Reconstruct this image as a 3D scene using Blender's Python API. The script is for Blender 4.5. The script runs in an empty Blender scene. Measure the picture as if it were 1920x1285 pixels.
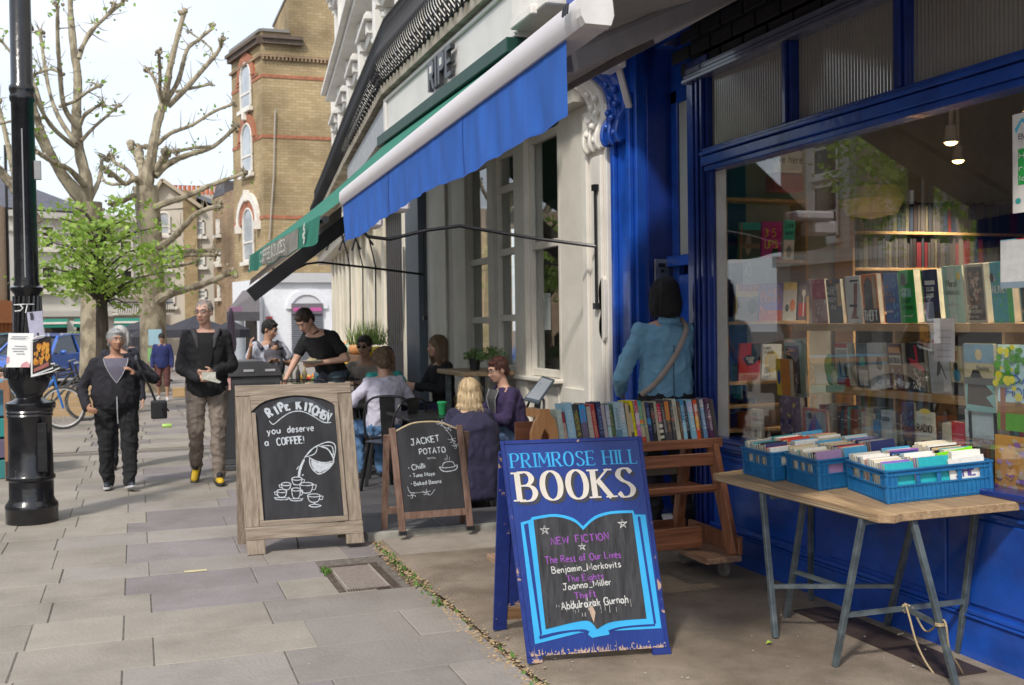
import bpy, bmesh, math, random
from mathutils import Vector, Matrix, noise
from mathutils.geometry import tessellate_polygon
R = math.radians
rnd = random.Random(7)
SC = bpy.context.scene
COL = SC.collection
# ------------------------------------------------------------------ camera
F = 1989.84; YAW, PIT, ROL = R(19.5239), R(-1.222), R(.81296); H = 1.6
_f = Vector((math.sin(YAW)*math.cos(PIT), math.cos(YAW)*math.cos(PIT), math.sin(PIT)))
_r0 = Vector((math.cos(YAW), -math.sin(YAW), 0)); _d0 = -_r0.cross(_f)
_r = math.cos(ROL)*_r0 + math.sin(ROL)*_d0; _d = -math.sin(ROL)*_r0 + math.cos(ROL)*_d0
cam = bpy.data.cameras.new('camera'); camo = bpy.data.objects.new('camera', cam); COL.objects.link(camo)
cam.sensor_width = 36; cam.lens = F/1920*36; cam.clip_end = 2000; cam.clip_start = .05
camo.matrix_world = Matrix(((_r.x, -_d.x, -_f.x, 0), (_r.y, -_d.y, -_f.y, 0), (_r.z, -_d.z, -_f.z, H), (0, 0, 0, 1)))
cam.dof.use_dof = True; cam.dof.focus_distance = 5.2; cam.dof.aperture_fstop = 5.6
SC.camera = camo
SC.render.resolution_x = 1024; SC.render.resolution_y = 685
# ------------------------------------------------------------------ sky and sun
SUN_EL, SUN_AZ = R(46), R(222)            # azimuth of the sun, clockwise from +Y
w = bpy.data.worlds.new("World"); SC.world = w; w.use_nodes = True
nt = w.node_tree; N = nt.nodes; L = nt.links
bg = N['Background']; sky = N.new('ShaderNodeTexSky'); sky.sky_type = 'NISHITA'; sky.sun_disc = False
sky.sun_elevation = SUN_EL; sky.sun_rotation = SUN_AZ; sky.air_density = 1.2; sky.dust_density = 3.0; sky.ozone_density = 1
tc = N.new('ShaderNodeTexCoord'); mp = N.new('ShaderNodeMapping'); mp.inputs['Scale'].default_value = (1, 1, 2.6)
cn = N.new('ShaderNodeTexNoise'); cn.inputs['Scale'].default_value = 2.2; cn.inputs['Detail'].default_value = 7; cn.inputs['Roughness'].default_value = .55
cr = N.new('ShaderNodeValToRGB'); cr.color_ramp.elements[0].position = .30; cr.color_ramp.elements[0].color = (.42, .42, .42, 1)
cr.color_ramp.elements[1].position = .62; cr.color_ramp.elements[1].color = (.93, .93, .93, 1)
mx = N.new('ShaderNodeMix'); mx.data_type = 'RGBA'; mx.inputs[7].default_value = (4.0, 4.3, 4.75, 1)
L.new(tc.outputs['Generated'], mp.inputs[0]); L.new(mp.outputs[0], cn.inputs['Vector']); L.new(cn.outputs['Fac'], cr.inputs[0])
L.new(cr.outputs[0], mx.inputs[0]); L.new(sky.outputs[0], mx.inputs[6]); L.new(mx.outputs[2], bg.inputs[0])
bg.inputs[1].default_value = .13
sd = bpy.data.lights.new('sun', 'SUN'); sd.energy = 1.45; sd.angle = R(5.0); sd.color = (1, .95, .88)
so = bpy.data.objects.new('sun', sd); COL.objects.link(so)
sv = Vector((math.sin(SUN_AZ)*math.cos(SUN_EL), math.cos(SUN_AZ)*math.cos(SUN_EL), math.sin(SUN_EL)))
so.rotation_euler = sv.to_track_quat('Z', 'Y').to_euler(); so.location = (0, 0, 30)
SC.view_settings.view_transform = 'Standard'; SC.view_settings.look = 'None'; SC.view_settings.gamma = 1
SC.view_settings.exposure = 1.0
SC.view_settings.use_curve_mapping = False
try:
    SC.cycles.max_bounces = 6; SC.cycles.transparent_max_bounces = 12
except Exception: pass
# ------------------------------------------------------------------ measuring: photo pixel -> point on a plane of the place
def ray(x, y): return _r*((x-960)/F) + _d*((y-642.5)/F) + _f
def G(x, y, z=0.): d = ray(x, y); t = (z-H)/d.z; return Vector((0, 0, H)) + d*t
def PX(x, y, X): d = ray(x, y); return Vector((0, 0, H)) + d*(X/d.x)
def PY(x, y, Y): d = ray(x, y); return Vector((0, 0, H)) + d*(Y/d.y)
# ------------------------------------------------------------------ mesh builder
class MB:
    def __init__(s): s.v = []; s.f = []
    def add(s, vs, fs):
        n = len(s.v); s.v += [tuple(v) for v in vs]; s.f += [tuple(i+n for i in f) for f in fs]; return s
    def box(s, a, b):
        x0, y0, z0 = a; x1, y1, z1 = b
        return s.add([(x0,y0,z0),(x1,y0,z0),(x1,y1,z0),(x0,y1,z0),(x0,y0,z1),(x1,y0,z1),(x1,y1,z1),(x0,y1,z1)],
                     [(0,3,2,1),(4,5,6,7),(0,1,5,4),(1,2,6,5),(2,3,7,6),(3,0,4,7)])
    def obox(s, M, sx, sy, sz):
        b = MB().box((-sx/2,-sy/2,-sz/2),(sx/2,sy/2,sz/2)); return s.add([M @ Vector(v) for v in b.v], b.f)
    def bar(s, p, q, w, h=None, up=(0,0,1)):
        p = Vector(p); q = Vector(q); h = h or w; d = (q-p); l = d.length; d.normalize(); u = Vector(up)
        if abs(d.dot(u)) > .98: u = Vector((0,1,0))
        sd_ = d.cross(u).normalized(); u = sd_.cross(d)
        M = Matrix((( d.x, sd_.x, u.x, (p.x+q.x)/2),(d.y, sd_.y, u.y, (p.y+q.y)/2),(d.z, sd_.z, u.z, (p.z+q.z)/2),(0,0,0,1)))
        return s.obox(M, l, w, h)
    def tube(s, pts, r, seg=8, cap=True, closed=False):
        pts = [Vector(p) for p in pts]; n = len(pts); rr = r if isinstance(r, (list, tuple)) else [r]*n
        vs = []; fs = []; ref = None
        for i, p in enumerate(pts):
            if closed: t = pts[(i+1) % n]-pts[i-1]
            else: t = pts[min(i+1, n-1)]-pts[max(i-1, 0)]
            t.normalize()
            if ref is None: ref = Vector((0,0,1)) if abs(t.z) < .9 else Vector((1,0,0))
            a = t.cross(ref)
            if a.length < 1e-4: a = t.orthogonal()
            a.normalize(); b = t.cross(a).normalized(); ref = a.cross(t).normalized()
            for k in range(seg):
                an = 2*math.pi*k/seg; vs.append(p + a*math.cos(an)*rr[i] + b*math.sin(an)*rr[i])
        m = n if closed else n-1
        for i in range(m):
            for k in range(seg):
                j = (i+1) % n; fs.append((i*seg+k, i*seg+(k+1) % seg, j*seg+(k+1) % seg, j*seg+k))
        if cap and not closed: fs.append(tuple(range(seg))[::-1]); fs.append(tuple((n-1)*seg+k for k in range(seg)))
        return s.add(vs, fs)
    def lathe(s, prof, seg=24, o=(0,0,0), axis='z'):
        vs = []; fs = []; o = Vector(o)
        for r, z in prof:
            for k in range(seg):
                a = 2*math.pi*k/seg; c, q = r*math.cos(a), r*math.sin(a)
                vs.append(o + Vector({'z': (c, q, z), 'x': (z, c, q), 'y': (c, z, q)}[axis]))
        for i in range(len(prof)-1):
            for k in range(seg): fs.append((i*seg+k, i*seg+(k+1) % seg, (i+1)*seg+(k+1) % seg, (i+1)*seg+k))
        n = len(prof); fs.append(tuple(range(seg))[::-1]); fs.append(tuple((n-1)*seg+k for k in range(seg)))
        return s.add(vs, fs)
    def ell(s, c, r, M=None, seg=12, rings=8):
        c = Vector(c); vs = []; fs = []
        for i in range(rings+1):
            th = math.pi*i/rings
            for k in range(seg):
                ph = 2*math.pi*k/seg; v = Vector((r[0]*math.sin(th)*math.cos(ph), r[1]*math.sin(th)*math.sin(ph), r[2]*math.cos(th)))
                if M: v = M @ v
                vs.append(c+v)
        for i in range(rings):
            for k in range(seg): fs.append((i*seg+k, (i+1)*seg+k, (i+1)*seg+(k+1) % seg, i*seg+(k+1) % seg))
        return s.add(vs, fs)
    def cap(s, p, r0, q, r1, seg=10):           # tapered capsule
        p = Vector(p); q = Vector(q); s.ell(p, (r0,)*3, seg=seg, rings=6); s.ell(q, (r1,)*3, seg=seg, rings=6)
        return s.tube([p, q], [r0, r1], seg)
    def prism(s, poly, d, fr=None):              # polygon in the frame (O,U,V) pushed along d
        O, U, V = fr or (Vector((0,0,0)), Vector((1,0,0)), Vector((0,0,1)))
        O = Vector(O); U = Vector(U); V = Vector(V); d = Vector(d)
        a = [O+U*x+V*y for x, y in poly]; n = len(a); tr = tessellate_polygon([[Vector((x, y, 0)) for x, y in poly]])
        vs = a + [p+d for p in a]; fs = [tuple(t) for t in tr] + [tuple(i+n for i in t[::-1]) for t in tr]
        fs += [(i, (i+1) % n, (i+1) % n+n, i+n) for i in range(n)]
        return s.add(vs, fs)
    def poly(s, pts, fr):
        O, U, V = [Vector(k) for k in fr]; tr = tessellate_polygon([[Vector((x, y, 0)) for x, y in pts]])
        return s.add([O+U*x+V*y for x, y in pts], [tuple(t) for t in tr])
    def grid(s, fn, nu, nv):
        vs = [fn(i/nu, j/nv) for j in range(nv+1) for i in range(nu+1)]
        return s.add(vs, [(j*(nu+1)+i, j*(nu+1)+i+1, (j+1)*(nu+1)+i+1, (j+1)*(nu+1)+i) for j in range(nv) for i in range(nu)])
def tag(o, label=None, cat=None, group=None, kind=None):
    if label: o['label'] = label
    if cat: o['category'] = cat
    if group: o['group'] = group
    if kind: o['kind'] = kind
    return o
def mesh(name, mb, mat, smooth=False, bevel=0):
    me = bpy.data.meshes.new(name); me.from_pydata(mb.v, [], mb.f)
    bm = bmesh.new(); bm.from_mesh(me); bmesh.ops.recalc_face_normals(bm, faces=bm.faces)
    if bevel: bmesh.ops.bevel(bm, geom=[e for e in bm.edges], offset=bevel, segments=1, affect='EDGES', clamp_overlap=True)
    bm.to_mesh(me); bm.free()
    if mat: me.materials.append(mat)
    if smooth:
        me.polygons.foreach_set('use_smooth', [True]*len(me.polygons)); me.update()
        try: me.set_sharp_from_angle(angle=R(40))
        except Exception: pass
    return me
def obj(name, mb, mat, parent=None, smooth=False, bevel=0, world=False, loc=None, rot=None):
    me = mb if isinstance(mb, bpy.types.Mesh) else mesh(name, mb, mat, smooth, bevel)
    o = bpy.data.objects.new(name, me); COL.objects.link(o)
    if parent:
        o.parent = parent
        if world:
            p = parent; o.location = (0,0,0)
            while p: o.location -= Vector(p.location); p = p.parent
    if loc is not None: o.location = loc
    if rot is not None: o.rotation_euler = rot
    return o
def thing(name, label, cat, loc=(0,0,0), rz=0, group=None):
    o = bpy.data.objects.new(name, None); o.empty_display_size = .1; COL.objects.link(o); o.location = loc; o.rotation_euler = (0,0,rz)
    return tag(o, label, cat, group)
def dup(o, loc=None, rz=None, label=None, parent=None):
    c = o.copy(); COL.objects.link(c); c.parent = parent
    for ch in list(o.children): dup(ch, parent=c)
    if loc is not None: c.location = loc
    if rz is not None: c.rotation_euler = (0,0,rz)
    if label: c['label'] = label
    return c
# ------------------------------------------------------------------ materials
MT = {}
def M(name, col=(.5,.5,.5), rough=.6, metal=0, var=.12, sc=6, bump=.0, bs=60, st=(1,1,1), col2=None, lo=.35, hi=.65, rnd_=0, coat=0, spec=.5, sub=0, alpha=None, emit=None, wear=None, world=False, stain=None):
    if name in MT: return MT[name]
    m = bpy.data.materials.new(name); m.use_nodes = True; MT[name] = m; t = m.node_tree; N = t.nodes; L = t.links; p = N['Principled BSDF']
    tc = N.new('ShaderNodeTexCoord'); ge = N.new('ShaderNodeNewGeometry'); mp = N.new('ShaderNodeMapping'); mp.inputs['Scale'].default_value = st; L.new(ge.outputs['Position'] if world else tc.outputs['Object'], mp.inputs[0])
    n = N.new('ShaderNodeTexNoise'); n.inputs['Scale'].default_value = sc; n.inputs['Detail'].default_value = 6; n.inputs['Roughness'].default_value = .6; L.new(mp.outputs[0], n.inputs['Vector'])
    r = N.new('ShaderNodeValToRGB'); e = r.color_ramp.elements; e[0].position = lo; e[1].position = hi
    c2 = col2 or tuple(min(1, c*(1+var)) for c in col); c1 = col if col2 else tuple(c*(1-var) for c in col)
    e[0].color = (*c1, 1); e[1].color = (*c2, 1); L.new(n.outputs['Fac'], r.inputs[0]); out = r.outputs[0]
    if rnd_:
        oi = N.new('ShaderNodeObjectInfo'); hs = N.new('ShaderNodeHueSaturation'); mr = N.new('ShaderNodeMapRange'); mr.inputs[3].default_value = 1-rnd_; mr.inputs[4].default_value = 1+rnd_
        L.new(oi.outputs['Random'], mr.inputs[0]); L.new(mr.outputs[0], hs.inputs['Value']); L.new(out, hs.inputs['Color']); out = hs.outputs[0]
    if wear:                                    # chips and scuffs with a shape of their own
        wn = N.new('ShaderNodeTexNoise'); wn.inputs['Scale'].default_value = wear[1]; wn.inputs['Detail'].default_value = 8; wn.inputs['Roughness'].default_value = .7
        L.new(mp.outputs[0], wn.inputs['Vector']); wr = N.new('ShaderNodeValToRGB'); wr.color_ramp.elements[0].position = wear[2]; wr.color_ramp.elements[1].position = wear[2]+.03
        L.new(wn.outputs['Fac'], wr.inputs[0]); mi = N.new('ShaderNodeMix'); mi.data_type = 'RGBA'; L.new(wr.outputs[0], mi.inputs[0]); L.new(out, mi.inputs[6]); mi.inputs[7].default_value = (*wear[0], 1); out = mi.outputs[2]
    if stain:                                   # (colour, scale, threshold, strength): soft dirt
        sn = N.new('ShaderNodeTexNoise'); sn.inputs['Scale'].default_value = stain[1]; sn.inputs['Detail'].default_value = 9; sn.inputs['Roughness'].default_value = .65
        L.new(mp.outputs[0], sn.inputs['Vector']); sr = N.new('ShaderNodeMapRange'); sr.inputs[1].default_value = stain[2]-.1; sr.inputs[2].default_value = stain[2]+.12; sr.inputs[4].default_value = stain[3]
        L.new(sn.outputs['Fac'], sr.inputs[0]); mi = N.new('ShaderNodeMix'); mi.data_type = 'RGBA'; L.new(sr.outputs[0], mi.inputs[0]); L.new(out, mi.inputs[6]); mi.inputs[7].default_value = (*stain[0], 1); out = mi.outputs[2]
    L.new(out, p.inputs['Base Color'])
    p.inputs['Roughness'].default_value = rough; p.inputs['Metallic'].default_value = metal; p.inputs['Coat Weight'].default_value = coat; p.inputs['Specular IOR Level'].default_value = spec
    if sub: p.inputs['Subsurface Weight'].default_value = sub; p.inputs['Subsurface Radius'].default_value = (.02,.008,.004)
    if bump:
        b = N.new('ShaderNodeBump'); b.inputs['Strength'].default_value = bump; b.inputs['Distance'].default_value = .01
        n2 = N.new('ShaderNodeTexNoise'); n2.inputs['Scale'].default_value = bs; n2.inputs['Detail'].default_value = 5; L.new(mp.outputs[0], n2.inputs['Vector']); L.new(n2.outputs['Fac'], b.inputs['Height']); L.new(b.outputs[0], p.inputs['Normal'])
    if emit: p.inputs['Emission Color'].default_value = (*emit[0], 1); p.inputs['Emission Strength'].default_value = emit[1]
    return m
def glass(name, tint=(.95,.97,.97), rough=0., refl=1.0):
    if name in MT: return MT[name]
    m = bpy.data.materials.new(name); m.use_nodes = True; MT[name] = m; t = m.node_tree; N = t.nodes; L = t.links
    N.remove(N['Principled BSDF']); o = N['Material Output']
    tr = N.new('ShaderNodeBsdfTransparent'); tr.inputs[0].default_value = (*tint, 1); gl = N.new('ShaderNodeBsdfGlossy'); gl.inputs['Roughness'].default_value = rough
    fr = N.new('ShaderNodeFresnel'); ge = N.new('ShaderNodeNewGeometry'); mr = N.new('ShaderNodeMapRange'); mr.inputs[3].default_value = 1.52*refl; mr.inputs[4].default_value = 1/(1.52*refl); L.new(ge.outputs['Backfacing'], mr.inputs[0]); L.new(mr.outputs[0], fr.inputs[0]); mi = N.new('ShaderNodeMixShader')
    L.new(fr.outputs[0], mi.inputs[0]); L.new(tr.outputs[0], mi.inputs[1]); L.new(gl.outputs[0], mi.inputs[2]); L.new(mi.outputs[0], o.inputs[0]); return m
def brickmat(name, c1, c2, mortar, sx=4.2, rough=.9, axis='x'):
    if name in MT: return MT[name]
    m = bpy.data.materials.new(name); m.use_nodes = True; MT[name] = m; t = m.node_tree; N = t.nodes; L = t.links; p = N['Principled BSDF']
    tc = N.new('ShaderNodeTexCoord'); sp = N.new('ShaderNodeSeparateXYZ'); cb = N.new('ShaderNodeCombineXYZ'); L.new(tc.outputs['Object'], sp.inputs[0])
    ad = N.new('ShaderNodeMath'); ad.operation = 'ADD'; L.new(sp.outputs[0], ad.inputs[0]); L.new(sp.outputs[1], ad.inputs[1])
    L.new(ad.outputs[0], cb.inputs[0]); L.new(sp.outputs[2], cb.inputs[1])
    b = N.new('ShaderNodeTexBrick'); b.inputs['Scale'].default_value = 1; b.inputs['Brick Width'].default_value = .34; b.inputs['Row Height'].default_value = .12; b.inputs['Mortar Size'].default_value = .012
    b.inputs['Color1'].default_value = (*c1,1); b.inputs['Color2'].default_value = (*c2,1); b.inputs['Mortar'].default_value = (*mortar,1); L.new(cb.outputs[0], b.inputs['Vector'])
    n = N.new('ShaderNodeTexNoise'); n.inputs['Scale'].default_value = .55; n.inputs['Detail'].default_value = 7; L.new(tc.outputs['Object'], n.inputs['Vector'])
    mi = N.new('ShaderNodeMix'); mi.data_type = 'RGBA'; mi.blend_type = 'MULTIPLY'; mi.inputs[0].default_value = .95
    rr = N.new('ShaderNodeValToRGB'); rr.color_ramp.elements[0].position = .3; rr.color_ramp.elements[0].color = (.5,.47,.43,1); rr.color_ramp.elements[1].position = .65; rr.color_ramp.elements[1].color = (1.15,1.12,1.05,1)
    L.new(n.outputs['Fac'], rr.inputs[0]); L.new(b.outputs['Color'], mi.inputs[6]); L.new(rr.outputs[0], mi.inputs[7]); L.new(mi.outputs[2], p.inputs['Base Color'])
    bu = N.new('ShaderNodeBump'); bu.inputs['Strength'].default_value = .4; bu.inputs['Distance'].default_value = .01; bu.invert = True; L.new(b.outputs['Fac'], bu.inputs['Height']); L.new(bu.outputs[0], p.inputs['Normal'])
    p.inputs['Roughness'].default_value = rough; return m
def wood(name, c1, c2, rough=.6, axis=0, sc=3, bump=.3):
    st = [14,14,14]; st[axis] = .8
    return M(name, c1, rough, col2=c2, sc=sc, st=tuple(st), bump=bump, bs=6, lo=.3, hi=.7)
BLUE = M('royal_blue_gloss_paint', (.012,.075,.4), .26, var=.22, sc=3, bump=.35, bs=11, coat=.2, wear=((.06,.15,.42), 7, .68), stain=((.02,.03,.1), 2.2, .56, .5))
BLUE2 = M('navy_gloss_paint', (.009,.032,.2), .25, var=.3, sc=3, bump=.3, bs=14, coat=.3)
CREAM = M('cream_paint', (.74,.70,.63), .45, var=.07, sc=4, bump=.12, bs=12)
WHITE = M('white_stucco', (.74,.72,.68), .6, var=.08, sc=2, bump=.1, bs=20)
PINK = M('grey_white_metal', (.62,.58,.58), .4, var=.04, sc=2)
BLACK = M('black_metal', (.012,.012,.014), .35, var=.3, sc=6)
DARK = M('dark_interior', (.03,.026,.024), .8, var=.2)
PAPER = M('page_paper', (.62,.56,.44), .9, var=.12, sc=20, st=(1,1,1))
WPAPER = M('white_paper', (.78,.78,.76), .8, var=.03)
GLASS = glass('clear_glass'); SGLASS = glass('shop_glass', refl=1.3); DGLASS = M('dark_window_glass', (.02,.025,.03), .06, var=.3, sc=1.5, spec=.8)
GREEN = M('green_canvas', (.012,.16,.105), .8, var=.12, sc=4, bump=.2, bs=40)
def plain(name, c, rough=.6, **k): return M(name, c, rough, **k)
CC = {}
def C(c, rough=.55, var=.08):
    k = tuple(round(x, 3) for x in c)+(rough,)
    if k not in CC: CC[k] = M('print_%d' % len(CC), c, rough, var=var, sc=30)
    return CC[k]
# ------------------------------------------------------------------ stroke lettering
def _s(*p): return ('s',)+p
GL = {
'A':[[(0,0),(.3,1),(.6,0)],[(.12,.36),(.48,.36)]],'B':[[(0,0),(0,1)],_s((0,1),(.32,.98),(.46,.77),(.32,.56),(0,.53)),_s((0,.53),(.4,.5),(.54,.27),(.38,.02),(0,0))],
'C':[_s((.56,.82),(.4,.99),(.18,.95),(.02,.7),(.02,.32),(.17,.04),(.4,0),(.57,.17))],'D':[[(0,0),(0,1)],_s((0,1),(.34,.94),(.56,.6),(.54,.36),(.33,.05),(0,0))],
'E':[[(.48,1),(0,1),(0,0),(.5,0)],[(0,.53),(.4,.53)]],'F':[[(.48,1),(0,1),(0,0)],[(0,.52),(.38,.52)]],
'G':[_s((.56,.82),(.4,.99),(.18,.95),(.02,.7),(.02,.32),(.17,.04),(.4,0),(.57,.15),(.58,.42)),[(.58,.45),(.36,.45)]],'H':[[(0,0),(0,1)],[(.55,0),(.55,1)],[(0,.52),(.55,.52)]],
'I':[[(.1,0),(.1,1)]],'J':[[(.1,1),(.6,1)],_s((.4,1),(.4,.25),(.28,.02),(.1,.04),(0,.2))],'K':[[(0,0),(0,1)],[(.52,1),(.02,.48)],[(.16,.6),(.56,0)]],'L':[[(0,1),(0,0),(.45,0)]],
'M':[[(0,0),(.05,1),(.36,.25),(.67,1),(.72,0)]],'N':[[(0,0),(0,1),(.52,0),(.52,1)]],'O':[_s((.3,1),(.08,.85),(.0,.5),(.08,.14),(.3,0),(.52,.14),(.6,.5),(.52,.85),(.3,1))],
'P':[[(0,0),(0,1)],_s((0,1),(.36,.98),(.5,.75),(.36,.5),(0,.46))],'Q':[_s((.3,1),(.08,.85),(.0,.5),(.08,.14),(.3,0),(.52,.14),(.6,.5),(.52,.85),(.3,1)),[(.36,.22),(.6,-.06)]],
'R':[[(0,0),(0,1)],_s((0,1),(.36,.98),(.48,.76),(.36,.53),(0,.5)),[(.2,.5),(.54,0)]],'S':[_s((.48,.84),(.34,.99),(.12,.96),(.03,.76),(.16,.58),(.36,.46),(.49,.26),(.38,.04),(.14,.0),(0,.16))],
'T':[[(0,1),(.58,1)],[(.29,1),(.29,0)]],'U':[_s((0,1),(0,.3),(.12,.03),(.3,0),(.45,.06),(.52,.3),(.52,1))],'V':[[(0,1),(.28,0),(.56,1)]],'W':[[(0,1),(.18,0),(.38,.7),(.56,0),(.76,1)]],
'X':[[(0,1),(.52,0)],[(.52,1),(0,0)]],'Y':[[(0,1),(.27,.5),(.54,1)],[(.27,.5),(.27,0)]],'Z':[[(0,1),(.5,1),(0,0),(.52,0)]],
'a':[_s((.38,.5),(.22,.6),(.04,.48),(.03,.15),(.18,0),(.36,.14),(.4,.56)),[(.4,.58),(.4,.04),(.46,0)]],'b':[[(0,1),(0,0)],_s((0,.42),(.2,.6),(.38,.45),(.36,.1),(.18,0),(0,.1))],
'c':[_s((.36,.5),(.2,.6),(.03,.42),(.05,.1),(.22,0),(.38,.1))],'d':[_s((.38,.48),(.2,.6),(.03,.42),(.05,.1),(.2,0),(.38,.16)),[(.4,1),(.4,0)]],'e':[_s((.03,.32),(.36,.36),(.32,.56),(.16,.6),(.02,.38),(.06,.08),(.22,0),(.38,.1))],
'f':[_s((.38,.92),(.24,1.0),(.14,.85),(.14,0)),[(0,.58),(.32,.58)]],'g':[_s((.38,.5),(.2,.6),(.03,.42),(.07,.14),(.22,.06),(.38,.2),(.38,.56)),_s((.38,.56),(.37,-.2),(.2,-.34),(.02,-.24))],
'h':[[(0,1),(0,0)],_s((0,.4),(.16,.58),(.32,.52),(.36,.3),(.36,0))],'i':[[(.06,.6),(.06,0)],[(.04,.82),(.08,.86)]],'j':[_s((.12,.6),(.12,-.2),(0,-.3)),[(.1,.82),(.14,.86)]],'k':[[(0,1),(0,0)],[(.34,.6),(.02,.26)],[(.12,.36),(.36,0)]],
'l':[[(.06,1),(.06,0)]],'m':[[(0,.6),(0,0)],_s((0,.42),(.12,.58),(.24,.5),(.26,0)),_s((.26,.42),(.38,.58),(.5,.5),(.52,0))],'n':[[(0,.6),(0,0)],_s((0,.4),(.16,.58),(.32,.52),(.36,.3),(.36,0))],
'o':[_s((.19,.6),(.03,.46),(.02,.16),(.18,0),(.35,.14),(.36,.44),(.19,.6))],'p':[[(0,.6),(0,-.35)],_s((0,.42),(.2,.6),(.38,.45),(.36,.1),(.18,0),(0,.1))],'r':[[(0,.6),(0,0)],_s((0,.4),(.12,.57),(.28,.55))],
's':[_s((.32,.5),(.2,.6),(.05,.5),(.12,.34),(.28,.24),(.3,.08),(.14,0),(0,.08))],'t':[[(.14,.88),(.14,.08),(.26,0),(.32,.06)],[(0,.6),(.3,.6)]],'u':[_s((0,.6),(0,.2),(.1,.02),(.26,.06),(.36,.25)),[(.36,.6),(.36,0)]],
'v':[[(0,.6),(.16,0),(.34,.6)]],'w':[[(0,.6),(.12,0),(.24,.45),(.36,0),(.5,.6)]],'x':[[(0,.6),(.32,0)],[(.32,.6),(0,0)]],'y':[[(0,.6),(.17,.05)],[(.36,.6),(.08,-.32)]],'z':[[(0,.6),(.32,.6),(0,0),(.34,0)]],
'!':[[(.06,1),(.06,.3)],[(.06,.08),(.06,.02)]],'?':[_s((0,.8),(.15,1),(.35,.9),(.34,.68),(.17,.48),(.17,.3)),[(.17,.08),(.17,.02)]],':':[[(.05,.5),(.05,.44)],[(.05,.1),(.05,.04)]],'-':[[(0,.35),(.25,.35)]],'_':[[(0,-.05),(.45,-.05)]],
'&':[_s((.5,.1),(.1,.75),(.2,1),(.36,.85),(.1,.4),(.05,.15),(.2,0),(.5,.4))],'3':[_s((0,.9),(.2,1),(.4,.82),(.2,.55),(.42,.28),(.2,0),(0,.12))],'5':[[(.4,1),(.05,1),(.03,.55)],_s((.03,.55),(.3,.6),(.42,.3),(.2,0),(0,.1))],
'2':[_s((.02,.8),(.2,1),(.4,.78),(.25,.4),(.0,.0)),[(0,0),(.44,0)]],'1':[[(.0,.8),(.15,1),(.15,0)]],'0':[_s((.2,1),(.02,.7),(.02,.3),(.2,0),(.38,.3),(.38,.7),(.2,1))],'.':[[(.05,.05),(.07,0)]],"'":[[(.05,1),(.02,.8)]],',':[[(.06,.06),(.02,-.12)]],'+':[[(.2,.1),(.2,.6)],[(0,.35),(.4,.35)]]}
def smooth_pts(p, k=4):
    out = []; n = len(p); P = [Vector((*q, 0)) for q in p]
    for i in range(n-1):
        a, b, c, d = P[max(i-1,0)], P[i], P[i+1], P[min(i+2,n-1)]
        if i == 0 and (P[0]-P[-1]).length < 1e-6: a = P[-2]
        if i == n-2 and (P[0]-P[-1]).length < 1e-6: d = P[1]
        for j in range(k):
            t = j/k; out.append(.5*((2*b)+(-a+c)*t+(2*a-5*b+4*c-d)*t*t+(-a+3*b-3*c+d)*t*t*t))
    out.append(P[-1]); return [(v.x, v.y) for v in out]
def strokes(txt, x, y, h, gap=.2, jit=0, rot=0, wx=1.):
    """text as polylines; returns (list of polylines, end x)"""
    out = []; cx = 0; r = random.Random(sum(map(ord, txt))+int(h*1e4))
    for ch in txt:
        if ch == ' ': cx += .42; continue
        g = GL.get(ch) or GL.get(ch.upper()) or []; w_ = 0; jy = r.uniform(-jit, jit); js = 1+r.uniform(-jit, jit)
        for st in g:
            p = smooth_pts(st[1:]) if st[0] == 's' else list(st)
            w_ = max(w_, max(q[0] for q in p)); out.append([((cx+q[0]*wx)*h, (q[1]*js+jy)*h) for q in p])
        cx += w_*wx+gap
    c, s = math.cos(rot), math.sin(rot)
    return [[(x+c*a-s*b, y+s*a+c*b) for a, b in p] for p in out], cx*h
_lz = [0]
def ribbon(mb, p, fr, w, wf=None, rough=0, lift=.0):
    O, U, V, Nn = fr; n = len(p); L_ = []; R_ = []
    _lz[0] = (_lz[0]+1) % 12; z = lift + .00008*_lz[0]; closed = n > 3 and abs(p[0][0]-p[-1][0])+abs(p[0][1]-p[-1][1]) < 1e-7
    for i in range(n):
        if closed: a = p[i-1 if i > 0 else n-2]; b = p[i+1 if i < n-1 else 1]
        else: a = p[max(i-1,0)]; b = p[min(i+1,n-1)]
        dx, dy = b[0]-a[0], b[1]-a[1]; l = math.hypot(dx, dy) or 1; dx /= l; dy /= l
        ww = w*(wf(dx, dy) if wf else 1)/2
        if rough: ww *= 1+rnd.uniform(-rough, rough)
        if i > 0 and i < n-1 and not wf:
            a1 = (p[i][0]-p[i-1][0], p[i][1]-p[i-1][1]); l1 = math.hypot(*a1) or 1; cs = abs((a1[0]*dx+a1[1]*dy)/l1); ww /= max(cs, .5)
        ex = 0
        L_.append(O+U*(p[i][0]-dy*ww)+V*(p[i][1]+dx*ww)+Nn*z); R_.append(O+U*(p[i][0]+dy*ww)+V*(p[i][1]-dx*ww)+Nn*z)
    vs = L_+R_; return mb.add(vs, [(i, i+1, n+i+1, n+i) for i in range(n-1)])
def write(mb, txt, x, y, h, fr, w=.12, gap=.2, jit=0, rot=0, center=False, wx=1., rough=.0, fit=None):
    if fit: _, e = strokes(txt, 0, 0, h, gap, jit, 0, wx); wx *= (fit/e); gap *= (fit/e)
    ps, e = strokes(txt, x, y, h, gap, jit, rot, wx)
    if center: ps = [[(a-e/2*math.cos(rot), b-e/2*math.sin(rot)) for a, b in p] for p in ps]
    for p in ps: ribbon(mb, p, fr, w*h, rough=rough)
    return e
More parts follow.
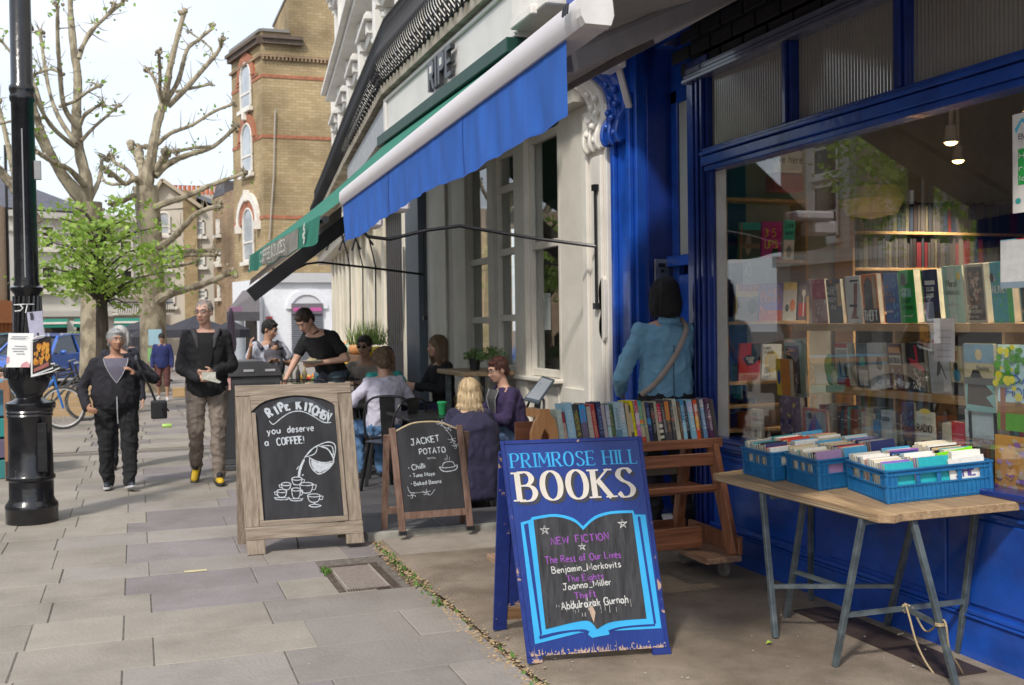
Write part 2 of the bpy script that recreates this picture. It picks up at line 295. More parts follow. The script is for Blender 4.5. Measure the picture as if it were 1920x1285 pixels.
def serif(mb, txt, x, y, h, width, fr, thick=.17, thin=.05, lift=0):
    """roman capitals: pen that is broad on the uprights, with slab serifs"""
    _, e = strokes(txt, 0, 0, h, .26); k = width/e; cx = 0
    for ch in txt:
        if ch == ' ': cx += .42; continue
        w_ = 0
        for st in GL[ch]:
            sm = st[0] == 's'; p = smooth_pts(st[1:], 6) if sm else list(st); w_ = max(w_, max(q[0] for q in p))
            def T(q): return (x+(cx+q[0])*h*k, y+q[1]*h)
            pp = [T(q) for q in p]
            if sm: ribbon(mb, pp, fr, h*thick, lambda dx, dy: thin/thick+(1-thin/thick)*abs(dy)**1.6, lift=lift)
            else:
                for a, b in zip(p, p[1:]):
                    dx, dy = (b[0]-a[0])*k, b[1]-a[1]; l = math.hypot(dx, dy); up = abs(dy)/l
                    ww = thick if up > .95 else (thin if up < .3 else (thick*.9 if dx*dy < 0 else thin*1.3))
                    if ch in 'N' and up > .95: ww = thin*1.3
                    if ch == 'M' and up > .95: ww = thin*1.3 if a[0] < .2 else thick
                    ribbon(mb, [T(a), T(b)], fr, h*ww, lift=lift)
                    if up > .3 and ch not in 'O':
                        for q in (a, b):
                            if (abs(q[1]) < .02 or abs(q[1]-1) < .02) and not (ch in 'AVM' and abs(q[0]-.3) < .1 and q[1] > .9):
                                if ch in 'BPRD' and False: continue
                                sw = .1+ww*.5; c = T(q); ribbon(mb, [(c[0]-sw*h*k, c[1]+(thin*h/2 if q[1] < .5 else -thin*h/2)), (c[0]+sw*h*k, c[1]+(thin*h/2 if q[1] < .5 else -thin*h/2))], fr, h*thin, lift=lift)
                if ch in 'EFLT':
                    for q in p:
                        if ch == 'T' and q[0] in (0, .58) or (ch in 'EFL' and q[0] > .35):
                            c = T(q); s_ = 1 if q[1] < .5 else -1; ribbon(mb, [(c[0], c[1]), (c[0], c[1]+s_*.16*h)], fr, h*thin*1.2, lift=lift)
        cx += w_+.26
# ------------------------------------------------------------------ remeshed shapes (bodies, clothes, hair)
_TS = bpy.data.scenes.new('workbench')
def blob(name, mb, mat, parent, vox=.012, it=4, wr=0, wf=(18,18,6), loc=None):
    me = bpy.data.meshes.new(name+'_raw'); me.from_pydata(mb.v, [], mb.f)
    o = bpy.data.objects.new(name, me); _TS.collection.objects.link(o)
    md = o.modifiers.new('r', 'REMESH'); md.mode = 'VOXEL'; md.voxel_size = vox
    if it: sm = o.modifiers.new('s', 'SMOOTH'); sm.iterations = it; sm.factor = .5
    vl = _TS.view_layers[0]; vl.update(); dg = vl.depsgraph; m2 = bpy.data.meshes.new_from_object(o.evaluated_get(dg)); m2.name = name
    _TS.collection.objects.unlink(o); COL.objects.link(o)
    o.modifiers.clear(); o.data = m2; bpy.data.meshes.remove(me)
    if wr:
        NV = [v.normal.copy() for v in m2.vertices]; out = []
        for v, n_ in zip(m2.vertices, NV):
            c = v.co; r_ = 1-abs(noise.noise(Vector((c.x*wf[0]*.7+c.z*wf[2]*.8+5, c.y*wf[1]*.7, c.z*wf[2]*1.5-c.x*wf[0]*.5))))*2.6; out += (c + n_*wr*(noise.noise(Vector((c.x*wf[0], c.y*wf[1], c.z*wf[2]))) + .5*noise.noise(Vector((c.x*wf[0]*1.3+c.z*wf[2]*2.5, c.y*wf[1]*1.3, c.z*wf[2]*3))) + .75*max(0, r_)**2))[:]
        m2.vertices.foreach_set('co', out); m2.update()
    m2.materials.clear(); m2.materials.append(mat); m2.polygons.foreach_set('use_smooth', [True]*len(m2.polygons))
    o.parent = parent
    return o
# ------------------------------------------------------------------ people
SKINS = {'fair': (.56,.33,.24), 'tan': (.47,.27,.18), 'brown': (.42,.22,.14)}
def person(label, loc, rz, h=1.72, girth=1., skin='fair', J={}, top=None, sleeve='long', under=None, legs=None, short=False, shoes=(.02,.02,.02), hair=None,
           head=(0,0), vox=.009, glasses=False, skirt=None, opened=False, hands=True, group=None, sole=None, fold=.006, collar=True):
    """built facing -Y; J overrides joints (metres); head=(turn, nod) in degrees"""
    root = thing('person', label, 'person', loc, rz, group); g = girth
    S = M('skin_'+skin, SKINS[skin], .5, var=.06, sc=30, sub=.08)
    j = dict(pelvis=(0,0,.535*h), neck=(0,.005*h,.825*h), head=None)
    for s, n in ((1,'L'),(-1,'R')):
        j.update({'sh'+n: (s*.108*h,.01*h,.805*h), 'el'+n: (s*.135*h,.02*h,.63*h), 'wr'+n: (s*.14*h,-.03*h,.49*h), 'hip'+n: (s*.055*h,0,.52*h), 'kn'+n: (s*.06*h,-.01*h,.285*h), 'an'+n: (s*.06*h,.012*h,.045*h), 'fd'+n: None, 'hd'+n: None})
    j.update(J); j = {k: (Vector(v) if v is not None else None) for k, v in j.items()}
    ty, tn = R(head[0]), R(head[1]); HM = (Matrix.Rotation(ty, 3, 'Z') @ Matrix.Rotation(tn, 3, 'X'))
    sp = (j['neck']-j['pelvis']).normalized()
    if j['head'] is None: j['head'] = j['neck'] + (sp*.6+Vector((0,0,.4))).normalized()*.098*h + HM @ Vector((0,-.02*h,.0))
    hc = j['head']; k = h/1.72*.97 if h > 1.4 else .92
    def hp(x, y, z): return hc + HM @ Vector((x*k, y*k, z*k))
    def HE(mb, x, y, z, rx, ry, rz_, **kw): mb.ell(hp(x,y,z), (rx*k, ry*k, rz_*k), HM, **kw)
    b = MB()
    # head: skull, face, jaw, nose, brow, ears
    HE(b, 0,.012,.03,.076,.094,.088, seg=20, rings=14); HE(b, 0,-.022,-.018,.063,.07,.088, seg=18, rings=12); HE(b, 0,-.04,-.075,.042,.04,.034); HE(b, 0,-.066,-.088,.02,.02,.018)
    b.cap(hp(0,-.088,.012), .009*k, hp(0,-.106,-.024), .0145*k, seg=8); HE(b, 0,-.082,.036,.055,.014,.009); HE(b, .034,-.068,-.02,.02,.018,.018); HE(b,-.034,-.068,-.02,.02,.018,.018)
    HE(b, 0,-.086,-.056,.024,.012,.012)
    for s in (1,-1): HE(b, s*.078,.008,-.004,.009,.02,.032); HE(b, s*.012,-.095,-.027,.009,.01,.008)
    b.cap(hp(0,.012,-.05), .05*k, j['neck']+Vector((0,.005,-.02)), .056*k*(.85+.15*g))
    # trunk
    shv = (j['shL']-j['shR']).normalized(); dep = sp.cross(shv).normalized()
    hv = (j['hipL']-j['hipR']).normalized()
    def trunk(mb, infl, t0=-.1, t1=.93, sg=18):
        st = [(-.2,.085,.062),(-.1,.1,.07),(0,.1*(.6+.4*g),.068*g),(.2,.094*g,.068*g),(.4,.088*g,.064*g),(.6,.098*(.4+.6*g),.07*(.5+.5*g)),(.8,.103*(.6+.4*g),.066*(.6+.4*g)),(.93,.09,.054),(1.0,.058,.042)]
        pts = []; Lr = (j['neck']-j['pelvis'])
        for t, a, d in st:
            if t < t0-1e-6 or t > t1+1e-6: continue
            u = hv.lerp(shv, max(0, min(1, t))).normalized(); c = j['pelvis']+Lr*t; v = sp.cross(u).normalized()
            pts.append((c, u, v, a*h*.93+infl, d*h+infl))
        vs = [c+u*a*math.cos(2*math.pi*q/sg)+v*d*math.sin(2*math.pi*q/sg) for c, u, v, a, d in pts for q in range(sg)]
        n = len(pts); fs = [(i*sg+q, i*sg+(q+1) % sg, (i+1)*sg+(q+1) % sg, (i+1)*sg+q) for i in range(n-1) for q in range(sg)]
        fs += [tuple(range(sg))[::-1], tuple((n-1)*sg+q for q in range(sg))]; mb.add(vs, fs)
    trunk(b, -.012, t1=1.0)
    def arm(mb, n, infl, end=1., sl=1.):
        a, e, w = j['sh'+n], j['el'+n], j['wr'+n]; gg = .84+.16*g
        mb.cap(a+Vector((-a.x*.1,0,-.004*h)), .0275*h*gg+infl*.7, e, .0235*h*gg+infl*sl)
        if end >= 1: mb.cap(e, .0235*h*gg+infl*sl, w, .0155*h*gg+infl*sl*1.1)
    def hand(mb, n):
        e, w = j['el'+n], j['wr'+n]; s = 1 if n == 'L' else -1
        d = j['hd'+n].normalized() if j.get('hd'+n) is not None else (w-e).normalized()
        inn = Vector((-s, -.2, 0)); inn = (inn-d*inn.dot(d)).normalized(); fw = d.cross(inn).normalized()
        if fw.y > 0: fw = -fw
        q = h/1.72; palm = w+d*.05*q; Mh = Matrix((fw, inn, d)).transposed(); mb.ell(palm, (.041*q,.017*q,.052*q), Mh, seg=14, rings=10); mb.cap(w, .025*q, palm, .022*q)
        for i, (o, l) in enumerate(((-.031,.062),(-.011,.074),(.010,.07),(.029,.054))):
            p0 = palm-fw*o*q+d*.036*q; p1 = p0+(d*.9+inn*.25)*l*.5*q; p2 = p1+(d*.7+inn*.75)*l*.5*q
            mb.cap(p0, .0095*q, p1, .0088*q, seg=8); mb.cap(p1, .0088*q, p2, .0078*q, seg=8)
        t0 = palm+fw*.03*q-d*.02*q; t1 = t0+(fw*.8+d*.6+inn*.3)*.034*q; t2 = t1+(d*.9+inn*.5)*.03*q; mb.cap(t0, .012*q, t1, .0105*q, seg=8); mb.cap(t1, .0105*q, t2, .009*q, seg=8)
    for n in 'LR':
        arm(b, n, -.002)
        b.cap(j['neck']+Vector((0,.005,-.012*h)), .03*h, j['sh'+n]+Vector((-j['sh'+n].x*.2,.005,-.006*h)), .024*h)
        if hands: hand(b, n)
    def leg(mb, n, infl, low=1., flare=0):
        a, kn, an = j['hip'+n], j['kn'+n], j['an'+n]; gg = .55+.45*g
        mb.cap(a, .049*h*gg+infl, kn, .034*h*gg+infl)
        if low >= 1: mb.cap(kn, .033*h*gg+infl, an, .023*h+infl*.9+flare)
        elif low > 0: mb.cap(kn, .033*h*gg+infl, kn.lerp(an, low), .032*h*gg+infl)
    if legs is not None or short:
        for n in 'LR': leg(b, n, -.004)
    blob('body', b, S, root, vox=vox, it=5)
    o = MB()
    for s in (1,-1): o.ell(hp(s*.03,-.0815,.014), (.013*k,.008*k,.0075*k), HM, seg=10, rings=6)
    ey = obj('eyes', o, C((.5,.48,.46), .2), root, smooth=True)
    o = MB()
    for s in (1,-1): o.ell(hp(s*.03,-.088,.013), (.0065*k,.003*k,.0065*k), HM, seg=8, rings=5); 
    obj('irises', o, C((.03,.02,.015), .15), ey, smooth=True)
    o = MB().ell(hp(0,-.0965,-.052), (.022*k,.005*k,.0042*k), HM, seg=10, rings=6).ell(hp(0,-.0955,-.060), (.019*k,.005*k,.0045*k), HM, seg=10, rings=6)
    obj('lips', o, C((.36,.13,.11) if skin != 'brown' else (.25,.09,.075), .4), root, smooth=True)
    hcol = hair[1] if hair else (.05,.04,.03)
    o = MB()
    for s in (1,-1): o.tube([hp(s*.012,-.095,.036), hp(s*.03,-.094,.041), hp(s*.05,-.082,.036)], [.003*k,.0042*k,.002*k], 6)
    obj('eyebrows', o, C(tuple(c*.8 for c in hcol), .8), root)
    if glasses:
        o = MB()
        for s in (1,-1):
            o.tube([hp(s*(.033+.021*math.cos(a)), -.104, .012+.015*math.sin(a)) for a in [2*math.pi*q/14 for q in range(14)]], .0022*k, 5, closed=True)
            o.tube([hp(s*.054,-.102,.016), hp(s*.08,0,.012)], .002*k, 5)
        o.tube([hp(-.012,-.104,.016), hp(.012,-.104,.016)], .002*k, 5); gl = obj('glasses', o, C((.02,.02,.02), .3), root)
        if glasses == 'dark': o = MB(); [o.ell(hp(s*.033,-.103,.011), (.021*k,.003*k,.016*k), HM) for s in (1,-1)]; obj('lens', o, C((.01,.01,.012), .1), gl, smooth=True)
    if hair:
        ty_, hc_ = hair[0], hair[1]; o = MB(); HMt = M('hair_%d_%d_%d' % tuple(int(c*1000) for c in hc_), tuple(c*.6 for c in hc_), .5, col2=tuple(min(1, c*1.4) for c in hc_), sc=10, st=(16,16,1.6), bump=.6, bs=30, lo=.3, hi=.7)
        if ty_ == 'crop': HE(o, 0,.018,.036,.0775,.094,.087, seg=20, rings=12)
        elif ty_ == 'short': HE(o, 0,.02,.042,.084,.097,.092, seg=20, rings=12); HE(o, 0,-.055,.088,.055,.03,.022); HE(o, 0,.06,-.01,.07,.05,.07)
        elif ty_ == 'curly': HE(o, 0,.022,.045,.096,.105,.096, seg=20, rings=12); HE(o, 0,.055,-.01,.088,.065,.08); [HE(o, s*.07,.0,.01,.028,.05,.055) for s in (1,-1)]
        elif ty_ == 'bob': HE(o, 0,.022,.04,.098,.108,.1, seg=20, rings=12); HE(o, 0,.045,-.04,.108,.08,.125, seg=18); [HE(o, s*.085,-.01,-.03,.026,.055,.11) for s in (1,-1)]
        elif ty_ == 'long': HE(o, 0,.022,.042,.1,.108,.1, seg=20, rings=12); HE(o, 0,.05,-.06,.116,.078,.13, seg=18); [HE(o, s*.09,.0,-.07,.028,.055,.12) for s in (1,-1)]; HE(o, 0,.055,-.14,.135,.07,.055)
        hm = 'curly' if ty_ == 'curly' else ''
        hb = blob('hair', o, HMt, root, vox=.008, it=3, wr=.009 if hm else .0055, wf=(40,40,30) if hm else (60,60,7))
        st_ = MB(); hv_ = list(hb.data.vertices); lg = {'long': .1, 'bob': .085, 'curly': .035, 'short': .028, 'crop': .01}[ty_]*k; q_ = random.Random(len(hv_))
        for _ in range(1500 if vox < .012 else 200):
            v_ = q_.choice(hv_); n_ = v_.normal
            if n_.z < -.5 or (HM.transposed() @ (v_.co-hc)).y < -.045*k: continue
            d_ = Vector((0,.15,-1)); d_ = d_-n_*d_.dot(n_)
            if ty_ in ('curly','short','crop'): d_ += Vector((q_.gauss(0,.5),q_.gauss(0,.5),q_.gauss(0,.3)))
            d_.normalize(); s_d = d_.cross(n_).normalized()*(.0011 if ty_ != 'curly' else .0016); l_ = lg*q_.uniform(.6,1.3); p0 = v_.co+n_*.0005; p1 = p0+d_*l_*.5+n_*q_.uniform(.001,.005); p2 = p1+(d_+Vector((q_.gauss(0,.12),q_.gauss(0,.12),-.15)))*l_*.5+n_*q_.uniform(-.004,.007)
            st_.add([p0-s_d,p0+s_d,p1+s_d,p1-s_d,p2], [(0,1,2,3),(3,2,4)])
        tag(obj('strands', st_, HMt, hb), kind='stuff')
    # clothes
    if top:
        o = MB(); inf = .016+.012*(opened is not False); trunk(o, inf, t0=-.2 if not skirt else -.1, t1=.93)
        for n in 'LR':
            if sleeve == 'long': arm(o, n, .013)
            elif sleeve == 'short':
                a, e = j['sh'+n], j['el'+n]; o.cap(a+Vector((-a.x*.1,0,-.004*h)), .03*h*(.8+.2*g)+.006, a.lerp(e, .62), .031*h*(.8+.2*g)+.008)
            o.cap(j['neck']+Vector((0,.006,-.022*h)), .032*h, j['sh'+n]+Vector((-j['sh'+n].x*.2,.006,-.006*h)), .0255*h+.006)
        if collar: o.tube([j['neck']+Vector((0,.01,-.035)), j['neck']+Vector((0,.012,.0))], [.075,.062], 14)
        t = blob('jacket' if opened is not False else 'top', o, top if not isinstance(top, tuple) else M('cloth_%d_%d_%d' % tuple(int(c*1000) for c in top), top, .85, var=.18, sc=9, bump=.5, bs=260), root, vox=.011, it=10, wr=fold, wf=(14,14,7))
    if opened is not False and opened:       # the shirt seen in the open front
        c, depth_, w0 = opened; o = MB(); n = 14; vs = []
        for i in range(n+1):
            f = i/n; t_ = .97-.0-(depth_)*f; cc = j['pelvis']+(j['neck']-j['pelvis'])*t_; gt = (.5+.5*g)
            dd = (.072*gt*h if t_ < .8 else (.072*gt-(t_-.8)*.16)*h)+.03
            for q in (-1,-.5,0,.5,1): vs.append(cc+Vector((q*w0*(1-f**1.6)+.001*q, -dd*math.sqrt(max(.2, 1-.35*(q*(1-f))**2))-.004, 0)))
        o.add(vs, [(i*5+q, i*5+q+1, (i+1)*5+q+1, (i+1)*5+q) for i in range(n) for q in range(4)])
        sh = obj('shirt', o, M('knit_%d_%d_%d' % tuple(int(x*1000) for x in c), c, .9, var=.1, sc=20, bump=.3, bs=200), root, smooth=True)
        zc = MB()
        for s in (0, 4): zc.tube([Vector(vs[i*5+s])+Vector((0,-.004,0)) for i in range(n+1)], .0035, 6)
        if c[0] > .05: obj('zip', zc, C((.4,.4,.42), .3), sh)
    if legs:
        o = MB(); 
        low = .18 if short else 1.
        for n in 'LR': leg(o, n, .012, low, .008 if not short else 0)
        c = j['pelvis']; gg = .55+.45*g; o.ell(c+Vector((0,.005*h,-.005*h)), (.1*h*gg+.012,.075*h*g+.008,.06*h)); 
        blob('shorts' if short else 'trousers', o, M('cloth_%d_%d_%d' % tuple(int(x*1000) for x in legs), legs, .85, var=.2, sc=8, bump=.5, bs=200), root, vox=.011, it=3, wr=fold*1.6, wf=(13,13,7))
    if shoes:
        for n in 'LR':
            an = j['an'+n]; fd = j['fd'+n] if j['fd'+n] is not None else Vector((.12 if n == 'L' else -.12, -1, 0)); fd = fd.normalized(); q = h/1.72; o = MB()
            o.ell(an+Vector((0,0,-.012*q))-fd*.0, (.04*q,.05*q,.05*q)); o.cap(an-Vector((0,0,.03*q))-fd*.025*q, .038*q, an-Vector((0,0,.038*q))+fd*.14*q, .033*q)
            s_ = blob('shoe', o, C(shoes, .5), root, vox=.01, it=2)
            if shoes[0] > .6 and shoes[2] < .1: obj('tongue', MB().ell(an+fd*.055*q+Vector((0,0,.012*q)), (.03*q,.05*q,.03*q)), C((.02,.02,.02), .7), s_, smooth=True)
            so_ = MB(); sd_ = fd.cross(Vector((0,0,1))).normalized(); b0 = an-Vector((0,0,.066*q)); up = sd_.cross(fd)
            so_.prism([(-.065*q,-.03*q),(-.05*q,-.042*q),(.1*q,-.042*q),(.165*q,-.028*q),(.178*q,0),(.165*q,.028*q),(.1*q,.042*q),(-.05*q,.042*q),(-.065*q,.03*q)], up*.022*q, (b0, fd, sd_)); obj('sole', so_, C(sole or (.03,.03,.03), .7), s_)
    return root, j, hp
# ------------------------------------------------------------------ ground
FCZ = .012; TZ = .05
soil = M('joint_soil', (.15,.13,.11), .95, var=.3, sc=30, bump=.4)
road = M('asphalt', (.055,.055,.058), .9, var=.2, sc=40, bump=.5, bs=300)
gr = obj('ground', MB().box((-60,-40,-.3),(90,160,-.16)), road); tag(gr, kind='structure')
rd = obj('road', MB().box((-9,-20,-.155),(-1.62,130,-.11)), road); tag(rd, kind='structure')
pv = obj('pavement', MB().box((-1.5,-3,-.16),(1.54,7.59,-.006)).box((-1.5,7.59,-.16),(1.56,14.4,-.006)), soil); tag(pv, kind='structure')
SLAB = M('york_stone', (.25,.222,.197), .85, col2=(.305,.272,.242), sc=2.2, bump=.5, bs=45, rnd_=.12, lo=.25, hi=.75, wear=((.42,.38,.34), 17, .74), world=True, stain=((.13,.105,.085), 1.4, .58, .5))
SLABP = M('york_stone_pink', (.215,.19,.185), .85, col2=(.27,.24,.235), sc=2.0, bump=.5, bs=45, rnd_=.12, lo=.25, hi=.75, wear=((.4,.36,.34), 17, .75), world=True, stain=((.125,.1,.09), 1.4, .57, .5))
SLABG = M('york_stone_green', (.265,.235,.195), .85, col2=(.315,.28,.235), sc=2.4, bump=.5, bs=45, rnd_=.12, wear=((.4,.37,.32), 17, .75), world=True, stain=((.14,.12,.09), 1.4, .59, .45))
_sc = {}
def slab(x0, x1, y0, y1, par, mat, z=0., name='paving_slab', th=.04, gap=.0022):
    w_, d_ = round(x1-x0, 2), round(y1-y0, 2); key = (w_, d_, mat.name, th)
    if key not in _sc:
        _sc[key] = mesh('slab', MB().box((-w_/2+gap,-d_/2+gap,-th),(w_/2-gap,d_/2-gap,0)), mat, bevel=.004)
    return obj(name, _sc[key], None, par, loc=((x0+x1)/2,(y0+y1)/2, z+rnd.uniform(-.0025,.002)), rot=(rnd.uniform(-.002,.002),rnd.uniform(-.002,.002),0))
rows = [2.6,3.05,3.5,3.95]; 
yy = [981.7,1000,1021.7,1056.7,1083.3,1116.7,1153.3,1200,1255]
ys = [G(233, y).y for y in yy][::-1]; rows = [ys[0]-1.45, ys[0]-1.0, ys[0]-.5]+ys
while rows[-1] < 14.0: rows.append(rows[-1]+rnd.choice([.46,.5,.54]))
for i in range(len(rows)-1):
    o_ = (0 if i % 2 == 0 else .145)
    xs = [-1.5,-.98+o_*.4,-.55+o_*.5*(1 if i % 3 else -.4),-.09+o_,.67+o_+rnd.uniform(-.02,.02)] + ([1.15+o_*1.3] if i % 2 else []) + [1.6+.012*max(0, 7-rows[i])]
    for a, b in zip(xs, xs[1:]):
        y0, y1 = rows[i], rows[i+1]
        if y1 > 6.3 and y0 < 6.9 and b > 1.5 and a < 1.5: b = 1.105
        if y0 > 7.62 and b > 1.56: b = 1.56
        if b-a < .1: continue
        cx = (a+b)/2; mat = SLABG if cx < -.3 or rnd.random() < .2 else (SLABP if (cx > .0 and rnd.random() < .6) else SLAB)
        slab(a, b, y0, y1, pv, mat)
# far pavement in the square
pf = obj('square', MB().box((-14,14.42,-.16),(12,70,-.01)), M('square_stone', (.25,.22,.195), .85, col2=(.30,.265,.235), sc=1.2, st=(1,1.8,1), bump=.2)); tag(pf, kind='structure')
y = 14.5; 
while y < 25:
    x = -1.5+rnd.uniform(0,.3)
    while x < 2.9 and y < 22: slab(x, x+.72, y, y+.55, pf, rnd.choice([SLAB,SLABG,SLABP]), z=.01, th=.02); x += .74
    y += .57
# kerb stones
kb = obj('kerb', MB().box((-1.64,-3,-.158),(-1.5,14.4,-.03)), soil); tag(kb, kind='structure')
GRAN = M('granite', (.3,.29,.28), .75, var=.25, sc=60, bump=.3)
y = 2.
while y < 14: slab(-1.64, -1.5, y, y+.9, kb, GRAN, z=.004, name='kerb_stone', th=.11, gap=.004); y += .91
# forecourt of worn concrete
FC = M('forecourt_concrete', (.17,.128,.09), .9, col2=(.31,.255,.195), sc=1.5, bump=1.0, bs=120, lo=.33, hi=.66, wear=((.4,.35,.29), 22, .72), stain=((.085,.064,.048), 2.1, .57, .6))
def fy(u, v):
    Y = 2.2+(7.6-2.2)*v; X0 = 1.645+.006*math.sin(Y*9)+.012*noise.noise(Vector((Y*3,0,0)))+.012*max(0, 6.5-Y)*.9-.03*(Y > 6.4)*(Y-6.4); X = X0+(5.-X0)*u
    return (X, Y, FCZ+.004*noise.noise(Vector((X*2,Y*2,0)))-(.02 if u == 0 else 0))
fc = obj('forecourt', MB().grid(fy, 40, 60).box((1.75,2.2,-.16),(5,7.6,-.03)), FC, smooth=True); tag(fc, kind='structure')
gut = obj('gutter_joint', MB().box((1.52,2.2,-.16),(1.78,7.6,-.03)), M('dirt', (.13,.09,.055), .95, col2=(.22,.16,.1), sc=40, bump=.8)); tag(gut, kind='structure')
s_ = obj('forecourt_strip', MB().box((1.66,7.02,FCZ-.02),(3.6,7.58,FCZ+.004)), M('strip_stone', (.25,.21,.17), .9, col2=(.33,.29,.24), sc=4, bump=.4, bs=90)); tag(s_, kind='structure')
# terrace of the cafe
te = obj('terrace', MB().box((1.565,7.69,-.16),(3.9,40,TZ-.03)), soil); tag(te, kind='structure')
DT = M('dark_slate_tile', (.075,.072,.075), .55, col2=(.11,.105,.108), sc=2, bump=.15, bs=60, rnd_=.12)
y = 7.7; k = 0
while y < 16:
    for a in (0,1,2,3):
        x0 = 1.57+a*.6-(0 if k % 2 == 0 else 0); slab(x0, min(x0+.6, 3.9), y, y+.6, te, DT, z=TZ, name='tile', th=.03, gap=.003)
    y += .6; k += 1
ed = MB().box((1.565,7.6,-.1),(3.6,7.69,TZ+.002)); eo = obj('edging_strip', ed, M('edging_concrete', (.34,.33,.29), .85, var=.2, sc=12, bump=.3), te, world=True)
# manhole and grate
t = thing('manhole_cover', 'rusty framed square manhole cover filled with concrete, set in the paving beside the weeds', 'manhole cover', (1.29,6.59,0))
rust = M('rusty_iron', (.07,.05,.04), .7, col2=(.16,.12,.09), sc=18, bump=.8, bs=60, metal=.3)
m = MB()
for a in (0,1):
    for q in range(3): m.box((-.185+(.33 if a else 0)+q*.016,-.35,-.03),(-.185+(.33 if a else 0)+q*.016+.011,.35,.003))
for sgn in (-1,1):
    for q in range(16): m.box((-.13+q*.0165,sgn*.33-.02,-.03),(-.13+q*.0165+.009,sgn*.33+.02,.004))
obj('frame', m, rust, t); obj('plate', MB().box((-.135,-.31,-.03),(.14,.31,-.001)), M('infill', (.24,.2,.175), .9, var=.15, sc=30, bump=.6, bs=120), t)
m = MB().box((-.125,-.3,-.02),(-.117,.3,.003)).box((.122,-.3,-.02),(.13,.3,.003)); obj('trim', m, M('worn_steel', (.5,.45,.38), .5, metal=.4), t)
t = obj('cellar_grate', MB().box((3.3,3.7,FCZ-.01),(3.52,4.85,FCZ+.006)), M('brown_plate', (.045,.03,.025), .6, var=.3, sc=9, bump=.3)); tag(t, 'dark brown metal cellar plate flush in the forecourt under the trestle table', 'cellar plate')
# weeds and litter in the joint
m = MB(); r = random.Random(3)
for i in range(300):
    u = r.random(); Y = 4.2+u*3.3
    if r.random() > (1.0 if 5.7 < Y < 7.0 else .25): continue
    X = 1.56+r.gauss(0,.02)+(.05 if Y < 5.6 else 0)+(.03); hh = r.uniform(.008,.035); a = r.uniform(0,6.28); q = r.uniform(.006,.016)
    m.add([(X-q*math.cos(a),Y-q*math.sin(a),.0),(X+q*math.cos(a),Y+q*math.sin(a),.002),(X+r.uniform(-.02,.02),Y+r.uniform(-.02,.02),hh)], [(0,1,2)])
for i in range(60):
    X = 1.115+r.gauss(0,.015); Y = 6.78+r.gauss(0,.04); a = r.uniform(0,6.28); m.add([(X-.01*math.cos(a),Y-.01*math.sin(a),0),(X+.01*math.cos(a),Y+.01*math.sin(a),0),(X,Y,.03)], [(0,1,2)])
tag(obj('weeds', m, M('weed_green', (.05,.13,.02), .8, col2=(.12,.22,.04), sc=60)), 'low green weeds growing in the joint between paving and forecourt', 'weeds', kind='stuff')
m = MB()
for i in range(800):
    Y = 4.0+r.random()*3.6; X = 1.6+.012*max(0, 6.5-Y)+r.gauss(0,.035); s = r.uniform(.004,.012); a = r.uniform(0,3.1); z = FCZ+.004 if X > 1.7 else .001
    c, q = math.cos(a)*s, math.sin(a)*s; m.add([(X-c,Y-q,z),(X+q,Y-c,z+.004*r.random()),(X+c,Y+q,z+.006*r.random()),(X-q,Y+c,z)], [(0,1,2,3)])
tag(obj('leaf_litter', m, M('dry_litter', (.28,.17,.08), .9, col2=(.5,.38,.22), sc=50)), 'dry brown leaf litter along the edge of the forecourt', 'litter', kind='stuff')
m = MB()
for i in range(130):
    X = r.uniform(-1.3,3.5); Y = r.uniform(3.6,12) if X < 1.5 else r.uniform(3.8,7.4); s = r.uniform(.004,.011); a = r.uniform(0,3.1); z = .002 if X < 1.6 else FCZ+.008
    c, q = math.cos(a)*s, math.sin(a)*s*.5; m.add([(X-c,Y-q,z),(X+q,Y-c,z),(X+c,Y+q,z+.002),(X-q,Y+c,z)], [(0,1,2,3)])
tag(obj('gum_spots', m, M('gum', (.5,.46,.42), .9, var=.1)), 'pale scraps and gum spots scattered over the ground', 'scraps', kind='stuff')
t = G(367,1071); tag(obj('pale_patch', MB().box((t.x-.07,t.y-.022,0),(t.x+.07,t.y+.022,.003)), M('yellow_wax', (.55,.48,.27), .8, var=.15, sc=30), bevel=.001), 'pale yellow strip of tape stuck on the paving slabs', 'tape')
t = G(313,803); tag(obj('crushed_can', MB().lathe([(.03,-.07),(.034,-.06),(.034,.06),(.028,.07)], 12, (t.x,t.y,.035), 'x'), M('lime_can', (.35,.55,.12), .4), smooth=True), 'lime green can lying on the paving behind the walkers', 'can')
t = G(1442,1210,FCZ); tag(obj('fallen_leaf', MB().add([(t.x-.02,t.y,.02),(t.x,t.y-.012,.03),(t.x+.022,t.y+.002,.022),(t.x+.003,t.y+.016,.034)], [(0,1,2,3)]), M('leaf_lime', (.3,.4,.06), .6)), 'small yellow green leaf on the forecourt by the near table leg', 'leaf')
t = G(1690,1193,FCZ); tag(obj('cigarette_end', MB().tube([(t.x-.02,t.y,FCZ+.01),(t.x+.02,t.y+.01,FCZ+.01)], .004), C((.6,.5,.35))), 'cigarette end lying below the trestle table', 'cigarette end')
def tone(c):
    import colorsys
    h_, l_, s_ = colorsys.rgb_to_hls(*[min(1, max(0, x))**.45 for x in c])
    if s_ < .13 or l_ > .9: return 'black' if l_ < .3 else ('dark grey' if l_ < .45 else ('grey' if l_ < .68 else ('cream' if c[0] > c[2]*1.12 else 'white')))
    n = ['red','orange','yellow','lime green','green','teal','light blue','blue','purple','pink','magenta']; e = [.035,.1,.17,.24,.42,.52,.585,.7,.8,.9,.965]
    nm = 'red'
    for a, b in zip(e, n):
        if h_ <= a: nm = b; break
    if nm == 'orange' and l_ < .4: nm = 'brown'
    if nm == 'orange' and l_ > .68: nm = 'tan'
    return ('dark ' if l_ < .33 and nm not in ('brown',) else ('pale ' if l_ > .72 and nm not in ('light blue','tan') else ''))+nm
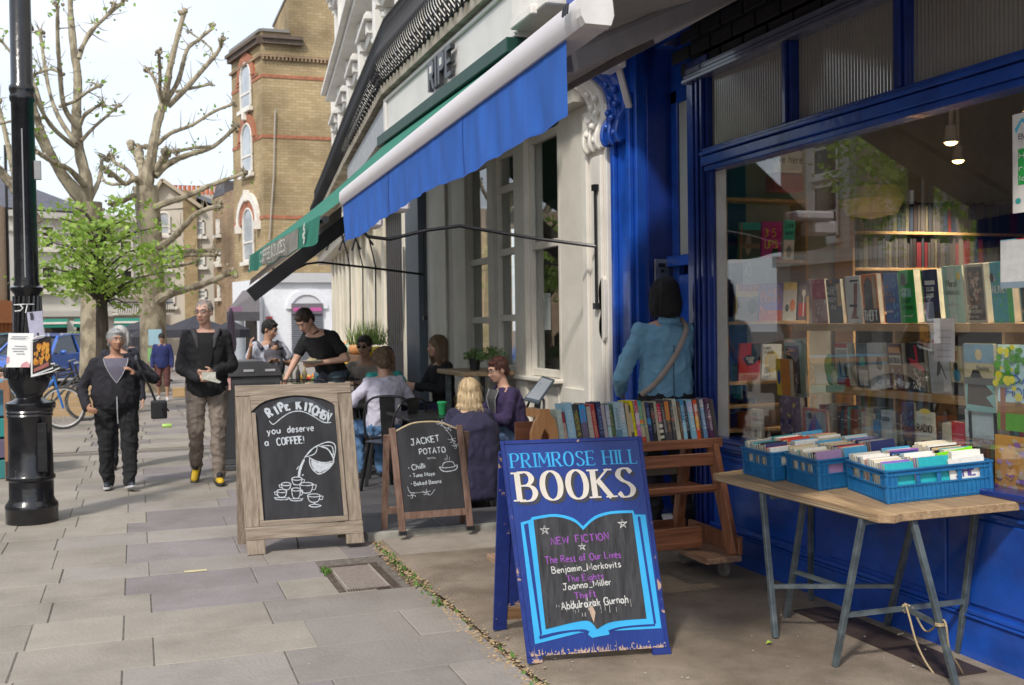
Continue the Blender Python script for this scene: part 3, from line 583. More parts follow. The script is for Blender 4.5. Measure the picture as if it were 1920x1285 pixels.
# ------------------------------------------------------------------ bookshop front, plane X = 3.62
GX = 3.62
sh = thing('bookshop', 'royal blue wooden bookshop front with a wide window and ribbed upper panes', 'shop', (3.62,4.6,0))
W = dict(world=True)
obj('stall_riser', MB().box((GX,2.2,0),(GX+.1,6.23,.72)), BLUE, sh, **W)
obj('skirting', MB().box((GX-.022,2.2,0),(GX,6.23,.195)), BLUE, sh, bevel=.005, **W)
m = MB(); 
for z0, z1, d in ((.2,.213,.034),(.216,.236,.026),(.68,.7,.018),(.725,.748,.03),(.751,.785,.055)): m.box((GX-d,2.2,z0),(GX,6.228,z1))
obj('moulding', m, BLUE, sh, bevel=.003, **W)
for y in (3.0,4.05,5.1): obj('panel', MB().box((GX-.012,y,.26),(GX,y+.9,.66)), BLUE, sh, bevel=.006, **W)
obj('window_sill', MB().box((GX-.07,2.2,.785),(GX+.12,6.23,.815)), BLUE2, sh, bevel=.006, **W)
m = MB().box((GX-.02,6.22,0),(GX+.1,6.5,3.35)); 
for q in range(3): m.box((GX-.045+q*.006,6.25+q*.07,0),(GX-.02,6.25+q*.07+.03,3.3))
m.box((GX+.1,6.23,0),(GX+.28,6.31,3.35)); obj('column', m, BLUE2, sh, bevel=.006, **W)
m = MB()
for z0, z1, d in ((2.565,2.6,.05),(2.6,2.66,.075),(2.665,2.69,.09),(2.69,2.715,.06)): m.box((GX-d,2.2,z0),(GX+.06,6.22,z1))
obj('transom_beam', m, BLUE, sh, bevel=.005, **W)
m = MB()
for z0, z1, d in ((3.19,3.215,.075),(3.218,3.245,.06),(3.25,3.29,.045)): m.box((GX-d,2.2,z0),(GX+.06,6.47,z1))
obj('head_bar', m, M('grey_blue_paint', (.12,.13,.2), .25, coat=.4), sh, bevel=.004, **W)
for a, b in ((5.25,5.33),(4.28,4.37),(3.3,3.39)): obj('mullion', MB().box((GX-.035,a,2.716),(GX+.06,b,3.19)).box((GX-.055,a+.02,2.716),(GX-.035,b-.02,3.19)), BLUE2, sh, bevel=.006, **W)
rib = M('ribbed_glass', (.24,.225,.2), .14, var=.1, sc=2, spec=1.0)
rib.node_tree.nodes['Principled BSDF'].inputs['IOR'].default_value = 2.1
for a, b in ((5.33,6.22),(4.37,5.25),(3.39,4.28),(2.4,3.3)):
    n = int((b-a)/.013); obj('ribbed_pane', MB().grid(lambda u, v: (GX+.02+.004*abs(math.sin(u*n*math.pi/2)), a+(b-a)*u, 2.716+(3.19-2.716)*v), n*2, 1), rib, sh, **W)
obj('window_pane', MB().box((GX+.01,2.2,.815),(GX+.016,6.225,2.566)), SGLASS, sh, **W)
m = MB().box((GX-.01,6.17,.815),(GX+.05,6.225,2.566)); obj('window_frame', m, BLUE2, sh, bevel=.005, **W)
# brick behind vent over the window, fascia
obj('vent', MB().box((GX+.02,2.2,3.29),(GX+.1,6.5,3.62)), M('black_brick', (.02,.018,.02), .7, var=.3), sh, **W)
m = MB()
for q in range(16):
    for z in (3.32,3.43,3.54): m.box((GX-.005,2.3+q*.27+(.13 if z == 3.43 else 0),z-.045),(GX+.02,2.3+q*.27+(.13 if z == 3.43 else 0)+.25,z+.04))
for i in range(0, len(m.v), 8):
    obj('brick', MB().add([m.v[k] for k in range(i, i+8)], [(0,3,2,1),(4,5,6,7),(0,1,5,4),(1,2,6,5),(2,3,7,6),(3,0,4,7)]), MT['black_brick'], sh, bevel=.004, **W)
m = MB().box((3.2,2.2,3.62),(3.72,7.66,4.35)).box((3.14,2.2,4.35),(3.75,7.66,4.42)).box((3.17,2.2,3.6),(3.2,7.66,3.66)); obj('fascia', m, BLUE, sh, bevel=.008, **W)
# door recess
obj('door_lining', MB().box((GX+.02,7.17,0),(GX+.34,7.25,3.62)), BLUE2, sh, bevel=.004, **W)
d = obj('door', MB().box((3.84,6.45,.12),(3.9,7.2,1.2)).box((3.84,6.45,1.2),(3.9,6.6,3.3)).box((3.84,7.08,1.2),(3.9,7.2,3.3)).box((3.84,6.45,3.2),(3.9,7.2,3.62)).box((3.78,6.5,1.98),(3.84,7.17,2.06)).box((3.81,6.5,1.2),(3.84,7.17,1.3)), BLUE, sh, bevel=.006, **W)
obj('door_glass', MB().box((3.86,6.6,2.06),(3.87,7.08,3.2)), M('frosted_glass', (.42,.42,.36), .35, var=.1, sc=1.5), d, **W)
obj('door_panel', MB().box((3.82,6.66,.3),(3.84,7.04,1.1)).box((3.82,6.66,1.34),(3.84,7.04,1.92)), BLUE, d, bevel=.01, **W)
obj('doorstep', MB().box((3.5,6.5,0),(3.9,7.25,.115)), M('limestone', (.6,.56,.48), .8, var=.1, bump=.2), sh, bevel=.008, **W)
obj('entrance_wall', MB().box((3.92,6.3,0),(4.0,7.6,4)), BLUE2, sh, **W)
# blue half of the shared pilaster
m = MB().box((3.56,7.2,0),(3.9,7.66,3.66)).box((3.52,7.24,.5),(3.56,7.3,3.3)).box((3.52,7.52,.5),(3.56,7.58,3.0)); obj('pilaster', m, BLUE, sh, bevel=.008, **W)
def console(name, y0, y1, mat, par):
    pr = [(0,.0),(.03,-.02),(.1,-.03),(.14,.03),(.12,.12),(.06,.2),(.04,.3),(.08,.42),(.16,.5),(.26,.55),(.3,.62),(.28,.72),(.2,.78),(0,.8)]
    pr = [(3.56-x*.68, 2.98+z*.92) for x, z in pr]
    m = MB().prism([(x, z) for x, z in pr], (0,y1-y0,0), (Vector((0,y0,0)), Vector((1,0,0)), Vector((0,0,1))))
    for y in (y0+.03, (y0+y1)/2, y1-.03): m.tube([Vector((x-.006,y,z)) for x, z in smooth_pts(pr[1:-1])], .016, 6)
    for i in range(9): z = 3.02+i*.055; m.ell((3.48-.02*math.sin(i), (y0+y1)/2+(.05 if i % 2 else -.05), z), (.03,.03,.03), seg=8, rings=5)
    return obj(name, m, mat, par, smooth=True, **W)
console('console_bracket', 7.3, 7.62, BLUE, sh)
t = thing('intercom', 'small steel door entry panel on the blue door lining', 'intercom', (3.74,7.16,1.95)); obj('plate', MB().box((-.06,-.012,-.09),(.06,0,.09)), M('brushed_steel', (.4,.4,.4), .35, metal=.8), t, bevel=.003)
obj('button', MB().lathe([(.012,-.02),(.012,0)], 10, (0,0,0), 'y'), BLACK, t); obj('speaker_slot', MB().box((-.03,-.015,.03),(.03,-.012,.06)), BLACK, t)
# interior
IW = M('shop_inner_wall', (.42,.39,.34), .8, var=.1); OAK = wood('birch_shelf', (.42,.23,.09), (.58,.35,.155), .5, axis=1)
x0_ls = PY(1366,600,6.06).x
rm = thing('shop_interior', 'dim interior of the bookshop behind the window with dark ceiling and pale end wall', 'room', (5,4,0))
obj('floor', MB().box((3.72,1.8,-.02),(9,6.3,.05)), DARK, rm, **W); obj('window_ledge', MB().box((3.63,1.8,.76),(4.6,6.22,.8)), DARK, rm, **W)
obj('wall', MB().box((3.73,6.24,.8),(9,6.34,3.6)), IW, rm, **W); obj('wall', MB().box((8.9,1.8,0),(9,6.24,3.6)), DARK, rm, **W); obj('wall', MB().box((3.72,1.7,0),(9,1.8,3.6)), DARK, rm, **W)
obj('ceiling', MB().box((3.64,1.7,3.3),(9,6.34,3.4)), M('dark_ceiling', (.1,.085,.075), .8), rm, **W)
obj('side_panel', MB().box((3.633,6.04,.8),(x0_ls-.022,6.238,2.56)), M('pale_reveal', (.5,.47,.42), .7), rm, **W)
for y, x in ((5.1,4.6),(4.2,4.3),(5.7,5.2),(3.75,4.7)):
    t = thing('spotlight', 'small warm ceiling spotlight inside the shop at depth %.1f metres' % x if 0 else {5.1:'warm spotlight over the middle of the window display',4.2:'bare warm spotlight above the big white sign in the shop window',5.7:'warm spotlight deep inside near the left bookcase',3.75:'warm spotlight at the right edge of the shop ceiling'}[y], 'spotlight', (x,y,2.62))
    obj('stem', MB().tube([(0,0,.68),(0,0,.08)], .012), PINK, t); obj('shade', MB().lathe([(.03,.1),(.035,.04),(.045,0)], 14), PINK, t, smooth=True)
    obj('bulb', MB().ell((0,0,0),(.036,.036,.02)), M('lamp_glow', (1,.8,.4), .5, emit=((1,.62,.22), 9)), t)
    ld = bpy.data.lights.new('spotlight_lamp', 'SPOT'); ld.energy = 140; ld.spot_size = R(110); ld.spot_blend = .6; ld.color = (1,.86,.66); ld.shadow_soft_size = .04; lo = bpy.data.objects.new('lamp', ld); COL.objects.link(lo); lo.parent = t; lo.location = (0,0,-.01)
# shelving
def shelf_unit(label, boards, uprights, backs=()):
    t = thing('bookcase', label, 'bookcase', (boards[0][0][0], boards[0][0][1], 0))
    for a, b in boards: obj('shelf', MB().box(a, b), OAK, t, bevel=.002, **W)
    for a, b in uprights: obj('side', MB().box(a, b), OAK, t, bevel=.002, **W)
    for a, b in backs: obj('back', MB().box(a, b), M('dark_wood_back', (.06,.035,.025), .7), t, **W)
    return t
YL = 6.06
zA = PY(1440,487,YL).z; zB = PY(1440,602,YL).z; zC = PY(1440,714,YL).z; zT = PY(1440,372,YL).z
x0, x1 = PY(1366,600,YL).x, PY(1512,600,YL).x
shelf_unit('pale wooden bookcase standing at the left end of the shop window', [((x0,YL,z-.022),(x1,YL+.2,z)) for z in (zA,zB,zC,zT,.86,1.02)], [((x0-.02,YL-.002,.8),(x0,YL+.2,zT)),((x1,YL-.002,.8),(x1+.02,YL+.2,zT))], [((x0,YL+.2,.8),(x1,YL+.215,zT))])
XR = 4.0
z1 = PX(1600,607,XR).z; z2 = PX(1700,735,XR).z-.0
yA = PX(1492,607,XR).y; yB = PX(1548,735,XR).y
ru = shelf_unit('long low birch shelving running along the shop window', [((XR,2.2,z1-.045),(XR+.25,yA,z1)),((XR,2.2,z2-.045),(XR+.25,yB,z2)),((XR,2.2,.8),(XR+.25,5.6,.83))], [((XR+.02,yy_,.83),(XR+.25,yy_+.02,z1-.045)) for yy_ in (4.9,4.1,3.2)], [((XR+.25,2.2,.8),(XR+.27,5.5,z1-.05))])
# dark bookcases deeper in the shop
m = shelf_unit('dark bookcase of red and black spines deep inside the shop', [((4.6,6.0,z),(6.2,6.2,z+.02)) for z in (1.6,1.9,2.15)], [((4.58,6.0,.8),(4.6,6.2,2.4))], [((4.6,6.2,.8),(6.2,6.22,2.4))])
_sp = []
for z in (1.62,1.92,2.17):
    x = 4.62
    while x < 6.1:
        w_ = rnd.uniform(.018,.04); hh = rnd.uniform(.17,.23); c = rnd.choice([(.14,.015,.02),(.03,.03,.035),(.1,.085,.06),(.02,.03,.06),(.03,.02,.02),(.06,.05,.045)])
        _sp.append((x, z, w_, hh, c)); x += w_+.004
bydc = {}
for x, z, w_, hh, c in _sp: bydc.setdefault(c, MB()).box((x,6.02,z),(x+w_,6.15,z+hh))
for c, mb in bydc.items(): tag(obj('book_row', mb, C(c)), 'dim %s book spines on the dark bookcase inside the shop' % tone(c), 'books', 'dim spines deep in the shop', kind='stuff')
bag = thing('tote_bag', 'white printed bag with red base hanging above the left bookcase', 'bag', (x0+.25,5.95,2.3)); 
bx = PY(1478,300,5.9); obj('body', MB().box((bx.x-.11,5.9,bx.z-.08),(bx.x+.11,6.0,bx.z+.14)), WPAPER, bag, bevel=.01, **W); obj('base', MB().box((bx.x-.1,5.9,bx.z-.2),(bx.x+.12,6.02,bx.z-.085)), C((.35,.02,.03)), bag, bevel=.01, **W)
m = MB(); write(m, 'Choose a', bx.x, bx.z+.06, .05, (Vector((0,5.897,0)),Vector((1,0,0)),Vector((0,0,1)),Vector((0,-1,0))), .14, center=True); write(m, 'love here', bx.x, bx.z-.02, .05, (Vector((0,5.897,0)),Vector((1,0,0)),Vector((0,0,1)),Vector((0,-1,0))), .14, center=True); obj('lettering', m, BLACK, bag, **W)
lp = obj('paper_lampshade', MB().lathe([(.02,.0),(.16,.03),(.2,.12),(.17,.2),(.03,.22)], 20, (4.5,5.7,2.22)), M('lamp_paper', (.5,.4,.26), .7), smooth=True); tag(lp, 'round beige paper lampshade hanging in the shop behind the left bookcase', 'lampshade')
# ------------------------------------------------------------------ books
ORD = ['first','second','third','fourth','fifth','sixth','seventh','eighth','ninth','tenth','eleventh','twelfth','thirteenth','fourteenth','fifteenth','sixteenth','seventeenth','eighteenth','nineteenth','twentieth']
def ordn(i): return ORD[i] if i < 20 else ('twenty '+ORD[i-20] if i < 29 else ('thirtieth' if i == 29 else ('thirty '+ORD[i-30] if i < 39 else ('fortieth' if i == 39 else 'forty '+ORD[i-40]))))
RF = random.Random(11)
def cover_art(mb_by, w, h, cols, art, title, fr):
    """printed front: coloured shapes and words; frame O = lower left"""
    def P(c): return mb_by.setdefault(c, MB())
    O, U, V, Nn = fr; z = [0]
    def rect(x0, y0, x1, y1, c):
        z[0] += .0003; P(c).poly([(x0*w,y0*h),(x1*w,y0*h),(x1*w,y1*h),(x0*w,y1*h)], (O+Nn*z[0], U, V))
    def pg(pts, c):
        z[0] += .0003; P(c).poly([(x*w,y*h) for x, y in pts], (O+Nn*z[0], U, V))
    def disc(x, y, rx, ry, c, n=14): pg([(x+rx*math.cos(6.283*i/n), y+ry*math.sin(6.283*i/n)) for i in range(n)], c)
    for a in art:
        k = a[0]; c = a[-1]
        if k == 'r': rect(*a[1:5], c)
        elif k == 'd': disc(*a[1:5], c)
        elif k == 'p': pg(a[1], c)
        elif k == 's':                            # scatter of small marks
            for i in range(a[5]): x = RF.uniform(a[1], a[3]); y = RF.uniform(a[2], a[4]); q = RF.uniform(.02,.07); disc(x, y, q, q*.8, c, 6)
    for (s, x, y, hh, fit, c) in title:
        write(P(c), s, x*w, y*h, hh*h, (O+Nn*.0042, U, V, Nn), .16, gap=.16, center=False, fit=fit*w)
def face_book(label, p, w, h, t, ang, tilt, base, art=(), title=(), name='book', cat='book'):
    """a book standing face out; p = lower left corner, ang = heading of its width"""
    r_ = thing(name, label, cat, p, ang); r_.rotation_euler = (-tilt, 0, ang)
    obj('cover', MB().box((0,0,0),(w,.0015,h)).box((0,t-.0015,0),(w,t,h)).box((0,.0015,0),(.0015,t-.0015,h)), C(base, .4), r_)
    obj('pages', MB().box((.0015,.0016,.002),(w-.003,t-.0016,h-.002)), PAPER, r_)
    mb = {}; cover_art(mb, w, h, None, art, title, (Vector((0,-.0004,0)), Vector((1,0,0)), Vector((0,0,1)), Vector((0,-1,0))))
    for c, b in mb.items():
        if b.v: obj('print', b, C(c, .4), r_)
    return r_
# colours for print
cW=(.78,.76,.72); cK=(.02,.02,.022); cCr=(.62,.56,.44); cR=(.5,.03,.03); cP=(.62,.2,.2); cO=(.75,.2,.03); cY=(.75,.55,.04); cG=(.03,.42,.08); cT=(.06,.4,.38); cB=(.02,.1,.42); cN=(.02,.03,.12); cV=(.22,.12,.5); cM=(.55,.03,.3); cS=(.25,.5,.65); cMi=(.3,.6,.5); cGr=(.35,.35,.36); cD=(.08,.08,.085); cTa=(.55,.42,.25)
WB = [ # unit, x0, x1, ytop, ybase, thickness, base, label, art, title
('L',1384,1424,418,487,.02,(.1,.11,.09),'olive and brown face-out paperback at the left of the top shelf of the left bookcase',[('r',0,.8,1,1,cT),('r',.08,0,.14,1,(.5,.2,.08)),('d',.45,.4,.14,.28,(.4,.33,.26)),('r',.2,.3,1,.42,(.3,.16,.12))],[]),
('L',1427,1463,416,484,.02,cM,'magenta paperback with big yellow numerals on the top shelf of the left bookcase',[('d',.72,.16,.22,.16,cK)],[('3 5',.1,.6,.2,.7,cY),('UPS',.15,.3,.2,.7,cY)]),
('L',1468,1488,413,482,.02,cW,'teal and white book titled cafe on the top shelf of the left bookcase',[('r',0,.5,1,1,(.1,.6,.5)),('d',.5,.2,.25,.16,cGr)],[('CAFE',.1,.8,.08,.8,cK),('NERD',.1,.62,.08,.8,cK)]),
('L',1378,1420,533,601,.025,(.28,.24,.2),'paperback with red and yellow top band on the second shelf of the left bookcase',[('r',0,.8,1,1,cR),('r',0,.66,1,.8,cY),('r',0,0,.07,1,cY),('d',.75,.4,.22,.2,cK)],[('FAMILY',.15,.85,.1,.75,cP)]),
('L',1422,1466,531,600,.022,cV,'purple and orange paperback with a red roundel on the second shelf of the left bookcase',[('r',0,0,1,.28,(.6,.1,.06)),('d',.16,.73,.12,.08,cR),('s',.05,.05,.95,.35,9,cO)],[('THE',.35,.72,.12,.45,cO),('EIGHTS',.06,.5,.16,.85,cO)]),
('L',1467,1492,530,600,.03,(.62,.6,.56),'white paperback with yellow top and orange blots on the second shelf of the left bookcase',[('r',0,.8,1,1,cY),('d',.3,.33,.14,.1,cK),('d',.7,.4,.2,.16,cO)],[]),
('L',1496,1514,528,604,.02,(.16,.12,.12),'dark book with a white fork on the second shelf of the left bookcase',[('r',0,.1,1,.45,cR),('d',.5,.7,.2,.1,cW),('r',.45,.1,.55,.7,cW)],[]),
('L',1385,1424,644,712,.02,cR,'red paperback with black lips on the third shelf of the left bookcase',[('r',.55,.55,1,1,cK),('r',0,0,1,.22,(.6,.3,.25)),('p',[(.15,.6),(.4,.7),(.95,.6),(.7,.45),(.4,.42)],cK)],[('GOOD',.3,.57,.07,.4,cW),('GIRL',.4,.48,.07,.3,cW),('LESSON',.1,.06,.1,.8,cR)]),
('L',1428,1463,646,713,.02,cW,'white paperback with a yellow face drawing on the third shelf of the left bookcase',[('d',.5,.52,.36,.3,(.75,.6,.25)),('d',.5,.52,.26,.22,cCr),('d',.82,.33,.1,.08,cK)],[('HAN',.05,.87,.08,.4,cK),('KANG',.1,.75,.08,.5,cK),('DO',.12,.3,.08,.25,cK),('NOT',.12,.2,.08,.3,cK),('PART',.05,.06,.09,.45,cK)]),
('R',1523,1553,524,606,.03,(.6,.36,.33),'pink and red paperback on the upper long shelf, leftmost there',[('r',.2,.55,1,1,(.6,.04,.08)),('s',.05,.05,.95,.5,8,cW)],[('MARY',.45,.9,.05,.5,cP),('LAWSON',.3,.8,.06,.65,cP)]),
('R',1556,1582,524,605,.03,(.06,.06,.065),'dark grey paperback with white block letters on the upper long shelf',[('r',.7,.4,1,.9,(.6,.35,.12)),('d',.35,.95,.1,.04,cO)],[('AUGUST',.08,.76,.08,.8,cW),('HOTEL',.08,.66,.08,.6,cW),('BODY',.08,.5,.09,.6,cW),('IN',.25,.32,.09,.4,cW)]),
('R',1591,1619,518,603,.035,cW,'white paperback with a leaning red and black drawing on the upper long shelf',[('p',[(.2,.1),(.45,.3),(.6,.85),(.85,.85),(.6,.15),(.8,.1)],(.3,.08,.05)),('r',.2,.35,.7,.4,cK),('r',.35,.88,.9,.92,cK)],[]),
('R',1622,1651,514,603,.035,cO,'black and orange paperback titled theft on the upper long shelf',[('p',[(.1,.3),(.15,.8),(.4,.95),(.65,.85),(.65,.3)],(.05,.055,.05)),('r',.7,.3,.85,.95,cTa),('r',0,0,1,.3,cK)],[('THEFT',.05,.06,.2,.9,cW)]),
('R',1664,1690,513,603,.03,(.02,.12,.42),'blue paperback with brown title on the upper long shelf',[('s',.6,.1,.95,.95,14,(.1,.35,.65))],[('THE',.1,.7,.06,.3,(.4,.2,.1)),('BUS',.1,.55,.08,.5,(.4,.2,.1)),('STORY',.1,.42,.09,.7,(.4,.2,.1)),('author',.1,.22,.06,.5,cW)]),
('R',1692,1721,507,602,.05,cG,'bright green paperback with a small dark portrait on the upper long shelf',[('d',.3,.83,.16,.12,cK),('r',.1,.5,.75,.66,cMi)],[('letters',.12,.72,.06,.6,cK),('of a',.2,.58,.06,.4,cK),('SAINT',.15,.38,.08,.6,cK),('MOVING',.15,.26,.07,.7,cK),('a novel',.2,.12,.05,.6,cW)]),
('R',1738,1765,506,601,.04,cN,'navy and white paperback with stacked blocks on the upper long shelf',[('r',.1,.72,.8,.8,cW),('r',.15,.6,.7,.68,cW),('r',.15,.49,.65,.56,cW),('r',0,.05,.6,.4,(.3,.32,.45)),('r',.6,.05,1,.22,cK)],[('UNDER',.2,.62,.05,.4,cN),('DUST',.2,.52,.04,.35,cN)]),
('R',1774,1812,499,598,.035,(.33,.6,.5),'mint green paperback with a yellow sun on the upper long shelf',[('r',.25,0,.6,1,(.6,.72,.66)),('d',.8,.82,.1,.08,cY)],[('Moral',.2,.64,.12,.55,(.12,.16,.1)),('Ambition',.1,.5,.1,.75,(.2,.3,.22)),('and how',.2,.3,.06,.6,cGr)]),
('R',1815,1853,495,596,.06,cCr,'cream framed book with a bouquet of flowers on the upper long shelf',[('r',.06,.05,.92,.95,(.13,.1,.08)),('s',.25,.3,.8,.85,26,(.5,.26,.18)),('s',.3,.4,.75,.8,14,(.6,.45,.35))],[('Home',.12,.25,.08,.5,cCr),('Wreckers',.12,.17,.08,.7,cCr),('stories',.12,.09,.05,.5,cCr)]),
('R',1864,1903,491,597,.05,(.05,.4,.5),'green and blue paperback titled alive with a question mark on the upper long shelf',[('r',.75,0,1,1,(.05,.5,.1)),('s',.0,.0,.9,.95,24,(.05,.55,.2)),('d',.13,.75,.1,.08,cK)],[('IS',.1,.7,.08,.2,cW),('ALIVE?',.08,.5,.12,.75,cW),('BOOK',.1,.32,.09,.5,(.1,.5,.6))]),
('R2',1572,1596,644,729,.05,cW,'white paperback with red bands and standing figures on the lower long shelf',[('r',.0,.9,.95,1,cR),('r',.0,0,.95,.18,cR),('r',.06,.2,.9,.86,(.4,.38,.33)),('d',.3,.4,.08,.2,cN),('d',.7,.38,.1,.16,cK),('r',.1,.2,.9,.24,cK)],[]),
('R2',1612,1631,644,732,.03,(.05,.08,.1),'dark teal paperback with a pale lower half on the lower long shelf',[('r',.05,.05,.95,.4,(.4,.42,.42)),('d',.5,.6,.3,.12,cT)],[]),
('R2',1633,1662,643,734,.03,(.5,.5,.5),'light grey hardback with a small grey portrait on the lower long shelf',[('d',.7,.55,.2,.15,(.16,.16,.17)),('d',.6,.2,.2,.1,(.3,.33,.36))],[('notes',.1,.75,.06,.5,cGr)]),
('R2',1670,1697,644,735,.03,(.14,.06,.05),'brown paperback with the word untold on the lower long shelf',[('r',.1,.8,.9,.92,(.6,.25,.05)),('r',.1,.55,.9,.75,cCr),('s',.1,.1,.9,.45,12,(.3,.3,.36))],[('UNTOLD',.14,.59,.11,.7,cK)]),
('R2',1706,1739,643,737,.03,cK,'black hardback with a red and pink streak on the lower long shelf',[('p',[(.45,.95),(.6,.95),(.65,.6),(.95,.5),(.95,.4),(.2,.55),(.1,.7),(.5,.65)],(.55,.03,.07)),('s',.1,.1,.9,.45,18,cGr),('s',.2,.05,.8,.25,10,cW)],[]),
('R2',1747,1785,644,742,.03,(.5,.51,.53),'pale grey hardback with a small dark figure drawing on the lower long shelf',[('p',[(.35,.35),(.42,.6),(.5,.68),(.6,.6),(.85,.3),(.78,.3),(.6,.52),(.5,.4)],(.1,.1,.11)),('d',.48,.7,.09,.05,cK)],[('THE COAST',.15,.78,.06,.7,(.25,.25,.27)),('of small',.15,.2,.05,.6,cGr)]),
('R2',1787,1809,650,741,.03,(.55,.47,.26),'yellow cream book with a blue figure on the lower long shelf',[('r',0,0,1,.27,cK),('d',.5,.42,.32,.14,(.04,.25,.4)),('d',.45,.6,.18,.08,cK)],[('Katya',.1,.86,.09,.7,(.5,.15,.05)),('NOVA',.1,.74,.09,.7,(.5,.15,.05))]),
]
for u, xa, xb, yt, yb, th, base, lab, art, title in WB:
    if u == 'L':
        Y = YL+.012; zz = {487:zA,484:zA,482:zA}.get(yb, zB if yb < 620 else zC); a = PY(xa, yb, Y); b = PY(xb, yb, Y); h_ = PY((xa+xb)/2, yt, Y).z-zz
        face_book(lab, (a.x, Y, zz+.001), b.x-a.x, h_, th, 0, -R(5), base, art, title)
    else:
        X = XR+.03; zz = z1 if u == 'R' else z2; a = PX(xa, yb, X); b = PX(xb, yb, X); h_ = PX((xa+xb)/2, yt, X).z-zz
        face_book(lab, (X, a.y, zz+.001), a.y-b.y, h_, th, -R(90), -R(6), base, art, title)
# things on the ledge behind the pane (X about 3.85)
FL = [(1355,1390,681,745,.01,(.03,.3,.32),'teal card with a dark roundel propped high at the left edge of the window','card',[('d',.22,.42,.12,.08,cK),('r',.15,.12,.55,.25,(.25,.4,.45))],[('book club',.15,.85,.06,.7,cW),('DECEMBER',.1,.55,.1,.8,cS)],3.78,.97),
(1368,1420,745,822,.01,(.05,.25,.5),'blue picture book with a pink tree at the bottom left of the window','book',[('d',.45,.65,.28,.2,cM),('s',.1,.05,.9,.5,16,(.3,.1,.2)),('r',0,.0,.04,1,cG)],[],3.9,None),
(1384,1409,772,828,.02,(.4,.12,.06),'rust coloured shiny paperback standing on the window ledge','book',[('s',.1,.3,.9,.9,10,cO),('r',0,0,1,.3,(.1,.02,.06))],[],3.78,None),
(1410,1426,768,826,.035,cCr,'cream paperback with red title beside the purple spines on the ledge','book',[('d',.5,.2,.22,.14,cK)],[('THE',.2,.8,.08,.6,cK),('RED',.1,.68,.08,.8,cR),('HAT',.1,.56,.08,.8,cR)],3.78,None),
(1466,1504,744,826,.03,(.2,.14,.2),'tall mauve book with a stormy painted cover on the ledge','book',[('s',.05,.3,.95,.95,26,(.35,.25,.38)),('s',.1,.05,.9,.5,14,(.05,.04,.2)),('s',.2,.2,.8,.9,5,cY)],[],3.8,None),
(1508,1554,767,826,.02,(.6,.16,.12),'coral framed book with a big blue water drop on the ledge','book',[('r',.12,.06,.92,.94,cGr),('p',[(.5,.9),(.75,.55),(.88,.3),(.8,.12),(.5,.05),(.2,.12),(.12,.3),(.25,.55)],cB),('d',.3,.82,.1,.08,cK)],[('BLUE',.33,.32,.1,.35,cS),('MACHINE',.24,.18,.1,.52,cS)],3.78,None),
(1458,1483,674,741,.03,(.65,.22,.03),'orange spined book turned sideways in front of the third shelf','book',[('r',0,0,.35,1,cY),('d',.2,.5,.12,.2,cB)],[],3.85,None),
(1475,1512,636,742,.02,(.3,.45,.36),'mint framed tall book with a grey photograph in front of the third shelf','book',[('r',.1,.06,.75,.88,cD),('s',.2,.1,.7,.45,12,cGr)],[('CITY',.15,.78,.06,.5,cGr)],3.95,None),
(1623,1640,776,822,.02,(.4,.42,.36),'grey green book with small frames at the middle of the ledge','book',[('r',.1,.5,.8,.95,cCr),('s',.1,.1,.9,.45,8,cK)],[],3.8,None),
(1640,1654,788,824,.02,(.06,.2,.45),'small blue book between two grey ones on the ledge','book',[],[('sea',.1,.6,.12,.7,cW)],3.8,None),
(1656,1678,770,824,.02,(.4,.43,.48),'grey blue book with white frame lines on the ledge','book',[('r',.1,.1,.9,.4,(.1,.11,.14)),('r',.1,.46,.9,.92,(.55,.58,.62))],[('LONDON',.15,.8,.08,.7,cN)],3.8,None),
(1693,1716,755,826,.02,(.08,.07,.16),'dark violet book with orange letters on the ledge','book',[('s',.1,.4,.9,.95,12,(.1,.25,.45))],[('NOW',.1,.3,.1,.7,(.5,.2,.05)),('SMOKE',.1,.12,.1,.8,(.5,.2,.05))],3.82,None),
(1719,1755,773,830,.006,cCr,'cream cut-out card reading radio hanging at the foot of the window','card',[('d',.5,1.02,.3,.08,cY),('d',.5,.02,.3,.08,(.3,.03,.03))],[('LISTEN IN',.12,.75,.1,.76,cGr),('RADIO',.1,.38,.22,.8,cK)],3.72,None),
(1768,1784,794,832,.04,cCr,'thick cream paged book left of the red one on the ledge','book',[],[],3.8,None),
(1786,1811,792,838,.02,(.5,.02,.05),'bright red book at the right of the ledge','book',[('r',.1,.3,.9,.34,cP),('r',.1,.5,.9,.54,cP)],[],3.8,None),
(1812,1868,645,770,.02,(.45,.38,.24),'tall poster book with a black mountain above water near the right edge of the window','book',[('r',0,.72,1,1,(.18,.3,.4)),('d',.5,.84,.12,.08,cTa),('r',0,0,1,.45,(.18,.38,.38)),('p',[(.05,.1),(.1,.4),(.3,.62),(.5,.6),(.7,.4),(.95,.28),(.7,.22),(.95,.08)],(.035,.03,.03)),('r',0,.4,1,.5,(.12,.12,.12))],[('Bowling',.45,.62,.06,.4,cK)],3.7,None),
(1812,1868,770,836,.02,(.45,.52,.55),'pale blue grey book under the mountain poster book','book',[('r',0,0,1,.25,(.3,.22,.16)),('s',.1,.02,.9,.25,14,cGr),('p',[(.1,.4),(.17,.62),(.22,.4)],(.2,.28,.32))],[('quiet',.55,.3,.09,.35,cGr)],3.72,None),
]
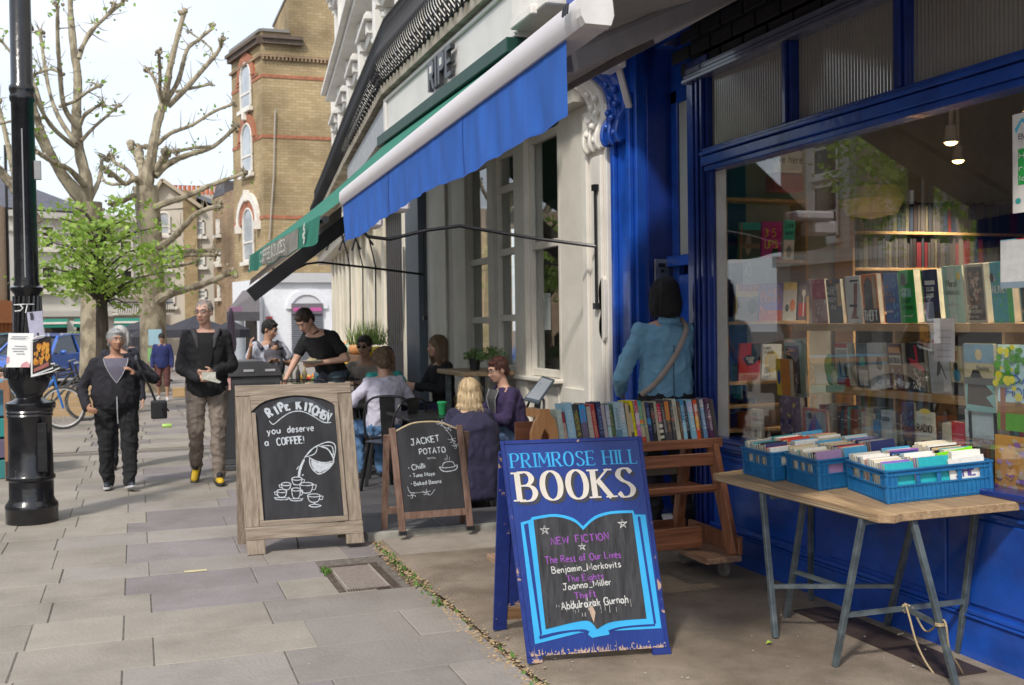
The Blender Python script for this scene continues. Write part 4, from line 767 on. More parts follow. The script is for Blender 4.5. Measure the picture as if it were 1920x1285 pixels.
for xa, xb, yt, yb, th, base, lab, cat, art, title, X, zb in FL:
    a = PX(xa, yb, X); b = PX(xb, yb, X); zz = a.z; h_ = PX((xa+xb)/2, yt, X).z-zz
    if zb is None and zz < .93: zz = .801; h_ = PX((xa+xb)/2, yt, X).z-zz
    fb = face_book(lab, (X, a.y, zz+.001), a.y-b.y, h_, th, -R(90), -R(3) if zb is None else 0, base, art, title, name=cat, cat=cat)
    if zz > .86:                              # stands on a small clear riser
        obj('stand', MB().box((.01,.001,.8-zz),(.02,.012,0)).box((a.y-b.y-.02,.001,.8-zz),(a.y-b.y-.01,.012,0)).box((.01,.001,.8-zz-.0),(a.y-b.y-.01,th+.03,.805-zz)), BLACK, fb)
# spines standing in rows behind the ledge books
x = 1508; k = 0
sp_c = [(.3,.08,.03),(.4,.1,.04),(.2,.18,.16),(.45,.43,.4),(.4,.38,.36),(.33,.28,.22),(.06,.06,.08),(.07,.16,.2),(.25,.03,.06),(.05,.3,.3)]
y = 5.55
while y > 3.6:
    w_ = RF.uniform(.022,.04); c = sp_c[k % 10]; hh = RF.uniform(.19,.235)
    r_ = thing('book', '%s spine, %s from the left in the row under the long shelf' % (tone(c), ordn(k)), 'book', (3.98, y, .83), 0, 'book spines under the long window shelf')
    obj('cover', MB().box((0,-w_,0),(.13,0,hh)), C(c), r_); obj('band', MB().box((-.001,-w_*.9,hh*.7),(0,-w_*.1,hh*.74)), C(tuple(min(1, q+.3) for q in c)), r_)
    y -= w_+.003; k += 1
for i in range(26):
    c = sp_c[(i*7) % 10]; w_ = RF.uniform(.02,.03); hh = RF.uniform(.16,.2)
    tb = tag(obj('book', MB().box((4.14,5.5-i*.07-w_,z1-.245-.18),(4.22,5.5-i*.07,z1-.245-.18+hh)), C(c)), '%s spine, %s from left at the back under the upper long shelf' % (tone(c), ordn(i)), 'book', 'spines at the back of the middle window shelf')
# books lying behind at upper right shelf (greyish reflections area)
# small toy duck-like soft figure replaced by a plain green yellow fabric ornament
p = PX(1560,725,3.98); t = thing('fabric_ornament', 'green and yellow soft ornament leaning beside the white and red paperback', 'ornament', (3.98,p.y,z2)); obj('body', MB().ell((0,0,.06),(.03,.04,.06)).ell((0,.03,.12),(.025,.03,.07)), M('lime_felt', (.3,.4,.06), .9), t, smooth=True); obj('wing', MB().ell((-.02,-.05,.05),(.012,.03,.05)), C((.6,.5,.2)), t, smooth=True)
# lemon tree book, orange pattern bag, signs stuck to the glass
XS = 3.66
def flat(label, cat, name, x0, x1, y0, y1, X, base, art, title, th=.008):
    a = PX(x0, y1, X); b = PX(x1, y1, X); h_ = PX((x0+x1)/2, y0, X).z-PX((x0+x1)/2, y1, X).z
    return face_book(label, (X, a.y, PX((x0+x1)/2, y1, X).z), a.y-b.y, h_, th, -R(90), 0, base, art, title, name=name, cat=cat)
LM = [('r',0,0,1,.27,(.12,.4,.03)),('r',0,.2,1,.33,(.3,.16,.05)),('r',.05,.0,.14,.5,(.3,.1,.06)),('s',.25,.55,.95,.95,30,(.1,.3,.06)),('s',.0,.55,.25,.95,16,(.1,.35,.03)),('s',.0,.5,.32,.98,14,(.75,.65,.03)),('s',.3,.36,.8,.5,5,(.7,.6,.05)),('s',.2,.08,.98,.16,8,(.3,.5,.05))]
flat('tall book with a painted lemon tree at the right edge of the window','book','book',1871,1985,647,812,3.69,(.5,.68,.75),LM,[('DAVID',.24,.55,.1,.8,(.03,.12,.5)),('HOLMES',.16,.4,.1,.85,(.03,.12,.5))])
flat('orange wrapping with pink and purple squiggles below the lemon tree book','wrapping','wrapping_paper',1866,1985,822,945,3.69,(.7,.32,.03),[('s',.05,.05,.95,.95,26,(.55,.3,.5)),('s',.05,.05,.95,.95,10,(.6,.45,.25)),('s',.05,.05,.95,.95,10,(.3,.1,.4))],[])
flat('blank white notice taped to the glass at the right edge of the window','notice','notice',1876,1985,447,527,3.628,(.66,.66,.66),[('r',0,-.15,1,0,(.25,.33,.4)),('r',.0,1,.3,1.02,cS),('r',.3,1,.6,1.02,cR),('r',.6,1,1,1.02,cG)],[],.002)
flat('white poster with blue waves and green boxes high on the right of the window','poster','poster',1899,1990,205,395,3.628,cW,[('p',[(.05,.85),(.2,.95),(.4,.9),(.6,.97),(.9,.9),(.9,.86),(.6,.93),(.4,.86),(.2,.91),(.08,.8)],(.1,.5,.7)),('r',.12,.28,.9,.64,cG),('d',.12,.12,.06,.03,cT)],[('BOOK',.15,.74,.05,.6,cD),('HELP',.16,.54,.06,.5,cW),('read',.16,.42,.06,.5,cW),('local',.16,.32,.05,.5,cW)],.002)
flat('curled white till receipt poster hanging in front of the upper long shelf','leaflet','leaflet',1751,1790,597,678,3.66,(.62,.56,.6),[('r',.2,.1+.09*q,.85,.12+.09*q,cGr) for q in range(9)][0:0]+[('r',.2,.1,.85,.12,cGr),('r',.2,.25,.85,.27,cGr),('r',.2,.4,.85,.42,cGr),('r',.2,.55,.85,.57,cGr),('r',.2,.7,.85,.72,cGr)],[],.002)
flat('grey card with a faint round letter taped inside above the second shelf','card','card',1393,1455,486,532,3.7,(.27,.265,.25),[],[('IO',.08,.35,.5,.25,(.45,.44,.42))],.002)
# ------------------------------------------------------------------ blue A-board of the bookshop
def frame_from(bl, br, tl, tr):
    """flat board frame from four corners: returns O,U,V,N, size"""
    bl, br, tl, tr = map(Vector, (bl, br, tl, tr)); U = (br-bl); w_ = U.length; U.normalize(); V = (tl-bl); V = (V-U*V.dot(U)); h_ = V.length; V.normalize(); Nn = U.cross(V)
    return bl, U, V, Nn, w_, h_
wornB = M('worn_blue_board', (.008,.03,.2), .45, col2=(.012,.045,.26), sc=1.3, st=(3,3,.7), bump=.2, bs=30, wear=((.42,.3,.22), 5.5, .72), coat=.1)
edgeB = M('worn_blue_edge', (.01,.03,.2), .5, sc=12, bump=.3, bs=30, wear=((.5,.33,.22), 9, .6))
bl = G(990,1245,FCZ); br = G(1257,1226,FCZ)
bl = Vector(bl); br = G(1257,1226,FCZ); TLp = PY(935,825,4.70); TRp = PY(1205,820,4.58); V = ((TLp-bl)+(TRp-br))/2; h_ = V.length; V.normalize(); Ux = (br-bl).normalized(); Fw = Vector((-Ux.y, Ux.x, 0)).normalized(); Nn = Ux.cross(V).normalized()
t = thing('pavement_board', 'blue A-board with white BOOKS lettering and a painted open book, worn wooden edges', 'sandwich board', (bl.x, bl.y, 0)); W = dict(world=True)
w_ = (br-bl).length; O = Vector(bl)
def slabO(mb, x0, y0, x1, y1, d0, d1, O=O, U=Ux, V=V, Nn=Nn):
    P = [O+U*x+V*y+Nn*d for d in (d0, d1) for x, y in ((x0,y0),(x1,y0),(x1,y1),(x0,y1))]
    mb.add(P, [(0,3,2,1),(4,5,6,7),(0,1,5,4),(1,2,6,5),(2,3,7,6),(3,0,4,7)])
m = MB(); slabO(m, .0, .03, w_, h_, -.02, 0); obj('front_panel', m, wornB, t, **W, bevel=.003)
m = MB()
for a in ((0,.03,.018,h_),(w_-.018,.03,w_,h_),(.018,h_-.018,w_-.018,h_)): slabO(m, *a, 0, .005)
obj('rim', m, edgeB, t, **W, bevel=.002)
m = MB(); slabO(m, 0, 0, .07, .03, -.02, 0); slabO(m, w_-.085, .0, w_+.004, .03, -.02, .003); obj('foot', m, edgeB, t, **W)
# rear panel
top = O+V*(h_-.01)+Fw*.03; O2 = G(925,1183,FCZ)
V2 = (top-O2).normalized(); N2 = Ux.cross(V2).normalized()
m = MB(); slabO(m, 0, .0, .07, h_, -.02, 0, O2, Ux, V2, N2); slabO(m, w_-.07, 0, w_, h_, -.02, 0, O2, Ux, V2, N2); slabO(m, .07, .14, w_-.07, h_, -.016, -.006, O2, Ux, V2, N2); obj('rear_panel', m, edgeB, t, **W, bevel=.002)
m = MB(); slabO(m, .07, .06, w_-.07, .13, -.016, -.004, O2, Ux, V2, N2); obj('rear_rail', m, wood('bare_board_wood', (.2,.11,.05), (.34,.2,.1)), t, **W)
fr = (O+Nn*.0012, Ux, V, Nn); CY = M('cyan_paint', (.04,.42,.8), .45, var=.08, sc=8, wear=((.35,.3,.25), 8, .72)); BK = M('board_black', (.022,.022,.026), .8, col2=(.06,.06,.065), sc=5, st=(9,9,.8), bump=.2, wear=((.32,.32,.34), 14, .74)); CRM = M('cream_lettering', (.72,.66,.58), .5, var=.06, sc=20)
def px2(x, y):       # photo pixel -> board coordinates
    d = ray(x, y); q = Vector((0,0,H)); tt = (O-q).dot(Nn)/d.dot(Nn); p = q+d*tt-O; c = Ux.dot(V); a, b = p.dot(Ux), p.dot(V); return ((a-c*b)/(1-c*c), (b-c*a)/(1-c*c))
a = px2(960,878); b = px2(1200,862)
m = MB(); x0_, y0_ = a; serif(m, 'PRIMROSE HILL', x0_, y0_, .067, b[0]-a[0], fr, .15, .045); obj('lettering', m, CY, t, **W)
a = px2(975,941); b = px2(1203,930)
m = MB(); serif(m, 'BOOKS', a[0]+.014, a[1]-.012, .135, b[0]-a[0], fr, .2, .055); obj('letter_shadow', m, M('letter_shade', (.05,.05,.055), .6), t, **W)
m = MB(); serif(m, 'BOOKS', a[0], a[1]+.002, .135, b[0]-a[0], (fr[0]+Nn*.0015, Ux, V, Nn), .2, .055); obj('lettering', m, CRM, t, **W)
def pp(*q): return [px2(*a) for a in q]
out = pp((976,980),(994,975),(997,970)) + smooth_pts(pp((997,970),(1040,964),(1075,972),(1093,987))) + smooth_pts(pp((1093,987),(1115,968),(1145,959),(1187,957))) + pp((1190,965),(1210,965),(1240,1178)) + pp((1205,1180),(1143,1183),(1142,1190),(1110,1196),(1100,1188),(1090,1186)) + pp((1003,1208),(976,980))
m = MB().poly([(x, y) for x, y in out], (fr[0]+Nn*.0006, Ux, V)); obj('painted_book', m, CY, t, **W)
for A in (pp((982,984),(990,981),(1016,1188),(1013,1195)), pp((1195,969),(1200,969),(1230,1168),(1226,1172)), smooth_pts(pp((1010,1193),(1050,1184),(1092,1180),(1105,1184)),3)+smooth_pts(pp((1102,1190),(1085,1184),(1050,1189),(1012,1199)),3), smooth_pts(pp((1140,1182),(1160,1176),(1195,1172),(1228,1170)),3)+smooth_pts(pp((1228,1174),(1190,1176),(1160,1180),(1142,1186)),3)):
    m = MB().poly(A, (fr[0]+Nn*.0016, Ux, V)); obj('painted_line', m, wornB, t, **W)
inn = pp((1000,975)) + smooth_pts(pp((1000,975),(1040,969),(1075,978),(1093,994))) + smooth_pts(pp((1093,994),(1115,974),(1145,964),(1185,962))) + pp((1212,1160)) + smooth_pts(pp((1212,1160),(1170,1163),(1140,1168),(1119,1180)))+smooth_pts(pp((1119,1180),(1105,1165),(1080,1166),(1023,1180)))
m = MB().poly(inn, (fr[0]+Nn*.0022, Ux, V)); obj('chalk_panel', m, BK, t, **W)
fr2 = (fr[0]+Nn*.003, Ux, V, Nn); WCH = M('white_chalk', (.6,.6,.58), .95, var=.15, sc=80, wear=((.15,.15,.15), 90, .6)); PCH = M('purple_chalk', (.3,.09,.42), .95, var=.15, sc=80, wear=((.09,.04,.12), 90, .6))
def chalk(mb, txt, a, b, hh, jit=.05, w=.15, fr=None, conv=None):
    A, B = conv(*a), conv(*b); rot = math.atan2(B[1]-A[1], B[0]-A[0]); write(mb, txt, A[0], A[1], hh, fr, w, jit=jit, rot=rot, rough=.35, fit=math.hypot(B[0]-A[0], B[1]-A[1]))
m = MB()
for tx, a, b, hh in (('NEW  FICTION',(1034,1021),(1146,1011),.032),('The Rest of Our Lives',(1023,1057),(1166,1045),.032),('The Eights',(1063,1091),(1135,1085),.027),('Theft',(1078,1123),(1120,1118),.03)): chalk(m, tx, a, b, hh, fr=fr2, conv=px2)
obj('chalk_writing', m, PCH, t, **W)
m = MB()
for tx, a, b, hh in (('Benjamin_Markovits',(1035,1075),(1166,1063),.03),('Joanna_Miller',(1056,1107),(1148,1096),.03),('Abdulrazak Gurnah',(1053,1143),(1180,1129),.034)): chalk(m, tx, a, b, hh, fr=fr2, conv=px2)
def star(cx, cy, r_): c = px2(cx, cy); return [(c[0]+r_*math.sin(i*4*math.pi/5), c[1]+r_*math.cos(i*4*math.pi/5)) for i in range(6)]
for c in ((1021,994,.021),(1167,982,.021),(1091,1025,.017)): ribbon(m, star(*c), fr2, .005, rough=.4)
for i in range(26):
    q = px2(RF.uniform(1040,1190), RF.uniform(1125,1160)); ribbon(m, [(q[0],q[1]),(q[0]+RF.uniform(-.002,.002),q[1]+RF.uniform(.01,.04))], fr2, .0015, rough=.5)
obj('chalk_writing', m, WCH, t, **W)
m = MB().poly([px2(*q) for q in ((1103,1140),(1110,1136),(1116,1148),(1113,1168),(1108,1155))], (fr2[0]+Nn*.001, Ux, V)); obj('bare_patch', m, M('bare_ply', (.5,.36,.27), .8), t, **W)
m = MB()
for i in range(230):
    x = RF.uniform(.01, w_-.01); y = .033+(RF.expovariate(1/.006) if RF.random() < .5 else 0); hh = min(.05, RF.expovariate(1/.007)+.002); q = RF.uniform(.0008,.004)*(2 if hh < .008 else 1)
    m.poly([(x-q,y),(x+q*.8,y-.001),(x+q*RF.uniform(.2,1),y+hh*.5),(x+q*.3,y+hh),(x-q*RF.uniform(.3,1),y+hh*.6)], (O+Nn*(.0016+.00001*i), Ux, V))
obj('bare_edge', m, MT['bare_ply'], t, **W)
# ------------------------------------------------------------------ wooden cafe board (RIPE KITCHEN)
OLDW = wood('weathered_pallet_wood', (.19,.145,.105), (.38,.315,.245), .8, axis=2, bump=.6); OLDH = wood('weathered_pallet_wood_rail', (.19,.145,.105), (.38,.315,.245), .8, axis=0, bump=.6)
CHB = M('chalkboard', (.02,.02,.023), .85, col2=(.04,.04,.045), sc=3, st=(3,3,.8))
def easel(label, L0, R0, htop, wd, lean, mat, math_, legw, chal, arch, zf, name='cafe_board', tl=-.05):
    bl = Vector(L0); br = Vector(R0); U = (br-bl).normalized(); Fw = Vector((-U.y,U.x,0)); V = (Vector((0,0,1))*math.cos(lean)+Fw*math.sin(lean)+Vector((tl,0,0))).normalized(); Nn = U.cross(V).normalized(); w_ = (br-bl).length
    t = thing(name, label, 'sandwich board', (bl.x, bl.y, 0))
    return t, bl, U, V, Nn, w_, Fw
L0 = G(464,1042); R0 = G(684,1026); htop = 1.2
t, O, U, V, Nn, w_, Fw = easel('big weathered wooden A-board chalked RIPE KITCHEN with cups and a pouring jug', L0, R0, 1.2, 0, R(9), OLDW, OLDH, .1, None, True, 0)
def SO(mb, *a): slabO(mb, *a, O, U, V, Nn)
Hh = 1.135
for a in ((0,0,.125,.19),(w_-.125,.03,w_,.19)): m = MB(); SO(m, *a, -.05, .012); obj('leg', m, OLDW, t, bevel=.004, **W)
for a in ((-.0,.19,.1,Hh-.033),(w_-.1,.19,w_,Hh-.033)): m = MB(); SO(m, *a, -.035, .0); obj('plank', m, OLDW, t, bevel=.004, **W)
m = MB(); SO(m, .0, Hh-.03, w_, Hh+.045, -.035, .004); obj('plank', m, OLDH, t, bevel=.004, **W)
m = MB(); SO(m, .0, .1, w_, .186, -.03, .016); obj('plank', m, OLDH, t, bevel=.004, **W)
m = MB(); SO(m, .07, .192, w_-.07, Hh-.025, -.02, -.008); obj('chalk_panel', m, CHB, t, **W)
cx = w_/2; ar = [(.1,Hh-.14),(.1,Hh-.028),(w_-.1,Hh-.028),(w_-.1,Hh-.14)]+smooth_pts([(w_-.1,Hh-.14),(w_-.2,Hh-.07),(cx,Hh-.036),(.2,Hh-.07),(.1,Hh-.14)])
m = MB().prism(ar[:4]+ar[5:-1], Nn*.012, (O-Nn*.006, U, V)); obj('arched_head', m, OLDH, t, **W)
for a in ((.1,.23,.128,Hh-.15),(w_-.128,.23,w_-.1,Hh-.1)): m = MB(); SO(m, *a, -.008, .014); obj('batten', m, OLDW, t, bevel=.003, **W)
m = MB(); SO(m, .1, .192, w_-.1, .23, -.008, .014); obj('batten', m, OLDH, t, bevel=.003, **W)
Vr = Vector((0,0,1))*math.cos(R(9))-Fw*math.sin(R(9)); tp = O+V*Hh+Fw*.05; Or = tp-Vr*(tp.z/Vr.z); Nr = U.cross(Vr)
m = MB(); slabO(m, 0,0,.09,Hh,-.03,0,Or,U,Vr,Nr); slabO(m, w_-.09,0,w_,Hh,-.03,0,Or,U,Vr,Nr); slabO(m, .09,.2,w_-.09,Hh,-.03,-.01,Or,U,Vr,Nr); obj('rear_leg_frame', m, OLDW, t, **W)
m = MB(); q = [O+U*(w_*.42)+V*.12, O+U*(w_*.44)+V*.06-Nn*.1+Vector((0,0,-.05)), O+U*(w_*.46)+V*.07-Nn*.3]; m.tube(q, .004); obj('wire_stay', m, BLACK, t, **W)
def pxb(O, U, V, Nn):
    def f(x, y): d = ray(x, y); q = Vector((0,0,H)); tt = (O-q).dot(Nn)/d.dot(Nn); p = q+d*tt-O; c = U.dot(V); a, b = p.dot(U), p.dot(V); return ((a-c*b)/(1-c*c), (b-c*a)/(1-c*c))
    return f
OO = O-Nn*.0065; f1 = pxb(OO, U, V, Nn); fr = (OO, U, V, Nn); CHW = M('pale_chalk', (.5,.54,.58), .95, var=.15, sc=60, wear=((.14,.14,.15), 70, .62))
def zr(x, y): return (460+x/4.941, 730+y/4.941)      # measured on an enlargement of the photograph
def cz(x, y): return f1(*zr(x, y))
m = MB()
for ch, x, y, r_ in (('R',228,262,.55),('I',300,235,.45),('P',335,212,.36),('E',385,195,.25),('K',478,188,.0),('I',548,200,-.2),('T',572,212,-.28),('C',615,228,-.36),('H',658,248,-.42),('E',700,268,-.46),('N',735,278,-.5)):
    a = cz(x, y); write(m, ch, a[0], a[1], .062, fr, .26, rot=r_, rough=.15, wx=.85)
for tx, a, b, hh in (('you',(205,420),(340,405),.045),('deserve',(392,402),(645,382),.045),('a',(185,525),(232,520),.048),('COFFEE!',(296,520),(555,498),.05)):
    A = cz(*a); B = cz(*b); write(m, tx, A[0], A[1], hh, fr, .17, rot=math.atan2(B[1]-A[1],B[0]-A[0]), rough=.2, fit=math.hypot(B[0]-A[0],B[1]-A[1]))
def ln(w_, *p, k=4, cl=False): ribbon(m, smooth_pts([cz(*q) for q in p], k), fr, w_, rough=.25)
ln(.007,(222,292),(260,325),(330,270),(420,215),(520,205),(620,245),(720,305),(795,308))
ln(.008,(545,640),(600,570),(665,525),(760,490),(820,505),(835,560),(815,660))
ln(.006,(560,625),(640,600),(665,545),(640,540),(590,590),(560,625)); ln(.007,(670,525),(760,550),(815,640),(818,665)); ln(.006,(700,530),(790,525),(812,560),(810,610),(760,555),(700,530))
ln(.008,(595,630),(600,700),(640,760),(690,785),(770,740),(822,670)); ln(.008,(600,640),(670,670),(740,680),(822,665))
m.poly([cz(*q) for q in ((610,655),(670,680),(740,688),(810,680),(770,735),(690,775),(640,752),(612,700))], (OO+Nn*.0007, U, V))
ln(.016,(545,650),(510,730),(495,810)); ln(.006,(475,745),(490,720),(492,712)); ln(.006,(525,800),(540,790))
def cup(x, y, w_, h_, sau=True, handle=1):
    ln(.006,(x-w_,y),(x-w_*.5,y-14),(x+w_*.5,y-14),(x+w_,y),(x+w_*.5,y+12),(x-w_*.5,y+12),(x-w_,y)); ln(.006,(x-w_,y),(x-w_*.8,y+h_*.7),(x-w_*.4,y+h_),(x+w_*.4,y+h_),(x+w_*.8,y+h_*.7),(x+w_,y))
    ln(.005,(x+handle*w_,y+8),(x+handle*w_*1.45,y+8),(x+handle*w_*1.3,y+h_*.6),(x+handle*w_*.85,y+h_*.6))
    if sau: ln(.006,(x-w_*1.5,y+h_),(x-w_,y+h_+22),(x+w_,y+h_+22),(x+w_*1.5,y+h_)); ln(.004,(x-w_*1.4,y+h_+6),(x+w_*1.4,y+h_+6))
cup(478,830,48,55,False); cup(378,880,44,50,False,-1); cup(338,945,46,55,True,-1); cup(470,930,42,80,True); cup(565,880,62,80,False); cup(635,985,58,60,False)
ln(.006,(590,1080),(640,1065),(700,1080),(640,1092),(590,1080)); ln(.01,(640,1045),(640,1065))
obj('chalk_writing', m, CHW, t, **W)
m = MB(); q = f1(*zr(480,110)); m.poly(smooth_pts([cz(*a) for a in ((215,190),(320,110),(480,70),(640,110),(790,220),(700,180),(560,120),(420,125),(300,170),(215,190))], 3)[:-1], (OO+Nn*.0003, U, V)); obj('chalk_smudge', m, M('smudge', (.07,.08,.095), .95, var=.3, sc=12), t, **W)
# ------------------------------------------------------------------ small cafe board (JACKET POTATO)
BRW = wood('brown_board_wood', (.12,.06,.04), (.26,.17,.13), .6, axis=2)
L0 = G(750,1005,TZ); R0 = G(889,994,TZ)
t, O, U, V, Nn, w_, Fw = easel('small brown framed A-board chalked JACKET POTATO with chilli, tuna mayo and baked beans', L0, R0, .85, 0, R(10), BRW, BRW, .05, None, True, TZ)
Hs = PY(745,805,O.y+.1).z-TZ+.02
for a in ((-.0,0,.048,Hs),(w_-.048,0,w_,Hs)): m = MB(); SO(m, *a, -.025, 0.006); obj('leg', m, BRW, t, bevel=.004, **W); 
for x in (0, w_-.048): m = MB(); SO(m, x-.003, -.0, x+.051, .03, -.03, .01); obj('foot', m, BLACK, t, **W)
m = MB(); SO(m, .048, .115, w_-.048, .165, -.02, 0); obj('rail', m, BRW, t, **W)
ap = [(.048,.165),(w_-.048,.165),(w_-.048,Hs-.03)]+smooth_pts([(w_-.048,Hs-.03),(w_*.7,Hs+.02),(w_*.5,Hs+.03),(w_*.3,Hs+.02),(.048,Hs-.03)])[1:]
m = MB().prism(ap, Nn*.01, (O-Nn*.014, U, V)); obj('chalk_panel', m, CHB, t, **W)
m = MB(); ribbon(m, [(x, y+.004) for x, y in ap[2:]], (O+Nn*0, U, V, Nn), .012); m2 = MB().tube([O+U*x+V*(y+.004)-Nn*.008 for x, y in ap[2:]], .008, 6); obj('top_edge', m2, C((.45,.36,.22)), t, **W)
Vr = Vector((0,0,1))*math.cos(R(12))-Fw*math.sin(R(12)); tp = O+V*(Hs-.1)+Fw*.02; Or = tp-Vr*((tp.z-TZ)/Vr.z); Nr = U.cross(Vr)
for x in (-.045, w_-.0): m = MB(); slabO(m, x,0,x+.045,Hs-.05,-.02,0,Or,U,Vr,Nr); obj('rear_leg', m, BRW, t, **W)
m = MB(); slabO(m, 0,.12,w_,.17,-.02,0,Or,U,Vr,Nr); obj('rail', m, BRW, t, **W)
OO = O-Nn*.0035; f2 = pxb(OO, U, V, Nn); fr = (OO, U, V, Nn)
def cz(x, y): return f2(740+x/5.5875, 780+y/5.5875)
m = MB()
for tx, a, b, hh in (('JACKET',(175,310),(485,262),.045),('POTATO',(262,405),(545,380),.04),('WITH:',(345,455),(440,450),.014),('Chilli',(185,568),(332,545),.038),('Tuna Mayo',(195,645),(430,620),.028),('Baked Beans',(205,732),(500,700),.028)):
    A = cz(*a); B = cz(*b); write(m, tx, A[0], A[1], hh, fr, .16, rot=math.atan2(B[1]-A[1],B[0]-A[0]), rough=.2, fit=math.hypot(B[0]-A[0],B[1]-A[1]))
for x, y in ((148,545),(163,630),(175,712)): A = cz(x, y); m.poly([(A[0]+.005*math.cos(i), A[1]+.004*math.sin(i)) for i in range(6)], (OO+Nn*.001, U, V))
ln(.006,(470,535),(500,575),(560,582),(640,560),(655,515),(610,535),(520,545),(470,535)); ln(.005,(500,530),(520,490),(600,480),(630,520)); ln(.003,(545,465),(550,430),(545,405)); ln(.003,(570,465),(575,430)); ln(.003,(530,465),(528,440))
for bx, by in ((480,70),(560,130),(600,250),(640,310),(180,830),(330,800)):
    for q in range(5): a_ = q*1.25+bx; ln(.003,(bx,by),(bx+30*math.cos(a_)+8,by+26*math.sin(a_)),(bx+44*math.cos(a_+.3),by+34*math.sin(a_+.3)))
ln(.003,(445,55),(500,100),(560,170),(600,230),(630,330)); ln(.003,(135,740),(160,800),(240,805),(300,800),(370,830),(420,770))
obj('chalk_writing', m, CHW, t, **W)
# ------------------------------------------------------------------ dark plastic board behind the man
t = thing('plastic_board', 'tall dark grey plastic A-board with a rounded handled top and two small leaflets', 'sandwich board', (1.1,12,0))
def dboard(y, x0=.82, x1=1.5):
    m = MB().prism([(x0,.06),(x1,.06),(x1,1.02),(x0,1.02)], (0,.05,0), (Vector((0,y,0)),Vector((1,0,0)),Vector((0,0,1)))); return m
DG = M('dark_grey_plastic', (.085,.085,.09), .45, var=.1); DG2 = M('darker_grey_plastic', (.055,.055,.06), .4, var=.1)
obj('panel', dboard(11.9).box((.8,11.88,0),(1.0,11.97,.06)).box((1.32,11.88,0),(1.52,11.97,.06)), DG, t, bevel=.008, **W); obj('panel', dboard(12.45), DG, t, bevel=.008, **W)
m = MB().prism([(.8,1.02),(1.52,1.02),(1.5,1.1),(1.42,1.15),(1.3,1.19),(1.02,1.19),(.9,1.15),(.82,1.1)], (0,.62,0), (Vector((0,11.87,0)),Vector((1,0,0)),Vector((0,0,1)))); obj('top', m, DG, t, bevel=.008, **W)
for x in (.88,1.1,1.33): obj('handle_slot', MB().box((x,11.86,1.075),(x+.11,11.868,1.1)), M('slot_white', (.6,.6,.6), .5), t, **W)
obj('inset', MB().box((.88,11.893,.14),(1.44,11.899,.95)), DG2, t, **W)
for z in (.3,.56): obj('leaflet', MB().box((1.17,11.88,z),(1.3,11.892,z+.22)), WPAPER, t, **W)
mb = MB(); [mb.box((.84+q*.045,11.883,.88),(.875+q*.045,11.892,1.02)) for q in range(3)]; obj('sticker', mb, M('pink_print', (.65,.3,.3), .6, col2=(.7,.6,.5), sc=20), t, **W)
# ------------------------------------------------------------------ book trolley
W = dict(world=True)
MAH = wood('red_brown_wood', (.13,.045,.02), (.3,.12,.06), .45, axis=0, bump=.4); MAHZ = wood('red_brown_wood_upright', (.14,.05,.022), (.33,.14,.07), .45, axis=2, bump=.4); PINE = wood('orange_pine', (.45,.19,.06), (.62,.3,.11), .45, axis=2)
t = thing('book_trolley', 'red brown wooden book trolley on castors with a tilted top shelf of spines', 'trolley', (2.8,5.85,0))
cx0, cx1 = 2.12, 3.33; zs = .85
# slanting top shelf, its rail, lower rails
m = MB().bar((cx0,5.83,zs-.02),(cx1+.04,5.83,zs-.02),.26,.03); obj('top_shelf', m, MAH, t, bevel=.003, **W)
obj('front_lip', MB().box((cx0,5.675,zs-.045),(cx1+.04,5.698,zs+.012)), MAH, t, bevel=.003, **W); obj('backboard', MB().box((cx0,5.94,zs),(cx1,5.955,zs+.14)), MAH, t, **W)
for z, y in ((.70,5.66),(.55,5.64)): obj('rail', MB().box((cx0,y,z),(cx1,y+.025,z+.075 if z > .6 else z+.035)), MAH, t, bevel=.003, **W)
obj('lower_shelf', MB().box((cx0,5.665,.535),(cx1,6.02,.55)), MAH, t, **W); obj('back_rail', MB().box((cx0,6.03,.60),(cx1,6.05,.7)), M('grey_wood', (.2,.16,.13), .7), t, **W)
obj('base_rail', MB().box((cx0,5.72,.19),(cx1-.08,5.75,.32)), MAH, t, bevel=.003, **W); obj('base_rail', MB().box((cx0,6.07,.19),(cx1,6.1,.3)), MAH, t, bevel=.003, **W)
for x in (cx1-.02, cx0+.04):
    obj('upright', MB().bar((x,5.7,zs-.03),(x+.06,5.56,.17),.05,.07), MAHZ, t, bevel=.004, **W); obj('upright', MB().bar((x-.05,5.92,zs-.03),(x-.05,6.08,.17),.05,.07), MAHZ, t, bevel=.004, **W)
    m = MB().prism([(5.5,.135),(6.16,.135),(6.16,.17),(5.5,.17)], (.24,0,0), (Vector((x-.16,0,0)),Vector((0,1,0)),Vector((0,0,1)))); obj('foot_board', m, wood('worn_foot_wood', (.2,.1,.06), (.4,.26,.18), .6, axis=1), t, bevel=.004, **W)
    obj('side_block', MB().box((x+.07,5.52,.17),(x+.1,6.14,.28)), MAHZ, t, bevel=.004, **W)
for x, y in ((3.36,5.66),(3.30,6.04),(2.2,5.66),(2.2,6.04)):
    c = obj('castor', MB().box((x-.03,y-.03,.112),(x+.03,y+.03,.133)).box((x-.024,y-.006,.055),(x-.02,y+.02,.115)).box((x+.02,y-.006,.055),(x+.024,y+.02,.115)), M('zinc', (.25,.25,.26), .4, metal=.7), t, **W)
    obj('wheel', MB().lathe([(.012,-.018),(.045,-.018),(.052,-.01),(.052,.01),(.045,.018),(.012,.018)], 22, (x,y,.064), 'x'), M('grey_rubber', (.2,.185,.165), .8, var=.2, sc=20), c, smooth=True, **W)
